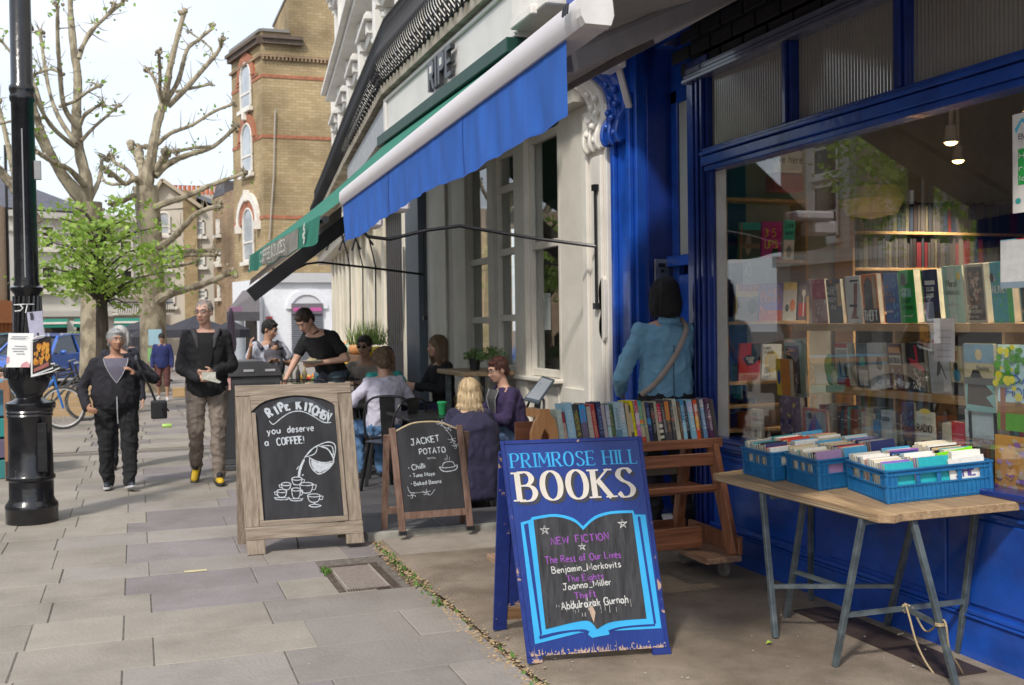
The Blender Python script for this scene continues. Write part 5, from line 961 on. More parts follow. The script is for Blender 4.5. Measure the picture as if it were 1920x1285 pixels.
# rounded orange end piece with a slot
m = MB()
ep = [(-.08,0),(-.085,.1),(-.06,.17),(-.035,.2),(-.03,.235),(.03,.235),(.04,.2),(.065,.17),(.085,.1),(.08,0),(.035,0),(.032,.08),(.0,.125),(-.02,.08),(-.025,0)]
m.prism(ep, (0,.03,0), (Vector((2.2,5.66,zs)),Vector((1,0,0)),Vector((0,0,1)))); obj('end_bracket', m, PINE, t, bevel=.003, **W); m = MB().bar((2.215,5.675,zs+.2),(2.215,5.95,zs+.2),.05,.05); obj('end_bracket', m, PINE, t, bevel=.004, **W)
SPN = [ # px width, height fraction, base, bands [(z0,z1,col)], text colour
(15,.9,(.45,.55,.47),[(.0,1,(.48,.58,.5))],cW),(11,.8,(.3,.02,.05),[(.1,.7,(.6,.5,.4))],cR),(23,1,(.32,.55,.68),[],(.55,.7,.75)),(16,1,(.03,.03,.03),[(.15,.8,(.1,.09,.03)),(.0,.06,(.55,.12,.12)),(.06,.2,(.05,.5,.22))],(.5,.42,.1)),(19,1,(.12,.12,.16),[(.55,.97,(.02,.32,.68)),(0,.08,(.02,.25,.6))],(.3,.15,.35)),
(14,.93,(.45,.4,.34),[],cCr),(13,.97,(.42,.03,.03),[],(.65,.45,.3)),(15,1,(.015,.02,.09),[],(.2,.3,.5)),(10,.95,(.42,.36,.38),[],cGr),(11,.95,(.4,.42,.5),[(.45,.5,(.05,.2,.2)),(0,.45,(.3,.5,.5))],cW),(12,.93,(.05,.12,.05),[(.0,.2,(.3,.14,.1))],(.4,.36,.1)),(18,1,(.35,.5,.55),[(.0,.35,(.1,.25,.35))],(.2,.2,.25)),
(16,.97,(.3,.45,.52),[(.5,1,(.45,.5,.52))],cW),(9,.95,(.55,.42,.26),[],cTa),(9,.93,(.08,.07,.05),[(.3,.8,(.45,.38,.26))],cCr),(8,1,(.75,.62,.0),[],(.2,.2,.02)),(11,1,(.65,.5,.55),[(.7,1,(.5,.05,.1)),(.0,.1,(.05,.05,.25)),(.1,.45,(.5,.12,.4))],cW),(12,1,(.03,.35,.33),[(.45,.55,cO),(0,.14,(.45,.05,.03)),(.14,.4,(.4,.36,.28))],cY),(9,.98,(.3,.29,.18),[],cCr),
(12,.95,(.015,.02,.1),[(.45,.6,(.02,.25,.5))],(.2,.3,.5)),(12,.95,(.02,.02,.022),[(.6,.8,(.2,.04,.03))],cGr),(8,.96,(.4,.37,.28),[],cCr),(13,.98,(.03,.03,.03),[(.5,.97,(.5,.02,.06)),(.36,.44,cCr),(.22,.3,cCr),(.08,.15,cCr)],cW),(10,.95,(.06,.06,.065),[],(.5,.48,.45)),(14,.98,(.07,.06,.07),[(.5,.96,(.6,.2,.05))],(.5,.3,.1)),(11,.98,(.07,.07,.07),[(.5,.56,(.5,.05,.06))],(.4,.4,.38)),
(12,1,(.5,.47,.38),[],(.2,.15,.1)),(8,.96,(.13,.07,.05),[],cTa),(12,1,(.05,.25,.45),[(.0,.45,(.25,.5,.65))],cW),(10,.95,(.012,.015,.03),[],(.5,.48,.44)),(17,.98,(.2,.42,.55),[(.7,.95,(.4,.4,.6))],cW),(11,1,(.6,.07,.01),[(.7,.9,(.6,.35,.35)),(.3,.6,(.7,.35,.02))],cW),(9,.98,(.06,.055,.05),[],cGr),(12,1,(.12,.24,.42),[(.8,1,(.4,.38,.4))],cW),(8,.97,(.06,.015,.06),[],cGr),(12,1,(.1,.03,.1),[(.75,.92,(.05,.02,.04)),(.5,.56,(.35,.2,.2))],cW),(12,.98,(.06,.05,.055),[],cD)]
tot = sum(s[0] for s in SPN); x = 2.31; span = cx1+.03-x; prev = None; names = [tone(s[2]) for s in SPN]
for i, (pw, hf, base, bands, tc_) in enumerate(SPN):
    w_ = pw/tot*span; hh = .252*hf*RF.uniform(.97,1.02); tilt = -R(7+RF.uniform(-1.5,1.5)); dp = RF.uniform(.15,.17)
    nb = ('beside the orange bracket') if i == 0 else (('at the right end') if i == len(SPN)-1 else 'between %s and %s' % (names[i-1], names[i+1]))
    b = thing('book', '%s book %s from left on the trolley, %s' % (names[i], ordn(i), nb), 'book', (x, 5.7+RF.uniform(-.003,.004), zs+.004), 0, 'book spines on the trolley')
    b.rotation_euler = (-R(3), tilt, RF.uniform(-.02,.02)); x += w_
    q = w_*.93; obj('cover', MB().box((0,0,0),(q,.0018,hh)).box((0,.0018,0),(.0018,dp,hh)).box((q-.0018,.0018,0),(q,dp,hh)), C(base, .35), b)
    obj('pages', MB().box((.0019,.0019,.003),(q-.0019,dp-.003,hh-.004)), PAPER, b)
    mb = {}
    for a, c, col in bands: mb.setdefault(col, MB()).box((.0008,-.0009,a*hh),(q-.0008,.0,c*hh-.0005))
    for col, m in mb.items(): obj('band', m, C(col, .4), b)
    m = MB(); tx = ''.join(RF.choice('AEIORTNSLMHDUC') if RF.random() > .15 else ' ' for _ in range(RF.randint(9,13)))
    write(m, tx, q*.28, hh*.86, q*.46, (Vector((0,-.0016,0)), Vector((1,0,0)), Vector((0,0,1)), Vector((0,-1,0))), .17, rot=-math.pi/2, fit=hh*.66); obj('spine_lettering', m, C(tc_), b)
# menu holder on the window ledge of the cafe (behind trolley, left)
t = thing('menu_stand', 'tilted menu in a dark clear holder standing behind the trolley', 'menu', (2.42,6.35,0))
m = MB().tube([(2.42,6.35,0),(2.42,6.35,1.02)], .015); obj('post', m, BLACK, t, **W)
Pm = [PY(982,748,6.4), PY(1010,755,6.25), PY(1040,712,6.25), PY(1017,705,6.4)]
m = MB().add(Pm+[p+Vector((0,0,-.012)) for p in Pm], [(0,1,2,3),(7,6,5,4),(0,4,5,1),(1,5,6,2),(2,6,7,3),(3,7,4,0)]); obj('frame', m, M('slate_plastic', (.12,.15,.16), .3), t, **W)
cen = sum(Pm, Vector())/4; P2 = [cen+(p-cen)*.85+Vector((0,0,.002)) for p in Pm]; obj('sheet', MB().add(P2, [(0,1,2,3)]), WPAPER, t, **W)
P3 = [cen+(p-cen)*.5+Vector((0,0,.004)) for p in Pm]; m = MB(); [m.add([P3[0].lerp(P3[3], k)+Vector((0,0,0)), P3[1].lerp(P3[2], k), P3[1].lerp(P3[2], k+.07), P3[0].lerp(P3[3], k+.07)], [(0,1,2,3)]) for k in (0,.2,.4,.6,.8)]; obj('menu_text', m, C((.2,.35,.33)), t, **W)
# ------------------------------------------------------------------ trestle table
TT = M('plywood_top', (.25,.16,.085), .6, col2=(.42,.29,.165), sc=3, st=(14,.8,14), bump=.4, bs=6, lo=.3, hi=.7, wear=((.5,.4,.27), 5, .62)); STL = M('grey_steel_tube', (.07,.09,.1), .45, col2=(.15,.18,.19), metal=.3, sc=14, wear=((.3,.28,.25), 16, .68))
def tz(x): return .745+(x-2.96)*.07
t = thing('trestle_table', 'plywood table top on two grey metal trestles under the shop window', 'table', (3.3,4.4,0))
pts = [(2.96,5.09),(2.975,3.74),(3.02,3.69),(3.07,3.70),(3.6,3.55),(3.6,5.07)]
m = MB().add([(x,y,tz(x)) for x, y in pts]+[(x,y,tz(x)-.038) for x, y in pts], [tuple(range(6)), tuple(range(6,12))[::-1]]+[(i,(i+1) % 6,(i+1) % 6+6,i+6) for i in range(6)]); obj('table_top', m, TT, t, bevel=.003, **W)
m = MB()
for k in range(7): z = .012+.004*k; 
m.add([(2.958,5.05,.716),(2.971,3.8,.716),(2.971,3.8,.722),(2.958,5.05,.722)], [(0,1,2,3)]).add([(2.958,5.05,.728),(2.971,3.8,.728),(2.971,3.8,.731),(2.958,5.05,.731)], [(0,1,2,3)]); obj('ply_edge', m, M('ply_line', (.5,.4,.27), .7), t, **W)
Z0 = FCZ+.002
A,B,Cc,D,E_,F_ = [Vector(v) for v in ((2.94,4.47,Z0),(3.2,4.76,Z0),(2.95,4.01,Z0),(3.58,4.44,Z0),(3.26,3.6,Z0),(3.6,3.96,Z0))]
def legp(a, b): obj('leg', MB().bar(a, b, .027, .027, up=(1,0,0)), STL, t, bevel=.003, **W)
legp(A, (2.97,4.62,.71)); legp(B, (3.14,4.5,.72)); legp(D, (3.36,3.95,.73)); legp(Cc, (2.99,3.86,.71)); legp(E_, (3.14,3.72,.715)); legp(F_, (3.56,3.8,.745)); legp((3.52,5.0,Z0+.0), (3.35,4.75,.74))
def mid(a, b, k): return Vector(a).lerp(Vector(b), k)
a1 = mid(A,(2.97,4.62,.71),.35); d1 = mid(D,(3.36,3.95,.73),.35); b1 = mid(B,(3.14,4.5,.72),.38); c1 = mid(Cc,(2.99,3.86,.71),.35); f1_ = mid(F_,(3.56,3.8,.745),.35); e1 = mid(E_,(3.14,3.72,.715),.36)
for p, q in ((a1,d1),(b1,mid(a1,d1,.55)),(c1,f1_),(e1,mid(c1,f1_,.5))): obj('crossbar', MB().bar(p, q, .02, .02), STL, t, **W)
obj('top_bar', MB().bar((2.98,4.56,.70),(3.5,4.5,.735), .03), STL, t, **W); obj('top_bar', MB().bar((2.99,3.86,.695),(3.57,3.8,.735), .03), STL, t, **W)
q = mid(c1,f1_,.5); lp_ = [q+Vector((0,0,.02)), q+Vector((-.03,-.06,-.02)), q+Vector((-.01,-.1,-.16)), q+Vector((.04,-.16,-.27)), q+Vector((.14,-.2,-.27)), e1+Vector((.03,-.02,-.1)), e1+Vector((0,-.02,.03)), q+Vector((.07,-.05,-.1)), q+Vector((.02,-.01,.02))]
sm = []
for i in range(len(lp_)-1):
    a_, b_, c_, d_ = lp_[max(i-1,0)], lp_[i], lp_[i+1], lp_[min(i+2,len(lp_)-1)]
    for k in range(6): s = k/6; sm.append(.5*((2*b_)+(c_-a_)*s+(2*a_-5*b_+4*c_-d_)*s*s+(-a_+3*b_-3*c_+d_)*s*s*s))
m = MB().tube(sm, .0045, 6); m.tube([q+Vector((.02*math.cos(k*.7), .01*math.sin(k*3), .018*math.sin(k*.7)+.0)) for k in range(22)], .004, 6); m.tube([e1+Vector((.02*math.cos(k*.7), .02*math.sin(k*.7), .0+k*.0008)) for k in range(20)], .004, 6)
tag(obj('rope', m, M('beige_rope', (.45,.35,.2), .9, bump=.5, bs=400)), 'beige cord knotted round the trestle cross bar, hanging in a loop', 'rope')
# crates
CRB = M('blue_crate_plastic', (.01,.115,.3), .4, col2=(.015,.16,.37), sc=8, bump=.1, wear=((.3,.36,.38), 18, .72))
def crate(label, x0, y0, lx, ly, rz, h_=.148):
    t = thing('book_crate', label, 'crate', (x0,y0,tz(x0)+.002), rz, 'blue book crates on the trestle table'); t.rotation_euler = (0, -math.atan(.07), rz)
    obj('base', MB().box((.006,.006,0),(lx-.006,ly-.006,.01)), CRB, t)
    for nm, (ax, ay, L_, o) in dict(a=(1,0,lx,0), b=(1,0,lx,ly), c=(0,1,ly,0), d=(0,1,ly,lx)).items():
        m = MB(); th = .004
        def bx(u0, u1, z0, z1, d0=0., d1=th):
            s = 1 if nm in 'ac' else -1; lo, hi = sorted((o+s*d0, o+s*d1))
            if ax: m.box((u0,lo,z0),(u1,hi,z1))
            else: m.box((lo,u0,z0),(hi,u1,z1))
        bx(0, L_, .0, h_*.52); bx(0, L_, h_*.86, h_)
        n = 4 if ax else 3; cw = .055
        bx(0, cw, h_*.52, h_*.86); bx(L_-cw, L_, h_*.52, h_*.86)
        for k in range(1, n): u = cw+(L_-2*cw)*k/n; bx(u-.01, u+.01, h_*.52, h_*.86)
        for zz, d in ((h_-.004,.009),(h_*.84,.006),(h_*.5,.006),(.012,.004)): bx(-.006, L_+.006, zz-.003, zz+.004, -d, 0.)
        k = 0.0
        while k < L_: bx(k, k+.003, .0, h_*.5 if cw < k < L_-cw else h_, -.005, 0.); k += .021
        obj('side', m, CRB, t)
    for nx, ny in ((0,0),(lx,0),(0,ly),(lx,ly)): obj('corner', MB().lathe([(.012,0),(.012,h_)], 10, (nx+(.006 if nx == 0 else -.006), ny+(.006 if ny == 0 else -.006), 0)), CRB, t, smooth=True)
    return t
BK_ = [cCr,cW,(.6,.58,.52),cTa,(.03,.3,.35),(.35,.5,.6),cW,(.03,.04,.15),(.6,.05,.03),cCr,(.25,.1,.4),(.55,.5,.4),cK,(.08,.35,.6),cCr,(.3,.3,.32)]
def fill(cr_, rowname, crname, x0, lx, ly, n, cols, hgt=.165):
    y = .012; k = 0
    while y < ly-.03 and k < n:
        th = RF.uniform(.013,.028); base = cols[k] if k < len(cols) and cols[k] else RF.choice(BK_); hh = hgt*RF.uniform(.94,1.04); w_ = lx*RF.uniform(.86,.98)
        M_ = cr_.matrix_basis @ Matrix.Translation((x0, y, .012))
        b = thing('book', '%s book %s from front in %s row of %s' % (tone(base), ordn(k), rowname, crname), 'book', (0,0,0), 0, 'books packed in the blue crates')
        b.matrix_basis = M_ @ Matrix.Rotation(RF.uniform(-.03,.0)-R(5), 4, 'X') @ Matrix.Rotation(RF.uniform(-.02,.02), 4, 'Z')
        sp_l = RF.random() < .25
        obj('cover', MB().box((0,0,0),(w_,.0016,hh)).box((0,th-.0016,0),(w_,th,hh)).box((0,.0016,0),(.0016,th-.0016,hh) if sp_l else (w_,th-.0016,.002)), C(base, .4), b)
        obj('pages', MB().box((.002,.0018,.003),(w_-.003,th-.0018,hh-.003)), PAPER, b); y += th+.0025; k += 1
cr1 = crate('blue plastic crate of paperbacks at the far left corner of the table', 3.06, 4.66, .46, .31, R(-4))
cr2 = crate('middle blue plastic crate of books in the row of three', 3.09, 4.31, .47, .31, R(-6))
cr3 = crate('largest and nearest blue plastic crate, with a lime green book sticking up', 3.13, 3.87, .5, .4, R(-13))
bpy.context.view_layer.update()
fill(cr1, 'left', 'far crate', .012, .14, .31, 18, []); fill(cr1, 'middle', 'far crate', .158, .14, .31, 16, [], .172); fill(cr1, 'right', 'far crate', .305, .14, .31, 16, [], .18)
fill(cr2, 'left', 'middle crate', .012, .14, .31, 16, [(.4,.25,.45),cN,cK,(.03,.3,.55),cCr,cCr,cW,cTa,(.02,.38,.38)]); fill(cr2, 'right', 'middle crate', .16, .145, .31, 15, [], .175); fill(cr2, 'far right', 'middle crate', .31, .14, .31, 14, [], .185)
fill(cr3, 'left', 'nearest crate', .012, .15, .4, 20, [(.02,.4,.45),cV,cCr,cW,cCr,cW,(.45,.4,.36),cR,cCr,cW,cGr,(.25,.3,.36)]); fill(cr3, 'right', 'nearest crate', .17, .15, .4, 20, [(.02,.4,.45),(.2,.06,.4),cTa,cW,cCr,cW,cS,cN,cK], .172); fill(cr3, 'far right', 'nearest crate', .33, .15, .4, 17, [cW,cW,cCr,None,cN,cK], .185)
b = thing('book', 'lime green book standing up askew in the nearest crate', 'book', (0,0,0), 0); b.matrix_basis = cr3.matrix_basis @ Matrix.Translation((.3,.06,.07)) @ Matrix.Rotation(R(-6), 4, 'Y') @ Matrix.Rotation(R(-8), 4, 'X')
obj('cover', MB().box((0,0,0),(.17,.0016,.12)).box((0,.02,0),(.17,.0216,.12)), C((.2,.62,.01), .35), b); obj('pages', MB().box((.002,.0018,.002),(.168,.0198,.118)), PAPER, b); m = MB(); write(m, 'ALL', .1, .05, .035, (Vector((0,-.001,0)),Vector((1,0,0)),Vector((0,0,1)),Vector((0,-1,0))), .17); obj('print', m, C(cW), b)
b = thing('book', 'thick white book with purple letters lying flat at the front of the nearest crate', 'book', (0,0,0), 0); b.matrix_basis = cr3.matrix_basis @ Matrix.Translation((.31,.012,.05)) @ Matrix.Rotation(R(-4), 4, 'Y')
obj('cover', MB().box((0,0,0),(.17,.03,.002)).box((0,0,.002),(.17,.002,.115)).box((0,.028,.002),(.17,.03,.115)), C(cW, .4), b); obj('pages', MB().box((.002,.0022,.002),(.166,.0275,.112)), PAPER, b); m = MB(); write(m, 'SHE', .03, .03, .05, (Vector((0,-.001,0)),Vector((1,0,0)),Vector((0,0,1)),Vector((0,-1,0))), .17, fit=.1); obj('print', m, C((.12,.08,.3)), b)
# ------------------------------------------------------------------ shop awning, blue with white front bar
W = dict(world=True)
BN = PY(1112,24,2.85); BF = PY(652,372,6.45)       # front bar, near and far ends
t = thing('blue_awning', 'blue canvas awning with a white rounded front bar and grey folding arm over the bookshop', 'awning', (1.5,5.5,2.6))
d = (BF-BN); d_ = d.normalized(); sd_ = d_.cross(Vector((0,0,1))).normalized(); up = sd_.cross(d_)
prof = [(-.075,.0),(-.07,.045),(-.04,.075),(.0,.085),(.045,.075),(.07,.04),(.075,-.02),(.06,-.06),(-.055,-.06),(-.072,-.03)]
vs = []; 
for P in (BN, BF): vs += [P+sd_*a*.72+up*b*.74 for a, b in prof]
n = len(prof); m = MB().add(vs, [(i,(i+1) % n,(i+1) % n+n,i+n) for i in range(n)]+[tuple(range(n)), tuple(range(n,2*n))[::-1]]); obj('front_bar', m, PINK, t, smooth=True, **W)
m = MB(); q = BN-d_*.0; 
vs = [q+sd_*a*.75+up*b*.77 for a, b in prof]+[q-d_*.03+sd_*a*.71+up*b*.72 for a, b in prof]; m.add(vs, [(i,(i+1) % n,(i+1) % n+n,i+n) for i in range(n)]+[tuple(range(n)), tuple(range(n,2*n))[::-1]]); cp = obj('end_cap', m, M('warm_white_plastic', (.68,.64,.6), .4), t, **W)
m = MB(); [m.bar(q+sd_*-.066+d_*(.03+k*.016)+up*.03, q+sd_*-.07+d_*(.03+k*.016)+up*-.0, .006) for k in range(3)]; obj('vent_slot', m, BLACK, cp, **W)
BC = M('royal_blue_canvas', (.02,.115,.46), .85, var=.12, sc=3, st=(1,3,.5), bump=.3, bs=200, stain=((.025,.07,.26), 3.5, .58, .5))
V0 = BN+d_*.13
def val(u, v):
    P = V0.lerp(BF, u); hh = (.225+.012*math.sin(u*9)+.006*math.sin(u*23+1))*(v); w_ = v*(.006*math.sin(u*44+3.5*math.sin(u*5)+v*1.5)*(.5+.5*math.sin(u*13))+.0045*math.sin(u*101+2+v*3)+.002*math.sin(u*163))
    return P-sd_*(.03)-up*.04-Vector((0,0,hh))-sd_*w_
m = MB().grid(val, 220, 8); v_ = obj('valance', m, BC, t, smooth=True, **W)
m = MB().grid(lambda u, v: Vector(val(u, 1))+Vector((0,0,.004-.008*v))-sd_*.002, 160, 1); [obj('seam', MB().grid(lambda u, v: Vector(val(uu+u*.0025, .02+.97*v))-sd_*.003, 1, 8), M('hem_blue', (.02,.1,.42), .8), v_, **W) for uu in (.3,.66)]; obj('hem', m, M('hem_blue', (.012,.06,.28), .8), v_, **W)
CF, CN = Vector((3.3,6.45,3.5)), Vector((3.3,2.8,3.5))
def cloth(u, v):
    P = BN.lerp(BF, u)+up*.03; Q = CN.lerp(CF, u); R_ = P.lerp(Q, v); R_.z -= .05*math.sin(v*math.pi); return R_
CU = M('taupe_canvas', (.1,.088,.085), .9, var=.1, sc=4); _t = CU.node_tree; _p = _t.nodes['Principled BSDF']; _tl = _t.nodes.new('ShaderNodeBsdfTranslucent'); _tl.inputs[0].default_value = (.2,.175,.16,1); _mx = _t.nodes.new('ShaderNodeMixShader'); _mx.inputs[0].default_value = .1
_t.links.new(_p.outputs[0], _mx.inputs[1]); _t.links.new(_tl.outputs[0], _mx.inputs[2]); _t.links.new(_mx.outputs[0], _t.nodes['Material Output'].inputs[0])
obj('canvas', MB().grid(cloth, 20, 12), CU, t, smooth=True, **W)
obj('cassette', MB().box((3.24,2.6,3.47),(3.4,7.15,3.6)).box((3.2,2.6,3.44),(3.25,7.15,3.5)), PINK, t, bevel=.012, **W)
AS, AE = Vector((3.25,4.72,3.42)), BN+d_*.3+Vector((.05,0,-.06)); obj('arm', MB().bar(AS, AE, .05, .085), M('grey_arm', (.27,.24,.24), .4, metal=.2), t, bevel=.012, **W)
obj('arm', MB().bar((3.25,6.3,3.42), BF-d_*.6+Vector((.05,0,-.03)), .035, .05), MT['grey_arm'], t, bevel=.01, **W)
obj('bracket', MB().box((3.2,4.66,3.36),(3.34,4.8,3.5)), PINK, t, bevel=.01, **W)
b0 = PY(1215,95,7.0); m = MB().tube([PY(1185,60,6.6)+Vector((.0,0,0)), PY(1192,95,6.6), PY(1212,118,6.6)], .03, 6); obj('bracket', MB().box((3.2,6.85,3.38),(3.32,7.1,3.5)).bar((3.3,6.95,3.42),(3.46,7.1,3.15),.05,.03), PINK, t, bevel=.008, **W)
# ------------------------------------------------------------------ cafe front
XF = 3.56
cf = thing('cafe_shopfront', 'cream painted timber cafe front with tall sash windows beside a white pilaster', 'shop', (3.6,10,0))
LP = M('cafe_cream', (.72,.68,.6), .5, var=.08, sc=3, bump=.15, bs=14); LG = M('cafe_grey_cream', (.56,.53,.47), .5, var=.08, sc=3, bump=.15, bs=14); LG2 = M('cafe_taupe', (.42,.39,.35), .55, var=.08)
def YX(x, X=XF, y=500): return PX(x, y, X).y
m = MB().box((3.53,7.665,TZ),(3.9,8.14,3.3)).box((3.5,7.72,.5),(3.53,7.9,2.9)).box((3.5,8.0,.5),(3.53,8.1,3.1)); obj('pilaster', m, CREAM, cf, bevel=.006, **W)
console('console_bracket', 7.68, 7.98, CREAM, cf)
obj('plinth', MB().box((3.5,7.67,TZ),(3.53,8.13,.45)), CREAM, cf, bevel=.006, **W)
m = MB()
for x, y, z in ((3.5,7.7,2.0),(3.5,7.7,1.5)): pass
sc_ = obj('scroll_panel', MB().prism(smooth_pts([(0,0),(.09,.02),(.1,.12),(.07,.2),(.1,.3),(.09,.42),(.0,.46),(0,0)])[:-1], (-.03,0,0), (Vector((3.53,7.68,1.45)),Vector((0,1,0)),Vector((0,0,1)))), CREAM, cf, bevel=.004, **W)
y1 = YX(1090); y2 = YX(1043)
obj('wall_panel', MB().box((3.6,8.14,TZ),(3.9,y2,3.4)).box((3.57,8.25,.3),(3.6,y2-.12,1.0)), LP, cf, bevel=.006, **W)
# window bays: px boundaries of glass
def win_bay(x0, x1, sill=1.06, head=3.35, rails=(2.28,), mat=LP, lower=1.5, deep=3.66):
    a, b = YX(x1), YX(x0); f = obj('window', MB().box((3.6,a,sill),(deep,a+.05,head)).box((3.6,b-.05,sill),(deep,b,head)), mat, cf, bevel=.004, **W)
    for z in rails+(sill+.04, head-.04): obj('rail', MB().box((3.61,a+.05,z-.035),(deep,b-.05,z+.035)), mat, f, bevel=.004, **W)
    obj('pane', MB().box((3.645,a+.05,sill+.04),(3.65,b-.05,head-.04)), GLASS, f, **W)
win_bay(985, 1043, rails=(2.3,)); win_bay(925, 968, rails=(2.3,2.95,1.62)); win_bay(872, 918, rails=(2.25,1.6), mat=LG)
for x0, x1, mt, dx in ((966,986,LP,.0),(916,927,LG,.0),(850,874,LG,.0),(836,851,LG2,.03),(822,837,LG,.0)): obj('post', MB().box((3.55+dx,YX(x1),TZ),(3.75,YX(x0),3.4)), mt, cf, bevel=.008, **W)
obj('apron_panel', MB().box((3.6,y2,TZ),(3.68,YX(872),1.02)), LP, cf, **W)
for k in range(9): obj('board', MB().box((3.585,y2+.05+k*.3,.12),(3.602,y2+.05+k*.3+.27,.98)), LP, cf, bevel=.006, **W)
obj('window_sill', MB().box((3.5,y2-.03,1.02),(3.7,YX(872),1.06)), LP, cf, bevel=.008, **W)
obj('frieze', MB().box((3.45,8.14,3.4),(3.95,YX(800),4.05)), LG, cf, **W)
b = YX(822); c = YX(800); d2 = YX(775); e = YX(715)
obj('door_jamb', MB().box((3.56,b,TZ),(3.7,c+.0,3.4)), LG, cf, bevel=.01, **W)
SB = M('slate_blue_paint', (.09,.12,.16), .4, var=.1); obj('blue_post', MB().box((3.45,c,TZ),(3.75,d2,3.4)), SB, cf, bevel=.008, **W)
m = MB()
for k in range(14): yy_ = d2+.05+(e-d2-.1)*k/14; m.box((3.62,yy_,TZ+.03),(3.66,yy_+(e-d2)/14*.8,3.3))
DD = M('near_black_doors', (.018,.018,.024), .4, var=.2); obj('folding_door', m, DD, cf, **W); obj('door_back', MB().box((3.67,d2,TZ),(3.75,e,3.4)), DD, cf, **W)
m = MB().tube([PX(757,490,3.55)+Vector((0,0,.2)), PX(757,600,3.55), PX(755,640,3.55)+Vector((0,.05,0))], .012, 6); obj('door_handle', m, MT['brushed_steel'], cf, **W)
# cafe interior glimpsed
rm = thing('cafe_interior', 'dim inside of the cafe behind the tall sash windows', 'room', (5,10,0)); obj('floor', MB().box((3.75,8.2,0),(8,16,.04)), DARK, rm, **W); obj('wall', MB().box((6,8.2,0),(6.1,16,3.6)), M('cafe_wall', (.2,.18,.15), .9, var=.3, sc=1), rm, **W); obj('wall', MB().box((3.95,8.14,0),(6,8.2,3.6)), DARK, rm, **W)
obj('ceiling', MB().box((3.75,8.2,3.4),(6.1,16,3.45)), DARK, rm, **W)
p = PX(972,530,3.9); tag(obj('hi_vis_vest', MB().box((3.9,p.y-.12,1.85),(3.95,p.y+.1,1.95)).box((3.9,p.y-.12,1.97),(3.95,p.y+.1,2.1)), M('hivis', (.5,.6,.02), .6), bevel=.01), 'yellow and green hi-vis object hanging inside the cafe window', 'vest')
p = PX(1030,585,3.75); tag(obj('paper_notice', MB().box((3.72,p.y-.1,1.5),(3.724,p.y+.08,1.85)), WPAPER), 'white paper notice inside the right hand cafe window', 'notice')
# sliding rods, crank arms
def rod(name, label, wall, front, zr_):
    t = thing(name, label, 'awning arm', wall); m = MB().tube(front, .014, 8); obj('arm', m, BLACK, t, smooth=True, **W)
    obj('slide_rail', MB().tube([(wall[0],wall[1],zr_[0]),(wall[0],wall[1],zr_[1])], .012, 8).box((wall[0]-.02,wall[1]-.03,zr_[1]-.05),(wall[0]+.03,wall[1]+.03,zr_[1])).box((wall[0]-.02,wall[1]-.03,zr_[0]),(wall[0]+.03,wall[1]+.03,zr_[0]+.05)), BLACK, t, **W)
a = PX(1117,462,3.48); 
rod('awning_arm', 'black iron awning arm reaching from the white pilaster over the cafe tables', tuple(a), [a, PY(1000,447,8.05), PY(862,424,8.1), PY(800,432,8.1), PY(730,449,8.1), PY(690,444,8.1), PY(672,425,8.1), PY(655,380,8.1)], (PX(1122,580,3.48).z, PX(1120,345,3.48).z))
a2 = PX(795,515,3.44)
rod('awning_arm', 'thin black iron awning arm reaching from the slate blue post below the green awning', tuple(a2), [a2, PY(700,503,13.1), PY(600,492,13.1), PY(575,495,13.1), PY(540,512,13.1), PY(520,508,13.1), PY(500,498,13.1)], (PX(798,600,3.44).z, PX(796,430,3.44).z))
# ------------------------------------------------------------------ green awning
t = thing('green_awning', 'green canvas awning with a lettered green and faded grey valance above the cafe', 'awning', (1.4,10.5,2.4))
GF0, GF1 = Vector((1.36,8.15,2.42)), PY(469,480,12.4); GB0, GB1 = Vector((3.05,8.15,3.86)), Vector((3.05,13.4,3.86))
obj('canvas', MB().grid(lambda u, v: GF0.lerp(GF1, u).lerp(GB0.lerp(GB1, u), v)-Vector((0,0,.06*math.sin(v*3.14))), 24, 10), GREEN, t, smooth=True, **W)
hA = .2
def gval(u, v): P = GF0.lerp(GF1, u); return P+Vector((-.012-.02*v+.012*v*math.sin(u*40),0,-(hA+.012*math.sin(u*25))*v))
obj('valance', MB().grid(gval, 60, 4), GREEN, t, smooth=True, **W)
m = MB().grid(lambda u, v: Vector(gval(.22+.5*u, .04+.92*v))+Vector((-.004,0,0)), 30, 3); obj('faded_panel', m, M('faded_grey_canvas', (.2,.19,.16), .85, var=.25, sc=4), t, smooth=True, **W)
u_ = (GF1-GF0).normalized(); fr = (GF1+Vector((-.05,0,-.17)), -u_, Vector((0,0,1)), Vector((-1,0,0)))
m = MB(); write(m, 'COFFEE & JUICES', 1.25, .035, .1, (GF1+Vector((-.055,0,-.19)), -u_, Vector((0,0,1)), Vector((-1,0,0))), .13, fit=1.7, lift=0) if 0 else write(m, 'COFFEE & JUICES', 1.2, .035, .1, (GF1+Vector((-.055,0,-.19)), -u_, Vector((0,0,1)), Vector((-1,0,0))), .13, fit=1.7)
obj('lettering', m, M('pale_lettering', (.6,.62,.55), .7), t, **W); m = MB(); ribbon(m, smooth_pts([(.3,.13),(.36,.12),(.33,.05),(.28,.02),(.35,.0)]), fr, .02)
obj('emblem', m, MT['pale_lettering'], t, **W); m = MB()
ribbon(m, smooth_pts([(3.72,.0),(3.78,.03),(3.7,.06),(3.8,.09),(3.74,.12),(3.8,.15)]), fr, .03)
obj('emblem', m, MT['pale_lettering'], t, **W)
bA, bB = PY(470,555,13.0), PY(640,425,13.0); obj('beam', MB().bar(bA, bB+(bB-bA)*.25, .07, .17), BLACK, t, **W)
obj('front_bar', MB().tube([GF0+Vector((.03,0,-.03)), GF1+Vector((.03,0,-.03))], .03), BLACK, t, **W)
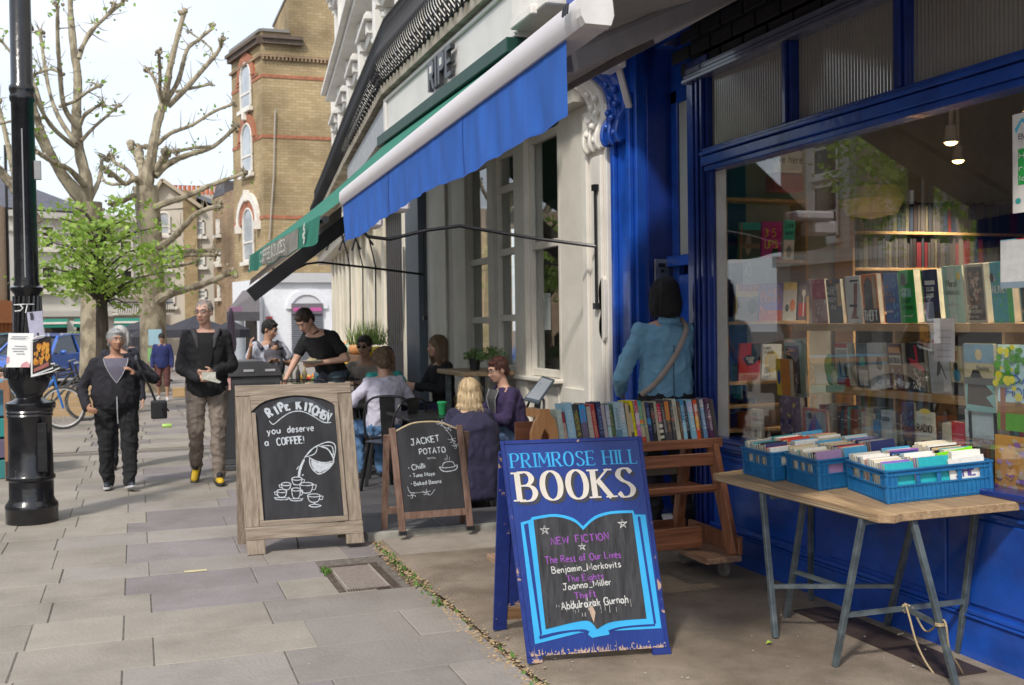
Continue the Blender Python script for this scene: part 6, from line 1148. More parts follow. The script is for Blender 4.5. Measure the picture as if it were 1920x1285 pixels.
obj('grey_lining', MB().add([bA+Vector((-.02,-.03,.12)), bB+Vector((0,-.03,.1)), bB+Vector((0,-.05,.25)), bA+Vector((0,-.05,.2))], [(0,1,2,3)]), M('taupe_lining', (.25,.22,.2), .8), t, **W)
obj('end_bracket', MB().box((1.5,7.75,2.3),(1.75,7.95,2.42)).box((1.55,7.72,2.42),(1.95,7.9,2.5)), PINK, t, bevel=.02, **W)
# ------------------------------------------------------------------ fascia, balcony and upper terrace
tb = thing('terrace_building', 'white stuccoed terrace with pilasters, window surrounds and a long black iron balcony', 'building', (4,15,0))
PL = [Vector(p) for p in ((3.02,2.0,0),(3.02,13.4,0),(3.67,19.5,0),(4.35,25.5,0),(5.0,31.5,0))]
def along(s):
    for a, b in zip(PL, PL[1:]):
        l = (b-a).length
        if s <= l or b is PL[-1]: return a+(b-a)*(s/l), (b-a).normalized()
        s -= l
TOT = sum((b-a).length for a, b in zip(PL, PL[1:]))
FS = M('fascia_white', (.66,.64,.6), .5, var=.06, sc=2, bump=.1, bs=12)
fs = obj('sign_fascia', MB().box((3.1,8.5,4.0),(3.6,13.5,4.5)).box((3.07,8.5,4.0),(3.1,13.5,4.04)).box((3.07,8.5,4.42),(3.1,13.5,4.46)).box((3.07,13.38,4.04),(3.1,13.5,4.42)), FS, tb, bevel=.006, **W)
obj('green_shade_strip', MB().box((3.0,8.5,3.86),(3.5,13.6,3.995)), M('shaded_green', (.008,.05,.035), .5), tb, bevel=.01, **W)  # added strip; its dark green stands in for shade below the fascia
obj('corner_block', MB().box((3.05,7.7,4.05),(3.7,8.5,5.0)).box((3.0,7.9,4.02),(3.06,8.4,4.1)), CREAM, tb, bevel=.01, **W)
# 3D letters RIPE
LT = {'R':[(0,0),(.14,0),(.14,.38),(.22,.38),(.38,0),(.54,0),(.36,.42),(.5,.55),(.5,.85),(.38,1),(0,1)],'I':[(0,0),(.15,0),(.15,1),(0,1)],'P':[(0,0),(.14,0),(.14,.4),(.4,.4),(.52,.52),(.52,.88),(.4,1),(0,1)],'E':[(0,0),(.45,0),(.45,.14),(.15,.14),(.15,.44),(.4,.44),(.4,.57),(.15,.57),(.15,.86),(.45,.86),(.45,1),(0,1)]}
ya, yb_ = PX(812,150,3.08).y, PX(857,110,3.08).y; hL = .31; y = ya; k = (ya-yb_)/2.05
for ch in 'RIPE':
    g_ = LT[ch]; m = MB().prism([(x*k*1.05, z*hL) for x, z in g_], (-.05,0,0), (Vector((3.07,y,4.06)), Vector((0,-1,0)), Vector((0,0,1)))); lt = obj('letter', m, M('letter_grey', (.05,.05,.055), .35, metal=.3), fs, **W)
    if ch in 'RP': obj('counter', MB().box((3.019,y-.36*k,4.06+hL*.58),(3.021,y-.16*k,4.06+hL*.82)), FS, fs, **W)
    y -= (.62 if ch != 'I' else .26)*k
# neighbour's grey glazed sign further on
m = MB()
a_, _ = along(11.6); b_, dr = along(17.5)
sg = obj('lettered_sign', MB().bar(a_+Vector((.12,0,4.25)), b_+Vector((.12,0,4.25)), .1, .4), M('grey_sign', (.33,.34,.35), .5, var=.15), tb, **W)
fr = (a_+Vector((.02,.5,4.12)), (b_-a_).normalized(), Vector((0,0,1)), Vector((-1,0,0)))
m = MB(); L_ = (b_-a_).length; write(m, 'DELI', 0, 0, .26, (b_+Vector((.05,-.6,4.13)), (a_-b_).normalized(), Vector((0,0,1)), Vector((-1,0,0))), .16, fit=L_*.3); write(m, 'BAKERY', L_*.42, 0, .26, (b_+Vector((.05,-.6,4.13)), (a_-b_).normalized(), Vector((0,0,1)), Vector((-1,0,0))), .16, fit=L_*.4); obj('sign_lettering', m, CREAM, sg, **W)
# slab
STN = M('mossy_stone', (.2,.17,.12), .9, col2=(.42,.38,.31), sc=5, bump=.6, bs=40)
m = MB()
for a, b in zip(PL, PL[1:]):
    a = Vector(a); b = Vector(b)
    if a.y < 3: a = Vector((3.02,7.9,0))
    n_ = Vector((1,0,0)); m.add([a+Vector((0,0,4.5)),b+Vector((0,0,4.5)),b+Vector((1,0,4.5)),a+Vector((1,0,4.5)),a+Vector((0,0,4.62)),b+Vector((0,0,4.62)),b+Vector((1,0,4.62)),a+Vector((1,0,4.62))], [(0,1,2,3),(4,7,6,5),(0,4,5,1),(1,5,6,2),(2,6,7,3),(3,7,4,0)])
obj('balcony_slab', m, STN, tb, **W)
s0 = 6.0; IR = M('cast_iron_black', (.012,.012,.014), .45, var=.3)
def rail(z, r_, off=0.):
    pts = [along(s0)[0]]+[p for p in PL[1:]]; return MB().tube([p+Vector((.06-off,0,z)) for p in pts], r_, 6)
for z, off in ((5.46,0),(4.68,.0)): obj('handrail', rail(z, .022, off), IR, tb, **W)
obj('handrail', rail(5.36, .01), IR, tb, **W)
bal = mesh('baluster', MB().tube([Vector((x, 0, z)) for x, z in smooth_pts([(0,.0),(-.05,.06),(-.12,.16),(-.13,.3),(-.06,.45),(-.01,.6),(0,.78)])], .011, 4), IR)
orn = mesh('ornament', MB().tube([Vector((-.03-.05*math.sin(a*.5), .05*math.cos(a), .06+.05*math.sin(a))) for a in [k*.7 for k in range(10)]], .011, 4).tube([Vector((-.1,.035*math.cos(a), .15+.03*math.sin(a))) for a in [k*.9 for k in range(8)]], .009, 4).ell((-.05,0,.02),(.03,.03,.03), seg=6, rings=4), IR)
s = s0; k = 0
while s < TOT and k < 230:
    P, dr = along(s); rz = math.atan2(-dr.x, dr.y); obj('baluster', bal, None, tb, loc=P+Vector((.06,0,4.68))-tb.location, rot=(0,0,rz))
    if k % 2 == 0 and s < 16: obj('scroll', orn, None, tb, loc=P+Vector((.04,0,4.6))-tb.location, rot=(0,0,rz))
    s += .088 if s < 12 else .14; k += 1
# upper wall with window surrounds
offs = .95
def wp(s, z, d=0.): P, dr = along(s); return P+Vector((offs-d,0,z))
m = MB(); P0 = [Vector((3.97,2,0)), Vector((3.97,13.4,0)), Vector((4.62,19.5,0)), Vector((5.3,25.5,0)), Vector((5.95,31.5,0)), Vector((12,32,0)), Vector((12,2,0))]
m.prism([(p.x,p.y) for p in P0], (0,0,12.5), (Vector((0,0,4.5)),Vector((1,0,0)),Vector((0,1,0)))); obj('wall', m, WHITE, tb, **W)
obj('party_wall', MB().box((4.05,2.0,3.66),(9,8,12.5)), M('stock_brick_dark', (.2,.15,.1), .9, var=.3, sc=8), tb, **W)
def vwin(s, z0, hh, w_, ped=True):
    P, dr = along(s); O_ = P+Vector((offs,0,z0)); nrm = Vector((-dr.y,dr.x,0)).normalized(); nrm = -nrm if nrm.x > 0 else nrm
    def bx(mb, u0, u1, v0, v1, d0, d1): 
        pts = [O_+dr*u+Vector((0,0,v))+nrm*d_ for d_ in (d0, d1) for u, v in ((u0,v0),(u1,v0),(u1,v1),(u0,v1))]; mb.add(pts, [(0,3,2,1),(4,5,6,7),(0,1,5,4),(1,2,6,5),(2,3,7,6),(3,0,4,7)])
    h2 = w_/2; f = MB(); bx(f,-h2-.22,-h2,0,hh,0,.2); bx(f,h2,h2+.22,0,hh,0,.2); bx(f,-h2-.3,h2+.3,hh,hh+.22,0,.26); bx(f,-h2-.4,h2+.4,hh+.24,hh+.34,0,.42); bx(f,-h2-.36,h2+.36,hh+.34,hh+.4,0,.38)
    wn = obj('window', f, WHITE, tb, bevel=.01, **W)
    g_ = MB(); bx(g_,-h2,h2,0,hh,.0,.01); obj('pane', g_, DGLASS, wn, **W); fr_ = MB()
    for a in ((-h2,-h2+.06,0,hh),(h2-.06,h2,0,hh),(-.02,.02,0,hh),(-h2,h2,hh*.5-.03,hh*.5+.03),(-h2,h2,hh-.06,hh)): bx(fr_,*a,.01,.05)
    obj('sash', fr_, CREAM, wn, **W)
    if ped:
        for sx in (-1,1):
            c_ = MB(); u = sx*(h2+.11)
            for k, (dz, dd, r_) in enumerate(((-.06,.24,.09),(-.2,.2,.075),(-.34,.16,.06),(-.46,.14,.05))): q = O_+dr*u+Vector((0,0,hh+.1+dz))+nrm*dd; c_.ell(q, (r_,r_,r_*1.1), seg=10, rings=6)
            bx(c_, u-.13, u+.13, hh+.02, hh+.22, .2, .36); obj('console', c_, WHITE, wn, smooth=False, **W)
for s in (9.5,12.9,16.2,19.5,22.8,26.1,29.0): vwin(s, 4.65, 2.6, 1.25); vwin(s, 8.8, 2.1, 1.2)
for s in (11.2,14.6,17.9,21.2,24.5,27.6,30.2):
    P, dr = along(s); obj('pilaster', MB().bar(P+Vector((offs-.1,0,4.6)), P+Vector((offs-.1,0,8.3)), .42, .3, up=dr), WHITE, tb, bevel=.02, **W)
for z, d_, h_ in ((8.2,.5,.14),(8.34,.65,.1),(11.9,.6,.3)):
    m = MB(); pts = [p+Vector((offs-d_/2,0,z)) for p in [Vector((3.02,8,0))]+PL[1:]]
    for a, b in zip(pts, pts[1:]): m.bar(a, b, d_, h_)
    obj('cornice', m, WHITE, tb, **W)
obj('rainwater_pipe', MB().tube([wp(13.9,4.6,.12), wp(13.9,8.2,.12)], .06), WHITE, tb, **W)
# ground floor beyond the cafe: cream shop front with lime fascia board and grocer's
gf = thing('corner_shopfront', 'cream columned shopfront beyond the dark doors with a projecting pale cornice', 'shop', (4,20,0))
SF = M('shopfront_cream', (.68,.63,.52), .55, var=.06, sc=2)
for i, (xa, xb, mt) in enumerate(((708,714,BLACK),(690,706,SF),(664,688,SF),(648,660,SF),(628,645,MT['faded_grey_canvas']),(612,624,BLACK))):
    s = 12.6+i*2.6; P, dr = along(s); P2, _ = along(s+2.5); obj('bay', MB().bar(P+Vector((.62,0,1.7)), P2+Vector((.62,0,1.7)), .1, 3.3), SF if i % 2 == 0 else LG, gf, **W)
    for q in (0,.5,1): Pq = P.lerp(P2, q); obj('column', MB().bar(Pq+Vector((.5,0,.05)), Pq+Vector((.5,0,3.4)), .16, .16, up=(0,1,0)), SF, gf, bevel=.02, **W)
    if i in (1,2,4): obj('pane', MB().bar(P.lerp(P2,.1)+Vector((.55,0,2.1)), P.lerp(P2,.42)+Vector((.55,0,2.1)), .04, 2.0), DGLASS, gf, **W)
m = MB(); Pa, _ = along(17.5); Pb, _ = along(31); m.bar(Pa+Vector((.45,0,3.5)), Pb+Vector((.45,0,3.5)), .5, .25); m.bar(Pa+Vector((.4,0,3.68)), Pb+Vector((.4,0,3.68)), .7, .1); obj('cornice', m, SF, gf, **W)
Pa, _ = along(13.6); Pb, _ = along(17.4); obj('lime_board', MB().bar(Pa+Vector((.05,0,3.35)), Pb+Vector((.05,0,3.35)), .06, .35), M('pale_lime', (.45,.5,.25), .6), gf, **W)
obj('upper_frieze', MB().bar(Pa+Vector((.5,-.6,4.0)), along(31)[0]+Vector((.5,0,4.0)), .3, .95), SF, gf, **W)
for k in range(3):
    x = 700-k*24; Yk = 15+k*2.
    tag(obj('awning_arm', MB().tube([PY(x,460+k*8,Yk), PY(x-26+k*3,420,Yk), PY(x-40,470,Yk)], .018, 5), BLACK), ORD[k]+' folded black awning arm from the slate blue post by the lime board', 'awning arm')
    tag(obj('cable', MB().tube([PY(x-10,440,Yk), PY(x+4,500,Yk), PY(x+5,620,Yk)], .012, 5), BLACK), ORD[k]+' black cable from the slate blue post hanging down the cream columns', 'cable')
# ------------------------------------------------------------------ cafe furniture
W = dict(world=True)
BKM = M('black_enamel', (.015,.015,.016), .3, var=.2, coat=.2)
def metal_chair(label, x, y, rz, mat=BKM, z=TZ, group='black metal cafe chairs'):
    t = thing('cafe_chair', label, 'chair', (x,y,z), rz, group)
    obj('seat', MB().prism([(-.19,-.19),(.19,-.19),(.2,0),(.17,.18),(-.17,.18),(-.2,0)], (0,0,.02), (Vector((0,0,.44)),Vector((1,0,0)),Vector((0,1,0)))), mat, t, bevel=.006)
    for sx in (-1,1):
        for sy in (-1,1): obj('leg', MB().bar((sx*.16,sy*.16,.45),(sx*.21,sy*.23,0),.035,.02), mat, t, bevel=.003)
    obj('back_frame', MB().tube(smooth_pts_3([(-.21,.14,.45),(-.22,.2,.68),(-.16,.24,.82),(0,.25,.85),(.16,.24,.82),(.22,.2,.68),(.21,.14,.45)]), .012, 8), mat, t, smooth=True)
    obj('backrest', MB().prism([(-.06,0),(.06,0),(.075,.38),(-.075,.38)], (0,.006,0), (Vector((0,.2,.46)),Vector((1,0,0)),Vector((0,.12,1)))), mat, t)
    return t
def smooth_pts_3(p, k=5):
    P = [Vector(q) for q in p]; out = []
    for i in range(len(P)-1):
        a, b, c, d = P[max(i-1,0)], P[i], P[i+1], P[min(i+2,len(P)-1)]
        for j in range(k): t = j/k; out.append(.5*((2*b)+(c-a)*t+(2*a-5*b+4*c-d)*t*t+(-a+3*b-3*c+d)*t*t*t))
    return out+[P[-1]]
metal_chair('black metal chair under the woman in the white shirt, its back to the camera', 2.28, 10.02, R(165))
metal_chair('black metal chair with round tube back at the left end of the small black table', 2.22, 9.55, R(215))
t = thing('stool', 'black stool hidden under the navy coat of the blonde woman', 'stool', (2.64,8.52,TZ)); obj('seat', MB().lathe([(.17,.42),(.17,.45)], 18), BKM, t); [obj('leg', MB().bar((.1*math.cos(a),.1*math.sin(a),.42),(.19*math.cos(a),.19*math.sin(a),0),.02), BKM, t) for a in (.7,2.3,3.9,5.4)]
metal_chair('black metal chair of the red haired woman beside the wall', 3.18, 8.98, R(-90))
metal_chair('black metal chair below the woman in the teal top', 2.46, 11.05, 0); metal_chair('black metal chair below the man in the beige shirt', 2.55, 12.05, 0)
t = thing('cafe_table', 'small black cafe table with a green cup between the blonde and the white shirted woman', 'table', (2.5,9.2,TZ)); obj('table_top', MB().box((-.32,-.42,.69),(.34,.5,.715)), BKM, t, bevel=.005); obj('column', MB().lathe([(.03,.02),(.03,.69)], 12), BKM, t); obj('foot', MB().box((-.25,-.03,0),(.25,.03,.03)).box((-.03,-.25,0),(.03,.25,.031)), BKM, t, bevel=.004)
p = PY(829,772,9.1); t = thing('paper_cup', 'green paper cup standing on the small black table', 'cup', (p.x,9.1,TZ+.716)); obj('cup', MB().lathe([(.028,0),(.04,.1),(.042,.105)], 18), M('cup_green', (.02,.3,.1), .5), t, smooth=True); obj('lid', MB().lathe([(.044,.1),(.044,.112),(.036,.118)], 18), C((.03,.35,.13)), t)
t = thing('cafe_table', 'black cafe table in front of the woman in teal, mostly hidden', 'table', (2.35,10.7,TZ)); obj('table_top', MB().box((-.3,-.28,.69),(.3,.2,.715)), BKM, t, bevel=.005); obj('column', MB().lathe([(.03,.02),(.03,.69)], 12), BKM, t)
# high table with plants
ht0, ht1 = PY(833,686,10.5), PY(1097-190,690,9.8); zt = 1.1
t = thing('high_table', 'high wooden topped table by the wall carrying two potted plants', 'table', (3.25,10.1,0))
obj('table_top', MB().box((2.97,9.8,zt-.045),(3.5,10.75,zt)), wood('table_oak', (.3,.2,.11), (.45,.33,.2), .5, axis=1), t, bevel=.006, **W)
for x, y in ((3.05,9.88),(3.42,9.88),(3.05,10.6),(3.42,10.6)): obj('leg', MB().box((x-.025,y-.025,TZ),(x+.025,y+.025,zt-.045)), STL, t, **W)
def pot_plant(label, x, y, z, r_, dark=True):
    t = thing('potted_plant', label, 'plant', (x,y,z)); obj('pot', MB().lathe([(.045,0),(.06,.11),(.064,.115)], 16), C((.03,.03,.035)) if dark else C((.45,.43,.4)), t, smooth=True); m = MB(); q = random.Random(int(x*99))
    for i in range(420):
        th, ph = q.uniform(0,6.28), q.uniform(-.1,1.5); rr = r_*q.uniform(.35,1); c = Vector((rr*math.cos(th)*math.cos(ph), rr*math.sin(th)*math.cos(ph), .12+rr*.75*math.sin(ph))); u = Vector((q.gauss(0,1),q.gauss(0,1),q.gauss(0,1))).normalized()*.018; v = u.orthogonal().normalized()*.008
        m.add([c-u, c+v, c+u, c-v], [(0,1,2,3)])
    obj('foliage', m, M('pot_leaf', (.05,.12,.03), .6, col2=(.22,.32,.12), sc=40), t)
pot_plant('bushy plant in a black pot at the left of the high table', 3.2, 10.15, zt, .13); pot_plant('larger pale leaved plant in a light pot at the right of the high table', 3.3, 9.9, zt, .17, False)
# serving table with baskets, grocer display
t = thing('serving_table', 'low dark table by the waiter carrying wire baskets', 'table', (1.75,11,0)); obj('table_top', MB().box((1.35,10.75,.8),(2.15,11.2,.83)), BKM, t, **W); [obj('leg', MB().box((x-.02,y-.02,TZ),(x+.02,y+.02,.8)), BKM, t, **W) for x in (1.4,2.1) for y in (10.8,11.15)]
for k, (x, lab) in enumerate(((1.38,'black wire basket of packets at the left of the serving table'),(1.8,'black wire basket of packets in front of the waiter'))):
    t = thing('wire_basket', lab, 'basket', (x,10.8,.832)); m = MB()
    for z in (0,.06,.12,.18): m.tube([(0,0,z),(.36,0,z),(.36,.3,z),(0,.3,z)], .006 if z > 0 else .004, 4, closed=True)
    for i in range(13): m.bar((i*.03,0,0),(i*.03,0,.18),.003); m.bar((i*.03,.3,0),(i*.03,.3,.18),.003)
    obj('wires', m, BLACK, t); m = MB(); [m.box((.02+i*.06,.04,.0),(.07+i*.06,.26,.12+.03*math.sin(i*2))) for i in range(5)]; obj('packets', m, M('packets%d' % k, (.5,.3,.15), .7, col2=(.6,.55,.5), sc=9), t, bevel=.005)
t = thing('fruit_stand', 'stepped grocer stand heaped with fruit and squash behind the waiter', 'fruit stand', (2.6,14,0)); 
for k in range(3): obj('step', MB().box((2.1+.35*k,13.4,TZ),(2.45+.35*k,15.5,.75+.2*k)), wood('stand_wood', (.12,.07,.04), (.25,.15,.09)), t, bevel=.004, **W)
q = random.Random(5); FR = [((.7,.5,.03),'lemon',.035),((.75,.25,.03),'orange',.04),((.2,.35,.05),'lime',.035),((.5,.04,.03),'tomato',.035),((.35,.42,.33),'squash',.1),((.62,.3,.12),'pumpkin',.11)]
fm = {}; cnt = 0
for k in range(3):
    for j in range(6):
        c, nm, r_ = FR[(k*2+j) % 4] if k < 2 else FR[4+(j % 2)] if j > 2 else FR[0]
        for i in range(9 if r_ < .05 else 2):
            o = obj(nm, fm.setdefault(nm, mesh(nm, MB().ell((0,0,0),(r_,r_,r_*.9), seg=10, rings=7), C(c, .5), True)), None, None, loc=(2.15+.35*k+q.random()*.25, 13.45+j*.33+q.random()*.25, .75+.2*k+r_*.8+(.03*(i % 3) if r_ < .05 else 0))); tag(o, '%s in the %s tray of the %s step of the grocer stand' % ({'lemon':'yellow lemon','orange':'orange','lime':'green lime','tomato':'red tomato','squash':'grey green squash','pumpkin':'orange pumpkin'}[nm], ORD[j], ['lowest','middle','top'][k]), 'fruit', '%ss heaped on the grocer stand' % nm)
m = MB()
for i in range(260): x, y = 2.9+q.gauss(0,.12), 13.9+q.gauss(0,.3); z = 1.3; m.add([(x,y,z),(x+.012,y,z),(x+q.gauss(0,.06),y+q.gauss(0,.06),z+q.uniform(.15,.38))], [(0,1,2)])
tag(obj('leafy_bunch', m, M('bunch_green', (.12,.22,.05), .6, col2=(.3,.4,.12), sc=20)), 'upright bunch of green leaves on top of the grocer stand', 'vegetables')
t = thing('condiment_table', 'small far table with bottles and cloths behind the plastic board', 'table', (1.9,13.6,0)); obj('table_top', MB().box((1.5,13.4,.82),(2.15,13.9,.85)), M('cloth_patch', (.4,.42,.3), .8, col2=(.55,.5,.25), sc=9), t, **W); [obj('leg', MB().box((x-.02,y-.02,TZ),(x+.02,y+.02,.82)), BKM, t, **W) for x in (1.53,2.12) for y in (13.45,13.85)]
for x, c, lab in ((1.72,(.55,.6,.4),'pale green'),(1.82,(.5,.48,.45),'clear'),(1.92,(.25,.22,.2),'dark'),(2.0,(.6,.5,.3),'amber')):
    t = thing('bottle', lab+' bottle standing on the far condiment table', 'bottle', (x,13.5,.851)); obj('bottle', MB().lathe([(.03,0),(.032,.12),(.012,.18),(.013,.22)], 12), C(c, .2), t, smooth=True)
# ------------------------------------------------------------------ people
def seated(h=1.62, lean=0, arms='table', legx=.12):
    J = dict(pelvis=(0,.0,.53), neck=(0,-lean,.53+.295*h))
    zsh = .53+.272*h
    for s, n in ((1,'L'),(-1,'R')):
        J['sh'+n] = (s*.105*h,-lean+.01,zsh); J['hip'+n] = (s*.08,-.03,.52); J['kn'+n] = (s*legx,-.43,.5); J['an'+n] = (s*legx,-.38,.075)
        if arms == 'table': J['el'+n] = (s*.23,-lean-.1,zsh-.24); J['wr'+n] = (s*.1,-lean-.33,zsh-.2)
        if arms == 'lap': J['el'+n] = (s*.23,-.03,zsh-.25); J['wr'+n] = (s*.07,-.2,.66)
    return J
BAGM = M('black_leather', (.015,.015,.016), .4, bump=.3, bs=80)
# man walking towards us
J = dict(elL=(.25,.02,1.17), wrL=(.075,-.27,1.13), elR=(-.25,.02,1.16), wrR=(-.085,-.27,1.08), hdL=(-1,-.3,-.1), hdR=(1,-.4,0), knR=(-.11,-.06,.56), anR=(-.12,.28,.17), knL=(.1,-.05,.53), anL=(.1,-.05,.085), fdR=(-.15,-.8,-.65))
t, j, hp = person('grey haired man in glasses, dark jacket, khaki trousers and yellow trainers walking', (.66,11.0,0), R(-4), 1.86, 1.05, 'fair', J, top=(.012,.011,.013), legs=(.21,.17,.14), shoes=(.65,.42,.02), sole=(.03,.03,.03), hair=('crop',(.3,.26,.23)), head=(-22,4), glasses=True, opened=((.008,.008,.009),.88,.085), fold=.009)
[obj('cargo_pocket', MB().box((s*.165-.035,-.06,.64),(s*.165+.035,.07,.8)), MT['cloth_210_170_140'], t, bevel=.02) for s in (1,-1)]
for s in (-1,1): blob('collar', MB().tube([(s*.12,.05,1.53),(s*.12,-.05,1.54),(s*.09,-.12,1.46),(s*.075,-.15,1.36)], [.03,.032,.028,.012], 8), M('grey_collar', (.05,.047,.05), .8), t, vox=.01)
w2 = tag(obj('wallet', MB().box((-.06,-.01,-.035),(.07,.01,.035)).prism([(-.05,-.03),(.1,-.075),(.12,-.06),(.02,.0)], (0,.004,0), (Vector((0,-.015,0)),Vector((1,0,0)),Vector((0,0,1)))), M('foil_paper', (.4,.4,.33), .4, col2=(.65,.63,.55), sc=30), loc=(.655,10.66,1.1)), 'crumpled silvery paper packet held by the walking man', 'packet')
# woman in hoodie
J = dict(shL=(.19,.0,1.25), shR=(-.2,.0,1.25), elR=(-.31,.05,.99), wrR=(-.27,-.13,.82), hdR=(.5,-.8,-.3), elL=(.36,-.02,1.07), wrL=(.17,-.2,1.13), hdL=(-.6,-.4,.6), hipL=(.1,0,.8), hipR=(-.1,0,.8), knL=(.11,-.08,.44), anL=(.1,-.14,.085), knR=(-.1,0,.44), anR=(-.09,.08,.08), fdL=(.15,-1,.2))
t, j, hp = person('woman with cropped grey hair in a black zip hoodie walking with a shoulder bag', (-.19,11.02,0), R(3), 1.575, 1.5, 'brown', J, top=(.014,.013,.018), legs=(.012,.012,.014), shoes=(.03,.035,.05), sole=(.5,.5,.5), hair=('short',(.38,.38,.38)), head=(16,0), opened=((.13,.12,.16),.52,.11), fold=.009)
m = MB().tube([(.0,-.192,.92),(.0,-.2,.8),(.005,-.175,.66)], .006, 6); obj('zip', m, C((.4,.4,.42), .3), t)
m = MB(); m.ell((0,0,0),(.085,.07,.1)); bagt = thing('shoulder_bag', 'black leather bag with tassels hanging at the side of the walking woman', 'bag', (.20,10.85,.80)); blob('body', MB().box((-.075,-.05,-.11),(.075,.05,.07)), BAGM, bagt, vox=.012, it=6)
obj('strap', MB().tube([(-.03,0,.06),(-.08,-.02,.2),(-.16,-.04,.36),(-.2,.0,.46),(-.2,.12,.5)], .012, 6), BAGM, bagt); obj('tassel', MB().tube([(.04,-.05,.03),(.09,-.05,-.04)], .008, 5).tube([(.03,-.06,.0),(.05,-.06,-.08)], .008, 5), BAGM, bagt)
# white haired woman behind
t, j, hp = person('white haired woman in dark clothes half hidden behind the woman in the hoodie', (-.17,12.6,0), R(5), 1.6, 1.1, 'fair', {}, top=(.02,.02,.03), legs=(.02,.02,.03), hair=('bob',(.6,.58,.56)), head=(5,0))
# waiter
J = dict(pelvis=(0,.06,1.0), neck=(0,-.22,1.46), shR=(-.185,-.16,1.41), elR=(-.25,-.26,1.14), wrR=(-.24,-.42,.95), shL=(.19,-.14,1.42), elL=(.32,-.08,1.16), wrL=(.08,-.27,1.12), head=(0,-.36,1.57), hdR=(.1,-.5,-.8))
t, j, hp = person('waiter in black T-shirt and dark apron bending over a table with a plate', (1.98,11.55,TZ), R(-52), 1.82, 1.0, 'fair', J, top=(.008,.008,.009), sleeve='short', legs=(.08,.12,.15), hair=('short',(.05,.03,.02)), head=(0,42), fold=.007)
m = MB(); ap = []
obj('apron', MB().grid(lambda u, v: Vector(((u-.5)*.44, .06-.15-.03*math.cos((u-.5)*3)+.0+abs(u-.5)*.22, 1.03-.5*v)), 12, 10), M('apron_navy', (.05,.055,.08), .9, var=.15, sc=8, bump=.3, bs=80), t, smooth=True)
pl = thing('plate', 'white plate with food held against the waiter', 'plate', (1.76,11.32,1.17)); obj('dish', MB().lathe([(.05,0),(.11,.02),(.12,.03),(.05,.012)], 20), C((.6,.58,.55), .3), pl, smooth=True); obj('food', MB().ell((0,0,.03),(.06,.05,.025)), C((.4,.35,.2)), pl, smooth=True)
# man with baby carrier
J = dict(elR=(-.25,.02,1.12), wrR=(-.26,-.12,1.3), elL=(.27,-.05,1.1), wrL=(.02,-.27,1.15), hdR=(0,-.1,1), hdL=(-1,-.1,.1))
t, j, hp = person('dark haired man in a white T-shirt carrying a baby in a grey sling', (1.5,13.0,.0), R(14), 1.66, 1.0, 'tan', J, top=(.5,.52,.6), sleeve='short', legs=(.05,.05,.06), hair=('short',(.02,.018,.018)), head=(38,18))
sl = tag(blob('baby_sling', MB().ell((0,-.2,1.08),(.13,.1,.15)).ell((0,-.16,1.22),(.12,.09,.1)).tube([(-.12,-.12,1.3),(-.13,.05,1.38)],.03).tube([(.12,-.12,1.3),(.13,.05,1.38)],.03), M('sling_grey', (.09,.085,.1), .9, bump=.3), None, vox=.014), 'grey baby sling worn on the chest of the man in the white T-shirt', 'baby sling'); sl.location = (1.5,13.0,0); sl.rotation_euler = (0,0,R(14))
b_ = thing('person', 'baby with a dark hat asleep in the grey sling', 'person', (1.55,12.83,1.31), R(14)); obj('head', MB().ell((0,0,0),(.055,.06,.062)).ell((0,-.055,-.005),(.008,.01,.01)), M('skin_tan', SKINS['tan']), b_, smooth=True); obj('hat', MB().ell((0,.012,.018),(.062,.066,.06)), C((.05,.03,.03)), b_, smooth=True)
# denim woman
J = dict(elL=(.31,-.03,1.08), wrL=(.24,-.27,.98), elR=(-.33,-.02,1.07), wrR=(-.22,-.26,.98), shL=(.205,.01,1.405), shR=(-.205,.01,1.405), neck=(0,.015,1.46))
DEN = M('light_denim', (.15,.33,.5), .85, col2=(.24,.47,.64), sc=5, bump=.5, bs=220)
t, j, hp = person('black haired woman in light denim jacket seen from behind in the blue doorway', (3.42,6.5,.115), R(172), 1.745, 1.12, 'fair', J, top=DEN, legs=(.015,.015,.02), hair=('bob',(.018,.015,.016)), head=(-14,10), fold=.012)
bl_ = M('strap_beige', (.36,.3,.26), .8); m = MB().tube(smooth_pts_3([(-.11,.0,1.475),(-.10,.13,1.40),(0.0,.168,1.22),(.12,.16,1.06),(.2,.08,.97)]), .019, 8); s_ = tag(obj('bag_strap', m, bl_, smooth=True), 'beige strap slung across the back of the denim jacket', 'strap'); s_.location = (3.42,6.5,.115); s_.rotation_euler = (0,0,R(172))
m = MB().tube([(-.07,.06,1.47),(0,.095,1.455),(.07,.06,1.47)], .03, 8); blob('collar', m, DEN, t, vox=.012); m = MB().tube([(0,.17,1.3),(0.005,.172,1.1),(0,.168,.92)], .004, 5); obj('back_seam', m, C((.04,.1,.18)), t)
# seated guests
J = seated(1.62, .1); J['wrL'] = (.1,-.4,.78); J = {k: (v[0], v[1], v[2]-(.06 if k[:2] in ('pe','ne','sh','el','wr') else .0)) for k, v in J.items()}
t, j, hp = person('woman with short red hair, glasses and purple cardigan sitting in profile by the wall', (3.2,9.0,TZ), R(-84), 1.64, 1.15, 'fair', J, top=(.035,.022,.075), legs=(.07,.12,.22), hair=('short',(.07,.02,.014)), head=(4,14), glasses=True, opened=((.1,.1,.1),.8,.1), fold=.01)
J = seated(1.5, .03); J = {k: (v[0], v[1], v[2]-(.17 if k[:2] in ('pe','ne','sh','el','wr') else .0)) for k, v in J.items()}
t, j, hp = person('blonde woman in a long navy coat sitting with her back to the camera', (2.64,8.52,TZ), R(176), 1.5, 1.3, 'fair', J, top=(.028,.026,.062), legs=(.02,.02,.03), shoes=(.4,.3,.16), hair=('long',(.72,.55,.33)), head=(-16,0), fold=.012)
m = MB(); 
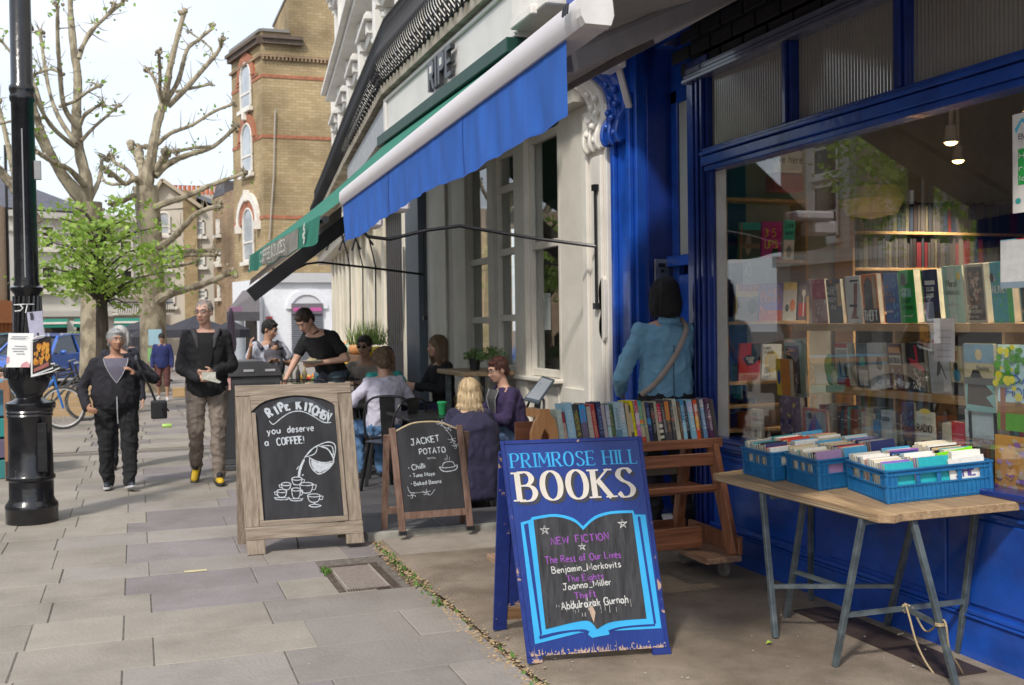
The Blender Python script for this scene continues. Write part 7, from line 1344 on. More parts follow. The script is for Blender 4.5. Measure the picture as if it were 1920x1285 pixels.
a_ = 0
vs_ = [Vector((r1*math.cos(a)*1.1, .03+r1*math.sin(a)*.92, z)) for r1, z in ((.2,.06),(.235,.08),(.232,.25),(.222,.4),(.21,.56),(.2,.68),(.1,.77)) for a in [k*math.pi/12 for k in range(24)]]
m.add(vs_, [(i*24+k, i*24+(k+1) % 24, (i+1)*24+(k+1) % 24, (i+1)*24+k) for i in range(6) for k in range(24)]+[tuple(range(24))[::-1], tuple(range(144,168))])
ct = blob('coat_skirt', m, MT['cloth_28_26_62'], t, vox=.014, it=4, wr=.012, wf=(12,12,4))
J = seated(1.64, -.0); J['elL'] = (.33,-.02,.78); J['wrL'] = (.28,-.28,.78); J['elR'] = (-.3,-.02,.76)
t, j, hp = person('woman with curly brown hair and a white shirt sitting with her back to the camera', (2.26,10.12,TZ), R(190), 1.66, 1.1, 'fair', J, top=(.55,.53,.64), legs=(.08,.17,.32), hair=('curly',(.16,.1,.06)), head=(-6,6), fold=.011)
t, j, hp = person('dark haired woman in a teal top sitting facing the camera', (2.44,11.02,TZ), R(12), 1.66, 1.0, 'tan', seated(1.66, .08), top=(.05,.42,.38), sleeve='short', legs=(.03,.03,.04), hair=('crop',(.02,.015,.012)), head=(8,0), opened=False)
t, j, hp = person('man in dark sunglasses and a beige T-shirt sitting at the back of the terrace', (2.5,12.0,TZ+.04), R(-24), 1.78, 1.05, 'tan', seated(1.78, .1), top=(.36,.31,.27), sleeve='short', legs=(.05,.05,.06), hair=('short',(.04,.028,.02)), head=(-6,4), glasses='dark')
J = seated(1.66, .05); t, j, hp = person('woman with long light brown hair in black sitting on a stool at the high table', (3.12,10.98,TZ+.09), R(-78), 1.66, .95, 'fair', J, top=(.012,.012,.014), legs=(.03,.03,.08), hair=('long',(.2,.13,.08)), head=(-4,0))
st = thing('bar_stool', 'black stool below the woman at the high table', 'stool', (3.12,10.98,TZ)); obj('seat', MB().lathe([(.17,.5),(.17,.54)], 18), BKM, st); [obj('leg', MB().bar((.1*math.cos(a),.1*math.sin(a),.5),(.2*math.cos(a),.2*math.sin(a),0),.02), BKM, st) for a in (.7,2.3,3.9,5.4)]
# boy far off
J = dict(elL=(.2,.0,.9), wrL=(.2,-.08,.72), elR=(-.2,0,.9), wrR=(-.2,-.1,.72), anR=(-.09,.1,.09))
t, j, hp = person('boy in a navy hoodie, maroon shorts and white trainers looking down as he walks', (.52,23.5,0), R(-6), 1.44, 1.1, 'tan', J, top=(.02,.03,.13), legs=(.13,.05,.05), short=True, shoes=(.6,.6,.6), sole=(.5,.5,.5), hair=('short',(.012,.012,.012)), head=(0,30), vox=.012)
# left edge guest and distant ones
t, j, hp = person('person in a beige top at the left edge, mostly hidden by the lamp column', (-1.52,12.9,-.1), R(40), 1.6, 1.1, 'fair', seated(1.6, .1), top=(.3,.25,.17), legs=(.05,.15,.2), hair=('short',(.1,.07,.05)), vox=.014)
for x, y, c, lab in ((-.12,31,(.05,.05,.08),'distant guest in dark blue sitting under the black parasols, left'),(.45,31.5,(.3,.06,.06),'distant guest in dull red sitting under the black parasols'),(.15,33,(.02,.02,.02),'distant guest in black sitting behind the one in red')):
    person(lab, (x,y,0), R(rnd.uniform(-60,60)), 1.65, 1.0, 'tan', seated(1.65), top=c, legs=(.03,.03,.04), hair=('short',(.04,.03,.02)), vox=.02, hands=True, group=None)
# ------------------------------------------------------------------ lamp column at the left
W = dict(world=True)
GB = M('gloss_black_iron', (.01,.01,.012), .22, var=.4, sc=9, bump=.35, bs=18, coat=.3, wear=((.09,.085,.08), 9, .68))
LX, LY = -.83, 9.51
t = thing('lamp_column', 'tall cast iron black lamp column with a fluted waist and notices tied to it', 'lamp post', (LX,LY,0))
prof = [(.2,0),(.2,.11),(.205,.125),(.2,.15),(.18,.175),(.17,.2),(.17,.34),(.185,.355),(.185,.375),(.172,.39),(.168,.6),(.166,.86),(.178,.875),(.17,.89),(.18,.905),(.172,.92),(.183,.95),(.18,.98),(.13,1.0),(.1,1.02),(.105,1.05),(.15,1.12),(.17,1.22),(.165,1.33),(.13,1.43),(.1,1.48)]
obj('base', MB().lathe(prof, 32, (LX,LY,0)), GB, t, smooth=True, **W)
obj('neck', MB().lathe([(.098,1.47),(.092,1.7),(.095,1.86),(.125,1.9),(.128,1.92),(.1,1.935),(.1,1.96)], 24, (LX,LY,0)), GB, t, smooth=True, **W)
obj('shaft', MB().lathe([(.094,1.95),(.087,3.42),(.098,3.44),(.1,3.47),(.092,3.49),(.1,3.52),(.1,3.55),(.085,3.57),(.08,4.5),(.075,7)], 24, (LX,LY,0)), GB, t, smooth=True, **W)
m = MB()
for k in range(16):
    a = k*2*math.pi/16; m.tube([(LX+.1*math.cos(a+.25*s), LY+.1*math.sin(a+.25*s), 1.49+.36*s) for s in (0,.33,.66,1)], [.012,.015,.015,.012], 5)
for k in range(12): a = k*math.pi/6; m.ell((LX+.165*math.cos(a), LY+.165*math.sin(a), 1.24), (.03,.03,.06), seg=8, rings=6)
obj('ornament', m, GB, t, smooth=True, **W); obj('access_door', MB().box((LX+.06,LY-.165,.42),(LX+.14,LY-.14,.82)), GB, t, bevel=.006, **W)
obj('cable', MB().tube([(LX-.0,LY-.1,z) for z in (2.0,2.6,3.2)], .006, 5).box((LX+.08,LY-.06,2.8),(LX+.13,LY-.0,2.95)), C((.3,.3,.3)), t, **W)
def sheet(name, label, pts, th, mat, extra=None, cat='notice'):
    P = [Vector(p) for p in pts]; t = thing(name, label, cat, P[0]); n = (P[1]-P[0]).cross(P[3]-P[0]).normalized()*th
    obj('sheet', MB().add(P+[p+n for p in P], [(0,1,2,3),(7,6,5,4),(0,4,5,1),(1,5,6,2),(2,6,7,3),(3,7,4,0)]), mat, t, **W)
    U = (P[1]-P[0]); V = (P[3]-P[0]); nn = U.cross(V).normalized(); nn = nn if nn.y < 0 else -nn
    return t, P[0]+nn*.006, U, V, nn
def Q(x, y, Y=9.3): return PY(x, y, Y)
t, O_, U, V, nn = sheet('notice', 'white typed notice with pink corners tied to the lamp column', [Q(12,689,9.3),Q(56,689,9.26),Q(64,625,9.27),Q(16,625,9.3)], .003, WPAPER)
m = MB()
for k, (a, b) in enumerate(((.15,.85),(.1,.75),(.3,.8),(.2,.85),(.25,.7),(.4,.75))): z = .9-.06*k if k < 2 else .62-.075*(k-2); ribbon(m, [(a,z),(b,z)], (O_,U,V,nn), .02)
obj('typing', m, C((.25,.25,.28)), t, **W); m = MB().poly([(.6,0),(1,0),(1,.1),(.85,.18),(.65,.1)], (O_,U,V)); obj('pink_print', m, C((.6,.3,.32)), t, **W); obj('pink_print', MB().poly([(0,.1),(.12,.15),(.1,.3),(0,.32)], (O_,U,V)), C((.6,.3,.32)), t, **W)
t, O_, U, V, nn = sheet('poster', 'dark poster of glowing orange figures with a white border tied to the lamp column', [Q(58,707,9.24),Q(100,691,9.27),Q(80,637,9.28),Q(57,641,9.24)], .003, WPAPER, cat='poster')
obj('picture', MB().poly([(.07,.06),(.94,.05),(.92,.95),(.1,.96)], (O_,U,V)), C((.03,.018,.015)), t, **W)
m = MB(); q = random.Random(4)
for i in range(34): cx_, cy_ = q.uniform(.15,.8), q.uniform(.3,.8); r_ = q.uniform(.03,.1); m.poly([(cx_+r_*math.cos(a), cy_+r_*1.2*math.sin(a)) for a in [k*1.05 for k in range(6)]], (O_+nn*(.0005+.0001*i),U,V))
obj('orange_figures', m, M('glow_print', (.5,.13,.01), .6, col2=(.75,.4,.06), sc=25), t, **W); obj('caption', MB().poly([(.12,.1),(.8,.12),(.78,.25),(.12,.2)], (O_+nn*.005,U,V)), C((.35,.12,.1)), t, **W)
t, O_, U, V, nn = sheet('notice', 'lilac grey notice in a plastic sleeve above the orange poster on the lamp column', [Q(57,640,9.3),Q(83,633,9.32),Q(79,583,9.34),Q(50,586,9.3)], .003, C((.5,.48,.6), .2))
obj('print', MB().poly([(.2,.7),(.42,.7),(.42,.95),(.2,.95)], (O_,U,V)).poly([(.5,.1),(.65,.1),(.65,.22),(.5,.22)], (O_,U,V)), C((.05,.05,.06)), t, **W)
m = MB().tube([Q(26,572,9.36),Q(45,571,9.33),Q(64,571,9.4)], .005, 5).tube([Q(28,584,9.36),Q(38,583,9.33),Q(43,578,9.33),Q(38,572,9.34)], .006, 5).tube([Q(51,572,9.33),Q(48,587,9.3)], .005, 5).tube([Q(60,638,9.24),Q(70,632,9.22),Q(83,631,9.25)], .008, 5).tube([Q(58,707,9.22),Q(98,697,9.24),Q(112,690,9.2)], .006, 5).tube([Q(95,683,9.24),Q(103,682,9.24)], .006, 5)
tag(obj('string', m, C((.6,.6,.58), .4)), 'white plastic ties and tape holding the notices on the lamp column', 'string')
# parklet at the left edge
t = thing('parklet', 'brown posts of a timber parklet with teal boxes at the left edge', 'planter', (-1.75,12.3,-.1))
P = PY(17,900,12.2); obj('post', MB().box((P.x-.03,12.15,-.11),(P.x+.03,12.25,1.05)), wood('parklet_brown', (.25,.12,.06), (.38,.2,.1), axis=2), t, **W); obj('post', MB().box((P.x-.02,12.1,-.11),(P.x+.05,12.2,.2)), C((.05,.03,.025)), t, **W)
obj('rail', MB().box((-2.6,12.18,.95),(P.x,12.24,1.02)), MT['parklet_brown'], t, **W)
for z, c in ((.0,(.03,.2,.2)),(.22,(.12,.1,.16)),(.44,(.02,.25,.24)),(.66,(.06,.2,.3)),(.84,(.1,.25,.35))): obj('box', MB().box((-2.7,12.3,z),(P.x-.03,12.7,z+.2)), C(c), t, bevel=.01, **W)
# ------------------------------------------------------------------ bicycles
def bicycle(label, x, y, rz, fc_, white=True, z=0):
    t = thing('bicycle', label, 'bicycle', (x,y,z), rz); fm = C(fc_, .3)
    for cx_ in (0, 1.04):
        wh = obj('wheel', MB().tube([(cx_+.315*math.cos(a), 0, .34+.315*math.sin(a)) for a in [k*2*math.pi/28 for k in range(28)]], .02, 8, closed=True), C((.04,.04,.04), .7), t, smooth=True)
        obj('rim', MB().tube([(cx_+.29*math.cos(a), 0, .34+.29*math.sin(a)) for a in [k*2*math.pi/28 for k in range(28)]], .014, 6, closed=True), C((.5,.5,.48) if white else (.1,.1,.1), .4), wh)
        obj('spokes', MB().add([], []) if 0 else (lambda mm: ([mm.tube([(cx_,0,.34),(cx_+.29*math.cos(a),0,.34+.29*math.sin(a))], .0025, 3) for a in [k*2*math.pi/16 for k in range(16)]], mm)[1])(MB()), C((.4,.4,.4)), wh)
    obj('frame', MB().tube([(1.04,0,.34),(.55,0,.3),(.42,0,.82)], .016).tube([(1.04,0,.34),(.42,0,.78)], .013).tube([(.12,0,.78),(.55,0,.3)], .02).tube([(.14,0,.84),(.42,0,.78)], .018).tube([(.16,0,.95),(.0,0,.34)], .018), fm, t, smooth=True)
    obj('handlebar', MB().tube([(.1,-.28,1.0),(.16,-.1,.98),(.16,0,.97),(.16,.1,.98),(.1,.28,1.0)], .013), C((.3,.3,.3), .3), t); obj('saddle', MB().ell((.42,0,.88),(.13,.06,.03)), BLACK, t, smooth=True); obj('crank', MB().tube([(.55,-.08,.3),(.62,-.08,.16),(.62,-.16,.16)], .01).lathe([(.09,-.03),(.09,-.02)], 16, (.55,0,.3), 'y'), BLACK, t)
    return t
p = G(122,806); bicycle('bright blue bicycle with white rimmed wheels leaning behind the lamp column', p.x-.02, p.y, R(178), (.03,.16,.5))
bicycle('dark bicycle parked just behind the blue one', p.x+.25, p.y+1.4, R(186), (.03,.03,.035), False)
bicycle('black bicycle parked farther back beyond the dark one', p.x+.1, p.y+2.6, R(176), (.02,.02,.02), False)
t = thing('bike_planter', 'long low yellow timber planter box beside the bicycles', 'planter', (-.9,20.5,0)); obj('box', MB().box((-1.6,20.3,0),(-.05,20.8,.52)), wood('yellow_timber', (.42,.27,.12), (.55,.38,.2)), t, bevel=.01, **W); obj('plank', MB().box((.75,24.6,.0),(2.6,24.8,.2)), MT['yellow_timber'], t, **W)
# ------------------------------------------------------------------ cars
def car(label, x, y, rz, c, z=-.1):
    t = thing('parked_car', label, 'car', (x,y,z), rz); pm = M('car_paint_%d' % int(c[2]*1000), c, .25, var=.05, coat=1)
    body = [(-1.95,.3),(-1.98,.62),(-1.85,.82),(-1.1,.95),(1.65,.98),(1.95,.9),(2.0,.55),(1.95,.28)]
    def ring(pr, yw): return [(x_, yw) for x_ in pr]
    m = MB().prism(body, (0,1.7,0), (Vector((0,-.85,0)),Vector((1,0,0)),Vector((0,0,1)))); obj('body', m, pm, t, bevel=.06)
    cab = [(-1.05,.93),(-.45,1.42),(.2,1.48),(1.2,1.44),(1.75,1.0),(1.7,.93)]
    vs = [Vector((x_, s*(.8 if z_ < 1.1 else .64), z_)) for s in (-1,1) for x_, z_ in cab]; n = len(cab)
    g_ = obj('cabin_glass', MB().add(vs, [tuple(range(n)), tuple(range(n,2*n))[::-1]]+[(i,(i+1) % n,(i+1) % n+n,i+n) for i in range(n)]), DGLASS, t)
    m = MB(); 
    for s in (-1,1):
        for a, b in ((0,1),(1,2),(2,3),(3,4)): m.bar(vs[a+(0 if s < 0 else n)], vs[b+(0 if s < 0 else n)], .07, .05)
        m.bar(Vector((.3,s*.64,1.46)), Vector((.35,s*.82,.95)), .08, .04)
    m.add([Vector((-.5,-.62,1.43)),Vector((1.2,-.62,1.46)),Vector((1.2,.62,1.46)),Vector((-.5,.62,1.43)),Vector((.3,-.6,1.51)),Vector((.3,.6,1.51))], [(0,4,5,3),(4,1,2,5)]); obj('roof', m, pm, t)
    for wx in (-1.25,1.3):
        for s in (-1,1):
            w_ = obj('wheel', MB().lathe([(.2,-.1),(.31,-.09),(.31,.09),(.2,.1)], 22, (wx,s*.78,.31), 'y'), C((.02,.02,.02), .8), t, smooth=True); obj('rim', MB().lathe([(.02,-.105),(.19,-.1),(.19,.1),(.02,.105)], 16, (wx,s*.78,.31), 'y'), C((.35,.35,.36), .3), w_)
    for s in (-1,1): obj('headlight', MB().ell((-1.9,s*.6,.7),(.1,.16,.08)), C((.6,.6,.6), .1), t, smooth=True); obj('tail_light', MB().ell((1.95,s*.65,.8),(.05,.12,.1)), C((.4,.01,.01), .2), t, smooth=True)
    obj('bumper', MB().box((-2.02,-.8,.3),(-1.9,.8,.48)).box((1.9,-.8,.3),(2.04,.8,.48)), BLACK, t, bevel=.03); obj('mirror', MB().ell((-.65,-.92,1.0),(.07,.1,.06)).ell((-.65,.92,1.0),(.07,.1,.06)), pm, t, smooth=True)
    return t
p = PY(104,700,31); car('bright blue hatchback parked beyond the bicycles', p.x-.3, 32, R(62), (.03,.12,.5)); p = PY(0,690,22); car('pale blue car at the left edge of the street', p.x-1.7, 24, R(95), (.12,.25,.33)); car('silver grey car parked at the far side behind the tree', -4.6, 42, R(20), (.3,.31,.33))
# ------------------------------------------------------------------ far buildings
def win(par, O, U, z0, hh, w_, nrm, fm, pm, arch=False, sill=True):
    def P(u, z, d): return O+U*u+Vector((0,0,z))+nrm*d
    def bx(mb, u0, u1, v0, v1, d0, d1): mb.add([P(u, v, d) for d in (d0, d1) for u, v in ((u0,v0),(u1,v0),(u1,v1),(u0,v1))], [(0,3,2,1),(4,5,6,7),(0,1,5,4),(1,2,6,5),(2,3,7,6),(3,0,4,7)])
    h2 = w_/2; f = MB(); t_ = .1
    bx(f,-h2,-h2+t_,z0,z0+hh,0,.07); bx(f,h2-t_,h2,z0,z0+hh,0,.07); bx(f,-h2,h2,z0+hh*.5-.04,z0+hh*.5+.04,0,.06); bx(f,-h2,h2,z0,z0+t_,0,.07)
    if not arch: bx(f,-h2,h2,z0+hh-t_,z0+hh,0,.07)
    if sill: bx(f,-h2-.12,h2+.12,z0-.16,z0,0,.18)
    if arch: f.tube([P(-h2*math.cos(a)*.97, z0+hh+h2*math.sin(a)*.85, .03) for a in [k*math.pi/8 for k in range(9)]], .06, 6)
    wn = obj('window', f, fm, par, **W)
    pts = [(-h2,z0),(h2,z0)]+([(h2,z0+hh),(-h2,z0+hh)] if not arch else [(h2*math.cos(a), z0+hh+h2*math.sin(a)*.85) for a in [k*math.pi/8 for k in range(9)]])
    obj('pane', MB().prism(pts, nrm*.02, (O+nrm*.005, U, Vector((0,0,1)))), pm, wn, **W); return wn
def archring(O, U, nrm, cz_, r0, r1, mat, par, a0=0, a1=math.pi, d=.1, name='arch'):
    n_ = 12; ps = [(r0*math.cos(a0+(a1-a0)*k/n_), cz_+r0*.9*math.sin(a0+(a1-a0)*k/n_)) for k in range(n_+1)]+[(r1*math.cos(a1-(a1-a0)*k/n_), cz_+r1*.95*math.sin(a1-(a1-a0)*k/n_)) for k in range(n_+1)]
    obj(name, MB().prism(ps, nrm*d, (O, U, Vector((0,0,1)))), mat, par, **W)
STK = brickmat('london_stock_brick', (.37,.28,.15), (.46,.36,.215), (.3,.24,.155)); REDB = M('red_rubbed_brick', (.36,.14,.075), .8, var=.25, sc=5); STKD = brickmat('brown_stock_brick', (.3,.2,.12), (.36,.26,.17), (.2,.16,.12))
PGL = M('pale_window_glass', (.3,.33,.36), .1, col2=(.5,.52,.54), sc=1.2, spec=.8)
A_ = PY(500,600,45); B_ = PY(650,600,45); Cc_ = PY(443,600,49); A_.z = B_.z = Cc_.z = 0
bb = thing('corner_building', 'tall yellow brick corner building with red window arches and a white ground floor', 'building', (5,46,0))
def hz(y, D=43.5): return 1.6+(607-y)*D/1990
ft = [(A_.x,A_.y),(B_.x,B_.y),(16,45),(16,62),(Cc_.x+3.5,62),(Cc_.x,Cc_.y)]
obj('wall', MB().prism(ft, (0,0,hz(55)), (Vector((0,0,0)),Vector((1,0,0)),Vector((0,1,0)))), STK, bb, **W)
xA = PY(541,20,45).x; obj('wall', MB().box((xA,45.01,hz(60)),(16,50,hz(0)+.4)), STK, bb, **W); obj('coping', MB().box((xA-.05,44.95,hz(0)+.4),(16,50.1,hz(0)+.5)), C((.2,.19,.17)), bb, **W)
U1 = Vector((1,0,0)); n1 = Vector((0,-1,0)); U2 = (A_-Cc_).normalized(); n2 = Vector((U2.y,-U2.x,0)); n2 = n2 if n2.y < 0 else -n2
def course(z, h_, d, mat, name, xs=(A_.x,B_.x+2)):
    obj(name, MB().box((xs[0],45-d,z),(xs[1],45.02,z+h_)), mat, bb, **W); m = MB().add([P_+n2*dd+Vector((0,0,zz)) for dd in (0,d) for P_, zz in ((Cc_,z),(A_,z),(A_,z+h_),(Cc_,z+h_))], [(0,3,2,1),(4,5,6,7),(0,1,5,4),(1,2,6,5),(2,3,7,6),(3,0,4,7)]); obj(name, m, mat, bb, **W)
for y in (141,255,408): course(hz(y), .14, .03, REDB, 'string_course')
course(hz(102), .1, .12, STKD, 'dentil_course'); 
for k in range(26): obj('dentil', MB().box((A_.x+k*.16,44.86,hz(102)-.13),(A_.x+k*.16+.08,44.98,hz(102))), STKD, bb, **W)
CORN = M('dark_cornice', (.12,.09,.07), .9, var=.2); course(hz(78), .22, .2, CORN, 'cornice', (A_.x,PY(566,60,45).x)); course(hz(69), .14, .3, CORN, 'cornice', (A_.x,PY(566,60,45).x)); course(hz(55), .12, .1, C((.2,.19,.17)), 'coping', (A_.x,xA))
Lc = (A_-Cc_).length; Oc = Cc_.lerp(A_, .52)
for zt_, zb_, arch in ((146,205,False),(259,326,False),(400,490,True)):
    z0 = hz(zb_, 45.5); hh = hz(zt_, 45.5)-z0; 
    win(bb, Oc+n2*.03, U2, z0, hh-(.4 if arch else 0), 1.45, n2, CREAM, PGL, arch=True)
    cz_ = z0+hh-(.4 if arch else 0.0)
    archring(Oc, U2, n2, cz_-.05, .78, 1.15, REDB, bb, name='arch')
    if arch: archring(Oc, U2, n2, cz_-.05, 1.15, 1.42, CREAM, bb, d=.16, name='hood_mould'); [obj('hood_stop', MB().obox(Matrix.Translation(Oc+U2*s*1.28+n2*.1+Vector((0,0,cz_-.2))),.3,.3,.35), CREAM, bb, **W) for s in (-1,1)]
    else: obj('lintel_band', MB().add([Oc+U2*s_*(1.0)+n2*.05+Vector((0,0,cz_-.02+dz)) for s_ in (-1.45,1.45) for dz in (-.16,.0)], [(0,1,3,2)]), REDB, bb, **W)
    if zt_ != 146: obj('keystone', MB().obox(Matrix.Translation(Oc+n2*.12+Vector((0,0,cz_+1.0 if not arch else cz_+1.15))),.28,.28,.5), CREAM, bb, bevel=.03, **W)
obj('pipe', MB().tube([PY(516,205,44.9),PY(513,330,44.9),PY(505,450,44.9)], .03, 5), C((.4,.36,.3)), bb, **W)
gw = M('white_render', (.74,.75,.78), .6, var=.05); xl = PY(500,640,44.8).x
obj('ground_floor', MB().box((A_.x-.1,44.75,0),(B_.x,45,hz(522))), gw, bb, **W); obj('ground_cornice', MB().box((A_.x-.2,44.55,hz(530)),(B_.x,44.9,hz(512))), C((.5,.5,.5)), bb, **W)
m = MB().add([P_+n2*dd+Vector((0,0,zz)) for dd in (0,.15) for P_, zz in ((Cc_,0),(A_,0),(A_,hz(522)),(Cc_,hz(522)))], [(0,3,2,1),(4,5,6,7),(0,1,5,4),(1,2,6,5),(2,3,7,6),(3,0,4,7)]); obj('ground_floor', m, gw, bb, **W)
ax = PY(576,600,44.7).x; ra = (PY(605,600,44.7).x-PY(546,600,44.7).x)/2
archring(Vector((ax,44.75,0)), U1, n1, hz(580), ra, ra+.22, gw, bb, d=.1); obj('arch_niche', MB().prism([(ra*math.cos(k*math.pi/12), hz(580)+ra*.9*math.sin(k*math.pi/12)) for k in range(13)], (0,-.02,0), (Vector((ax,44.74,0)),U1,Vector((0,0,1)))), C((.6,.6,.62)), bb, **W)
obj('shutter_box', MB().box((ax-ra,44.6,hz(590)),(ax+ra,44.74,hz(570))), C((.15,.13,.15)), bb, **W); obj('shop_sign', MB().box((ax-ra*.9,44.59,hz(585)),(ax-ra*.3,44.6,hz(578))).box((ax+ra*.2,44.59,hz(585)),(ax+ra*.9,44.6,hz(578))), C((.5,.1,.3)), bb, **W)
for k in range(22): obj('shutter_slat', MB().box((ax-ra,44.68,k*.09),(ax+ra,44.74-.02*(k % 2),k*.09+.075)), C((.14,.15,.17)), bb, **W)
obj('red_plaque', MB().box((PY(499,600,44.7).x,44.7,hz(601)),(PY(511,600,44.7).x,44.74,hz(594))), C((.45,.08,.08)), bb, **W)
# grey awning with pink lettering on the canted corner
t = thing('shop_awning', 'grey dutch canopy with a pink line of lettering on the corner building', 'awning', (4,42,2.5)); y_ = 42.
q = [PY(425,602,y_-1.5), PY(487,602,y_+.5), PY(487,545,45), PY(455,545,45.)]; q2 = [PY(425,585,y_-1.5), PY(487,585,y_+.5)]
obj('canopy', MB().add([q[0],q[1],q2[1],q2[0],q[2],q[3]], [(0,1,2,3),(3,2,4,5),(0,3,5)]), M('canopy_grey', (.16,.145,.15), .8), t, **W)
fr = (q2[0].lerp(q[0],.0)+Vector((0,-.03,-.0)), (q2[1]-q2[0]).normalized(), Vector((0,0,1)), Vector((0,-1,0))); m = MB(); write(m, 'SALON & SPA', .15, .03, .16, fr, .2, fit=.95); obj('lettering', m, C((.6,.12,.4)), t, **W)
obj('column', MB().lathe([(.24,0),(.2,2.4)], 16, (PY(448,600,43).x,43,0)), C((.35,.38,.42)), bb, **W, smooth=True); obj('doorway', MB().box((PY(460,600,44.6).x,44.6,0),(PY(482,600,44.6).x,44.74,2.5)), DARK, bb, **W)
# cream gabled house, brick strip and white terrace across the square
def house(name, label, A, B, hh, depth, mat):
    t = thing(name, label, 'building', (A.x,A.y,0)); U = (B-A).normalized(); n = Vector((U.y,-U.x,0)); n = n if n.y < 0 else -n
    m = MB().add([A,B,B-n*depth,A-n*depth]+[p+Vector((0,0,hh)) for p in (A,B,B-n*depth,A-n*depth)], [(0,3,2,1),(4,5,6,7),(0,1,5,4),(1,2,6,5),(2,3,7,6),(3,0,4,7)]); obj('wall', m, mat, t, **W); return t, U, n
def g0(x, Y): p = PY(x, 620, Y); p.z = 0; return p
def zz_(y, Y, x=300): return PY(x, y, Y).z
YG = 60; CG = M('cream_render', (.56,.51,.43), .7, var=.05, sc=.6); WG = M('white_render_far', (.6,.58,.53), .7, var=.05, sc=.5); SLATE = M('slate_roof', (.1,.1,.12), .7, var=.2, sc=3)
A2, B2 = g0(275,YG), g0(405,YG); t, U, n = house('gabled_house', 'cream rendered house with a pediment gable and a row of orange chimney pots', A2, B2, zz_(392,YG), 8, CG)
gx = [(g0(283,YG)-A2).length, (g0(309,YG)-A2).length, (g0(370,YG)-A2).length]
obj('gable', MB().prism([(gx[0],zz_(395,YG)),(gx[2],zz_(388,YG)),(gx[1],zz_(342,YG))], n*-4, (A2+n*.05, U, Vector((0,0,1)))), CG, t, **W)
for a, b in (((gx[0]-.3,zz_(398,YG)),(gx[1],zz_(338,YG))),((gx[1],zz_(338,YG)),(gx[2]+.3,zz_(388,YG)))): obj('verge', MB().bar(A2+U*a[0]+n*.2+Vector((0,0,a[1])), A2+U*b[0]+n*.2+Vector((0,0,b[1])), .5, .18), C((.45,.38,.28)), t, **W)
obj('roof', MB().add([A2+U*a+Vector((0,0,z))-n*d for a, z, d in ((gx[1],zz_(345,YG),0),(gx[2]+1.4,zz_(388,YG),-.2),(gx[2]+1.4,zz_(388,YG),8),(gx[1],zz_(345,YG),8),(gx[1]+2.4,zz_(352,YG),6),(gx[2]+2,zz_(352,YG),6))], [(0,1,2,3),(0,1,5,4)]), SLATE, t, **W)
s = (g0(380,YG)-A2).length; obj('chimney', MB().bar(A2+U*(s-1.0)-n*4+Vector((0,0,zz_(352,YG)-1.2)), A2+U*(s+1.2)-n*4+Vector((0,0,zz_(352,YG)-1.2)), 1.0, 2.6), C((.5,.47,.42)), t, **W)
for k in range(10): obj('chimney_pot', MB().lathe([(.09,0),(.12,.1),(.1,.5),(.12,.55)], 8, tuple(A2+U*(s-1.1+k*.25)-n*4+Vector((0,0,zz_(352,YG)+.1)))), C((.5,.15,.07)), t, **W)
for x, yt, yb, arch in ((312,408,441,True),(374,412,442,False),(374,470,500,False),(310,478,505,False),(376,543,562,False),(318,545,575,False)):
    u = (g0(x,YG)-A2).length; z0 = zz_(yb,YG); win(t, A2+U*u+n*.02, U, z0, zz_(yt,YG)-z0, .62 if x < 330 else .72, n, CREAM, PGL, arch=arch)
obj('parapet', MB().bar(B2-U*1.6+n*.1+Vector((0,0,zz_(480,YG))), B2-U*.9+n*.1+Vector((0,0,zz_(480,YG))), .3, 7), STK, t, **W)
A3, B3 = g0(403,58), g0(446,54); t, U, n = house('brick_house', 'narrow brown brick house between the gabled house and the corner building', A3, B3, zz_(372,58,420), 8, STKD)
obj('roof', MB().prism([(0,zz_(372,58)),(2.2,zz_(372,58)),(2.2,zz_(345,58)),(.9,zz_(345,58))], -n*6, (A3, U, Vector((0,0,1)))), SLATE, t, **W)
for x, yt, yb in ((418,410,440),(419,468,490),(420,535,560),(434,410,440),(434,470,495)): u = (g0(x,57)-A3).length; z0 = zz_(yb,57); win(t, A3+U*u+n*.02, U, z0, zz_(yt,57)-z0, .42, n, CREAM, PGL)
YW = 56; A4, B4 = g0(16,YW), g0(288,YW+3); t, U, n = house('white_terrace', 'long white three storey terrace with slate roof behind the plane trees', A4, B4, zz_(392,YW,100), 9, WG)
L4 = (B4-A4).length; ze = zz_(392,YW,100)
obj('roof', MB().add([A4+U*-.3+n*.3+Vector((0,0,ze)),A4+U*4.4+n*.3+Vector((0,0,ze)),A4+U*4.4-n*9+Vector((0,0,ze)),A4-n*9+Vector((0,0,ze)),A4+U*.8-n*4+Vector((0,0,ze+1.9)),A4+U*1.6-n*4+Vector((0,0,ze+1.9))], [(0,1,5,4),(1,2,5),(3,0,4),(2,3,4,5)]), SLATE, t, **W)
for z, h_, d in ((ze-.25,.3,.3),(zz_(432,YW,100),.12,.1),(zz_(592,YW,100)+.1,.3,.25)): obj('cornice', MB().bar(A4+n*d*.5+Vector((0,0,z)), B4+n*d*.5+Vector((0,0,z)), d, h_), WG, t, **W)
obj('chimney', MB().bar(A4+U*4.5-n*4+Vector((0,0,ze)), A4+U*5.4-n*4+Vector((0,0,ze)), .8, 2.4), WG, t, **W); obj('chimney_pot', MB().lathe([(.1,0),(.09,.5)], 8, tuple(A4+U*4.7-n*4+Vector((0,0,ze+1.2)))), C((.45,.1,.08)), t, **W)
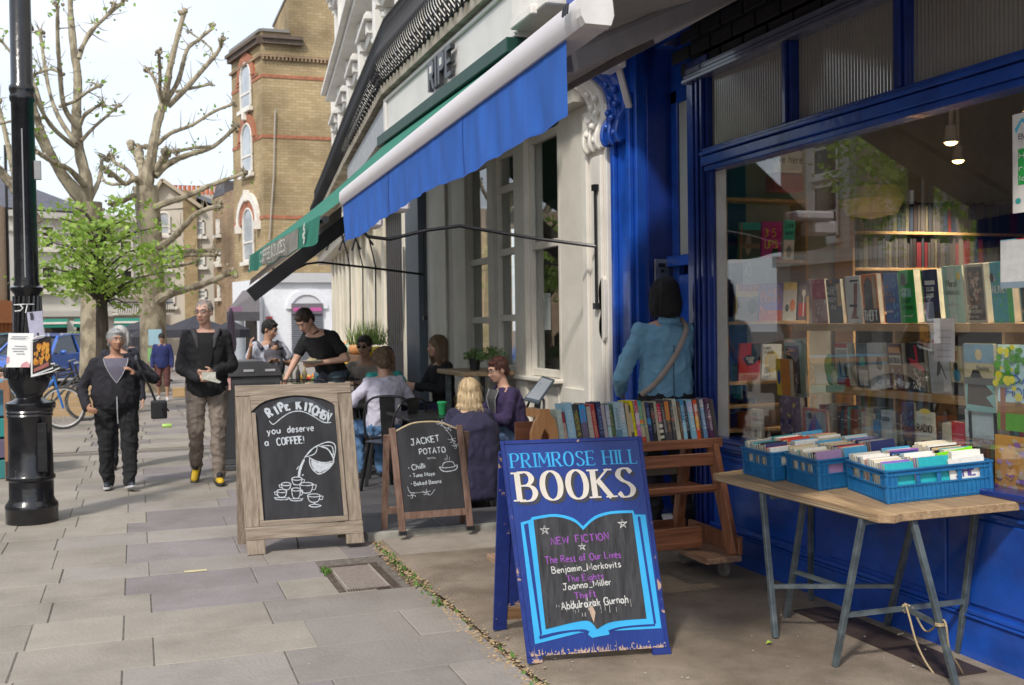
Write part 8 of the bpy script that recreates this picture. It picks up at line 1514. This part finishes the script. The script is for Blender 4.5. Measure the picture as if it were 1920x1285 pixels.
for x, yt, yb in ((88,497,545),(34,500,545),(150,500,545),(205,500,550),(255,500,550),(88,420,465),(150,420,465),(205,420,465),(255,420,465),(34,420,465)):
    u = (g0(x,YW+1)-A4).length; z0 = zz_(yb,YW,100); win(t, A4+U*u+n*.02, U, z0, zz_(yt,YW,100)-z0, .75, n, CREAM, DGLASS)
bk = obj('balcony', MB().bar(A4+U*5.0+n*.5+Vector((0,0,zz_(588,YW))), A4+U*8.0+n*.5+Vector((0,0,zz_(588,YW))), .8, .1), WG, t, **W); m = MB()
for k in range(26): m.bar(A4+U*(5.0+k*.12)+n*.85+Vector((0,0,zz_(588,YW))), A4+U*(5.06+k*.12)+n*.85+Vector((0,0,zz_(588,YW)+.6)), .03)
m.bar(A4+U*5.0+n*.85+Vector((0,0,zz_(588,YW)+.6)), A4+U*8.0+n*.85+Vector((0,0,zz_(588,YW)+.6)), .05); obj('railing', m, BLACK, bk, **W)
for k, (x0_, x1_) in enumerate(((83,128),(140,165),(215,262))):
    a, b = g0(x0_,YW-.5), g0(x1_,YW-.5); zt_, zb_ = zz_(596,YW), zz_(606,YW); aw = obj('shop_opening', MB().add([a+Vector((0,.3,0)),b+Vector((0,.3,0)),b+Vector((0,.3,zb_)),a+Vector((0,.3,zb_)),a+Vector((0,.45,0)),b+Vector((0,.45,0)),b+Vector((0,.45,zb_)),a+Vector((0,.45,zb_))], [(0,1,2,3),(7,6,5,4),(0,4,5,1),(3,2,6,7)]), DARK, t, **W)
    ta = thing('shop_awning', ['green shop awning behind the lamp column','green shop awning beside the first plane tree','green shop awning between the two plane trees'][k], 'awning', a); obj('canopy', MB().add([a+Vector((0,.2,zt_)),b+Vector((0,.2,zt_)),b+Vector((0,-1.0,zb_+.05)),a+Vector((0,-1.0,zb_+.05)),a+Vector((0,-1.0,zb_-.15)),b+Vector((0,-1.0,zb_-.15))], [(0,1,2,3),(3,2,5,4)]), M('shop_green', (.01,.2,.14), .8), ta, **W); obj('edge', MB().bar(a+Vector((0,-1.02,zb_+.06)), b+Vector((0,-1.02,zb_+.06)), .04, .1), CREAM, ta, **W)
for x in (135,172,270,25): p = g0(x,YW-.1); obj('shop_pilaster', MB().box((p.x-.2,p.y-.25,0),(p.x+.2,p.y+.2,zz_(600,YW))), WG, t, **W)
A5, B5 = g0(-40,44), g0(17,48); t, U, n = house('brown_house', 'tan brick house at the far left with an orange timber shopfront', A5, B5, zz_(375,45,0), 8, M('tan_brick_far', (.42,.3,.2), .8, var=.1)); 
OR = M('orange_timber', (.4,.13,.03), .6, var=.1); obj('shopfront', MB().bar(A5+n*.1+Vector((0,0,zz_(585,47,0))), B5+n*.1+U*.4+Vector((0,0,zz_(585,47,0))), .3, .9), OR, t, **W)
for k in range(6): q = A5.lerp(B5, .3+.14*k); obj('mullion', MB().bar(q+n*.15, q+n*.15+Vector((0,0,zz_(595,47,0))), .12), OR, t, **W)
obj('shop_opening', MB().bar(A5.lerp(B5,.1)+n*.05+Vector((0,0,1)), B5+n*.05+Vector((0,0,1)), .06, 2), DARK, t, **W); obj('downpipe', MB().tube([B5-U*.3+n*.1, B5-U*.3+n*.1+Vector((0,0,9))], .06), BLACK, t, **W)
# black planter with flowers, parasols
p = G(148,705); t = thing('square_planter', 'tall black square planter with small yellow flowers before the white terrace', 'planter', (PY(148,650,36).x,36,0)); obj('box', MB().box((-.32,-.3,0),(.32,.3,1.2)), C((.02,.02,.024)), t, bevel=.02); m = MB(); q = random.Random(9)
for i in range(500): x, y, z = q.uniform(-.3,.3), q.uniform(-.28,.28), 1.2+q.uniform(0,.2); m.add([(x,y,z),(x+.03,y,z+.03),(x+.01,y+.02,z+.05)], [(0,1,2)])
obj('foliage', m, C((.06,.12,.03)), t); m = MB(); [m.ell((q.uniform(-.25,.25),q.uniform(-.28,0),1.28+q.uniform(0,.12)),(.025,.025,.02), seg=6, rings=4) for i in range(24)]; obj('flowers', m, C((.6,.42,.02)), t)
CAN = M('black_parasol_canvas', (.035,.035,.045), .85, var=.12)
def parasol(label, x0, x1, yt, yb, Y):
    c = PY((x0+x1)/2, yt, Y); hw = (PY(x1,yb,Y).x-PY(x0,yb,Y).x)/2; zb = PY((x0+x1)/2, yb, Y).z; t = thing('parasol', label, 'parasol', (c.x,Y,0)); n = 8
    vs = [Vector((0,0,c.z))]+[Vector((hw*math.cos(k*math.pi/4+.39), hw*math.sin(k*math.pi/4+.39), zb)) for k in range(8)]+[Vector((hw*math.cos(k*math.pi/4+.39), hw*math.sin(k*math.pi/4+.39), zb-.25)) for k in range(8)]
    obj('canopy', MB().add(vs, [(0,1+k,1+(k+1) % 8) for k in range(8)]+[(1+k,9+k,9+(k+1) % 8,1+(k+1) % 8) for k in range(8)]), CAN, t); obj('pole', MB().tube([(0,0,0),(0,0,c.z)], .04), BLACK, t)
parasol('black parasol between the trees, nearest to the white terrace', 212, 345, 596, 618, 38); parasol('lower black parasol just left of the second tree', 225, 300, 618, 632, 30); parasol('wide black parasol behind the walking man', 292, 440, 592, 618, 36); parasol('black parasol to the right of the walking man', 395, 470, 600, 618, 33)
t = thing('closed_parasol', 'closed dark purple parasol beside the corner column', 'parasol', (PY(434,640,28).x,28,0)); obj('folds', MB().lathe([(.03,2.0),(.08,1.8),(.13,1.1),(.1,.9),(.03,.85)], 10), C((.07,.05,.08)), t, smooth=True); obj('pole', MB().tube([(0,0,0),(0,0,2.0)], .03), BLACK, t)
for x, c, lab in ((232,(.3,.5,.6),'pale blue placard by the second tree'),): 
    p = PY(293,650,24.6); tag(obj('placard', MB().box((p.x-.16,24.55,1.15),(p.x+.12,24.58,1.5)), C((.35,.55,.65)), bevel=.005), lab, 'placard'); tag(obj('placard', MB().box((p.x-.18,24.6,.8),(p.x-.02,24.63,1.1)), C((.25,.5,.2)), bevel=.005), 'small green placard below the pale blue one', 'placard')
# ------------------------------------------------------------------ plane trees
BARK = M('plane_bark', (.2,.165,.115), .9, col2=(.38,.33,.235), sc=5, st=(1,1,.6), bump=1.0, bs=20, lo=.42, hi=.56, wear=((.42,.39,.28), 7, .62))
LEAFM = M('spring_leaf', (.19,.34,.04), .5, col2=(.42,.56,.12), sc=3); LEAFM.node_tree.nodes['Principled BSDF'].inputs['Transmission Weight'].default_value = .0
_t = LEAFM.node_tree; _p = _t.nodes['Principled BSDF']; _tl = _t.nodes.new('ShaderNodeBsdfTranslucent'); _mx = _t.nodes.new('ShaderNodeMixShader'); _mx.inputs[0].default_value = .4
_t.links.new(_p.inputs['Base Color'].links[0].from_socket, _tl.inputs[0]); _t.links.new(_p.outputs[0], _mx.inputs[1]); _t.links.new(_tl.outputs[0], _mx.inputs[2]); _t.links.new(_mx.outputs[0], _t.nodes['Material Output'].inputs[0])
q = random.Random(21)
def limb(mb, lf, pts, Y, dy=0., knob=True, leaf=.5):
    n = len(pts); P = []; rr = []
    for i, (x, y, w_) in enumerate(pts): Yi = Y+dy*i/(n-1); P.append(PY(x, y, Yi)); rr.append(w_*Yi/1990*.40)
    S = smooth_pts_3(P, 4); R2 = [rr[min(i//4, n-2)]*(1-(i % 4)/4)+rr[min(i//4+1, n-1)]*((i % 4)/4) for i in range(len(S))]; R2 = [r_*q.uniform(.9,1.12) for r_ in R2]
    mb.tube(S, R2, 8)
    if knob:
        e = S[-1]; r_ = R2[-1]*1.5+.02
        for k in range(9): mb.ell(e+Vector((q.gauss(0,.6),q.gauss(0,.6),q.gauss(0,.6)))*r_, (r_*q.uniform(.25,.6),)*3, seg=6, rings=4)
        for k in range(5): d_ = Vector((q.gauss(0,1),q.gauss(0,1),abs(q.gauss(0,1)))).normalized()*q.uniform(.08,.3); mb.tube([e, e+d_*.5+Vector((0,0,.03)), e+d_], [.014,.01,.004], 4)
        for k in range(7): i = q.randrange(len(S)//3, len(S)-1); d_ = Vector((q.gauss(0,1),q.gauss(0,1),q.gauss(.5,1))).normalized()*q.uniform(.15,.5); mb.tube([S[i], S[i]+d_*.5, S[i]+d_+Vector((0,0,.05))], [.013,.009,.003], 4); mb.ell(S[i]+d_*.02, (R2[i]*1.15,)*3, seg=7, rings=5)
    if leaf:
        for k in range(int(14*leaf*n)):
            i = q.randrange(len(S)//2, len(S)); c = S[i]+Vector((q.gauss(0,.12),q.gauss(0,.12),q.gauss(.03,.1))); leafq(lf, c, q.uniform(.04,.08))
def leafq(lf, c, s):
    u = Vector((q.gauss(0,1),q.gauss(0,1),q.gauss(0,.6))).normalized()*s; v = u.cross(Vector((q.gauss(0,1),q.gauss(0,1),q.gauss(0,1)))).normalized()*s*.8
    lf.add([c-u*.9, c-u*.2+v*.9, c+u*.2+v*.45, c+u, c+u*.1-v*.5, c-u*.3-v*.9], [(0,1,2),(0,2,3),(0,3,4),(0,4,5)])
t = thing('plane_tree', 'pollarded plane tree on the left with tall forked limbs', 'tree', (PY(178,640,24).x,24,0)); tr = MB(); lf = MB()
b0 = PY(180,740,24); tr.tube([Vector((b0.x,24,-.1)), PY(178,640,24), PY(176,560,24), PY(170,470,24), PY(165,380,24)], [.36,.29,.26,.25,.28], 12)
TA = [([(165,400,34),(150,370,30),(118,330,24),(95,290,20),(75,240,16),(60,190,13),(52,120,10),(50,50,7)],-1.),([(160,390,34),(162,340,26),(150,290,22),(143,230,20),(146,150,16),(138,90,15),(132,20,12),(133,-40,9)],.6),([(146,240,14),(120,200,11),(112,130,9),(108,70,8),(108,10,7)],-.8),([(148,110,10),(165,65,8),(195,35,7),(215,10,6)],.8),([(150,95,9),(180,50,7),(230,5,6)],1.2),([(143,270,12),(110,220,9),(90,160,8),(75,60,7)],1.5),([(140,275,12),(95,235,9),(60,170,8),(45,130,6)],-1.5),([(152,265,10),(175,240,7),(200,218,6),(220,200,6)],.7),([(150,235,9),(160,215,8),(190,195,6),(195,195,6)],-.4),([(120,140,8),(95,130,6),(65,140,5)],.5),([(112,200,9),(140,190,7),(165,172,6),(185,162,6)],-1),([(160,350,16),(130,318,12),(100,305,10),(62,280,9)],-1.2),([(165,380,14),(185,340,9),(192,300,6),(200,295,6)],1),([(85,285,12),(60,240,8),(40,225,6),(-10,235,5)],-.6),([(70,420,26),(50,390,24),(20,345,20),(-20,300,16)],0),([(30,350,12),(10,250,9),(-5,190,7)],.6),([(80,210,9),(60,150,7),(5,80,5),(-10,60,4)],.4)]
for p_, dy in TA: limb(tr, lf, p_, 24, dy, True, .2)
obj('trunk', tr, BARK, t, smooth=True, **W); tag(obj('leaves', lf, LEAFM, t, **W), kind='stuff')
t = thing('plane_tree', 'pollarded plane tree on the right with long knuckled branches', 'tree', (PY(287,640,27).x,27,0)); tr = MB(); lf = MB()
b0 = PY(290,700,27); tr.tube([Vector((b0.x,27,-.1)), PY(287,620,27), PY(286,560,27), PY(284,500,27), PY(280,420,27), PY(272,350,27)], [.36,.3,.31,.26,.28,.29], 12)
TB = [([(275,390,40),(272,345,40),(283,300,22),(295,230,20),(308,190,18),(318,130,14),(330,80,12),(345,25,10)],0),([(312,190,13),(335,150,11),(350,95,9),(372,75,8),(400,52,7)],.8),([(315,200,13),(350,165,12),(385,125,10),(410,95,9),(418,72,7)],-.6),([(330,172,7),(350,168,6),(395,158,5)],.5),([(308,200,10),(300,170,8),(300,140,8),(298,100,7)],-.8),([(303,195,9),(290,150,7),(275,130,6)],.9),([(296,270,11),(320,250,9),(360,235,8),(400,210,7),(438,195,6)],-.8),([(290,330,18),(320,305,14),(355,290,12),(400,275,10),(440,240,9)],.8),([(395,275,8),(360,278,7),(330,285,6)],-.3),([(280,400,20),(300,385,16),(345,370,13),(390,350,11),(430,335,9),(460,325,8)],-1.2),([(285,470,20),(320,450,15),(345,425,13),(370,400,11),(410,386,10)],-1.4),([(300,480,9),(350,472,9),(400,470,9)],1.),([(320,490,8),(345,480,8),(405,478,9)],-.6),([(289,590,22),(300,560,22),(340,545,16),(390,530,13),(432,512,11)],-1.),([(286,590,16),(265,565,14),(245,550,10),(235,545,10)],.7),([(272,365,20),(255,335,13),(235,345,10),(210,325,10),(198,318,9)],-1.),([(262,350,12),(240,320,9),(215,305,8),(212,295,8)],1.),([(262,360,14),(235,375,12),(210,385,10)],-.6),([(270,340,18),(262,300,20),(258,285,22)],.6),([(290,320,15),(305,300,16),(314,285,16)],-.4),([(330,180,6),(400,105,5),(355,60,4)],1.5),([(300,500,8),(330,500,7),(370,490,6)],.3),([(275,330,9),(230,345,7),(195,340,6),(190,300,5)],1.4)]
for p_, dy in TB: limb(tr, lf, p_, 27, dy, True, .18)
obj('trunk', tr, BARK, t, smooth=True, **W); tag(obj('leaves', lf, LEAFM, t, **W), kind='stuff')
# small tree in fresh leaf
t = thing('young_tree', 'young tree in bright fresh leaf with a thin dark trunk between the plane trees', 'tree', (PY(190,640,20).x,20,0)); tr = MB(); lf = MB(); c0 = PY(190,640,20)
DB = M('dark_bark', (.05,.04,.03), .9, bump=.4); tr.tube([Vector((c0.x,20,0)), PY(191,600,20), PY(190,540,20), PY(186,480,20), PY(184,420,20)], [.12,.1,.085,.07,.04], 8)
cl = []
for i in range(105):
    a = q.uniform(0,6.28); rr = math.sqrt(q.random())*q.choice([.85,.95,1.05,1.18]); x = 198+118*rr*math.cos(a); y = 476-98*rr*math.sin(a)
    if x > 290 and y < 420 or (x < 110 and 410 < y < 430): continue
    Yc = 20+q.uniform(-1,1)*math.sqrt(max(0,1-rr*rr))*1.2; c = PY(x, y, Yc); cl.append(c)
    if i % 2 == 0: s_ = PY(188, min(570, y+50), 20); tr.tube([s_, s_.lerp(c,.55)+Vector((0,0,.1)), c], [.022,.015,.006], 4)
for (x, y) in ((100,430),(75,490),(90,530),(110,545),(150,560),(320,510),(330,470),(85,395),(140,385),(215,375),(255,385),(330,545),(60,520)): cl.append(PY(x, y, 20+q.uniform(-.5,.5)))
for c in cl:
    for k in range(q.randint(8,40)):
        d_ = Vector((q.gauss(0,.17),q.gauss(0,.17),q.gauss(0,.06))); leafq(lf, c+d_, q.uniform(.035,.075))
obj('trunk', tr, DB, t, smooth=True, **W); tag(obj('crown', lf, LEAFM, t, **W), kind='stuff')
# ------------------------------------------------------------------ the other side of the street (seen mirrored in the shop window)
STKL = M('pale_brick_far', (.42,.34,.25), .9, var=.15, sc=3)
OB = thing('opposite_terrace', 'brick terrace with white window surrounds on the other side of the street', 'building', (-13,10,0))
obj('wall', MB().box((-21,-6,0),(-15.5,34,8.6)), STKL, OB, **W); obj('ground_floor', MB().box((-15.6,-6,0),(-15.3,34,3.4)), M('shop_grey', (.3,.28,.27), .6, col2=(.55,.52,.48), sc=.5, lo=.48, hi=.52), OB, **W); obj('cornice', MB().box((-15.7,-6,3.4),(-15.1,34,3.8)), WG, OB, **W)
for k in range(9):
    y = -4+k*4.2; obj('bay_surround', MB().box((-15.55,y,3.8),(-15.2,y+2.4,8.4)), WG, OB, **W)
    for z in (4.2,6.4): win(OB, Vector((-15.19,y+1.2,0)), Vector((0,1,0)), z, 1.9, 1.4, Vector((1,0,0)), WHITE, DGLASS)
t = thing('street_tree', 'leafy tree on the far side of the street', 'tree', (-7.6,17,0)); tr = MB().tube([(-7.6,17,-.1),(-7.6,17,2.2),(-7.5,17.2,4),(-7.2,16.8,6)], [.2,.16,.12,.05], 8); lf = MB()
for i in range(230):
    d_ = Vector((q.gauss(0,1),q.gauss(0,1.25),q.gauss(0,.9)))
    if d_.length > 2.1: continue
    c = Vector((-7.5,17,4.6))+d_
    for k in range(22): leafq(lf, c+Vector((q.gauss(0,.22),q.gauss(0,.22),q.gauss(0,.16))), q.uniform(.05,.1))
obj('trunk', tr, DB, t, **W); tag(obj('crown', lf, LEAFM, t, **W), kind='stuff')
t = thing('closed_parasol', 'closed beige parasol standing on the far pavement', 'parasol', (-4.9,13.4,0)); obj('folds', MB().lathe([(.03,3.1),(.12,2.7),(.22,1.6),(.2,1.3),(.04,1.25)], 12), C((.5,.42,.32)), t, smooth=True); obj('pole', MB().tube([(0,0,-.1),(0,0,3.1)], .03), BLACK, t)
t = thing('lamp_column', 'black lamp column on the far side of the street', 'lamp post', (-6.3,15.6,-.1)); obj('shaft', MB().lathe([(.16,0),(.16,1),(.09,1.1),(.075,5),(.06,7)], 16), GB, t, smooth=True)
bpy.data.scenes.remove(_TS)
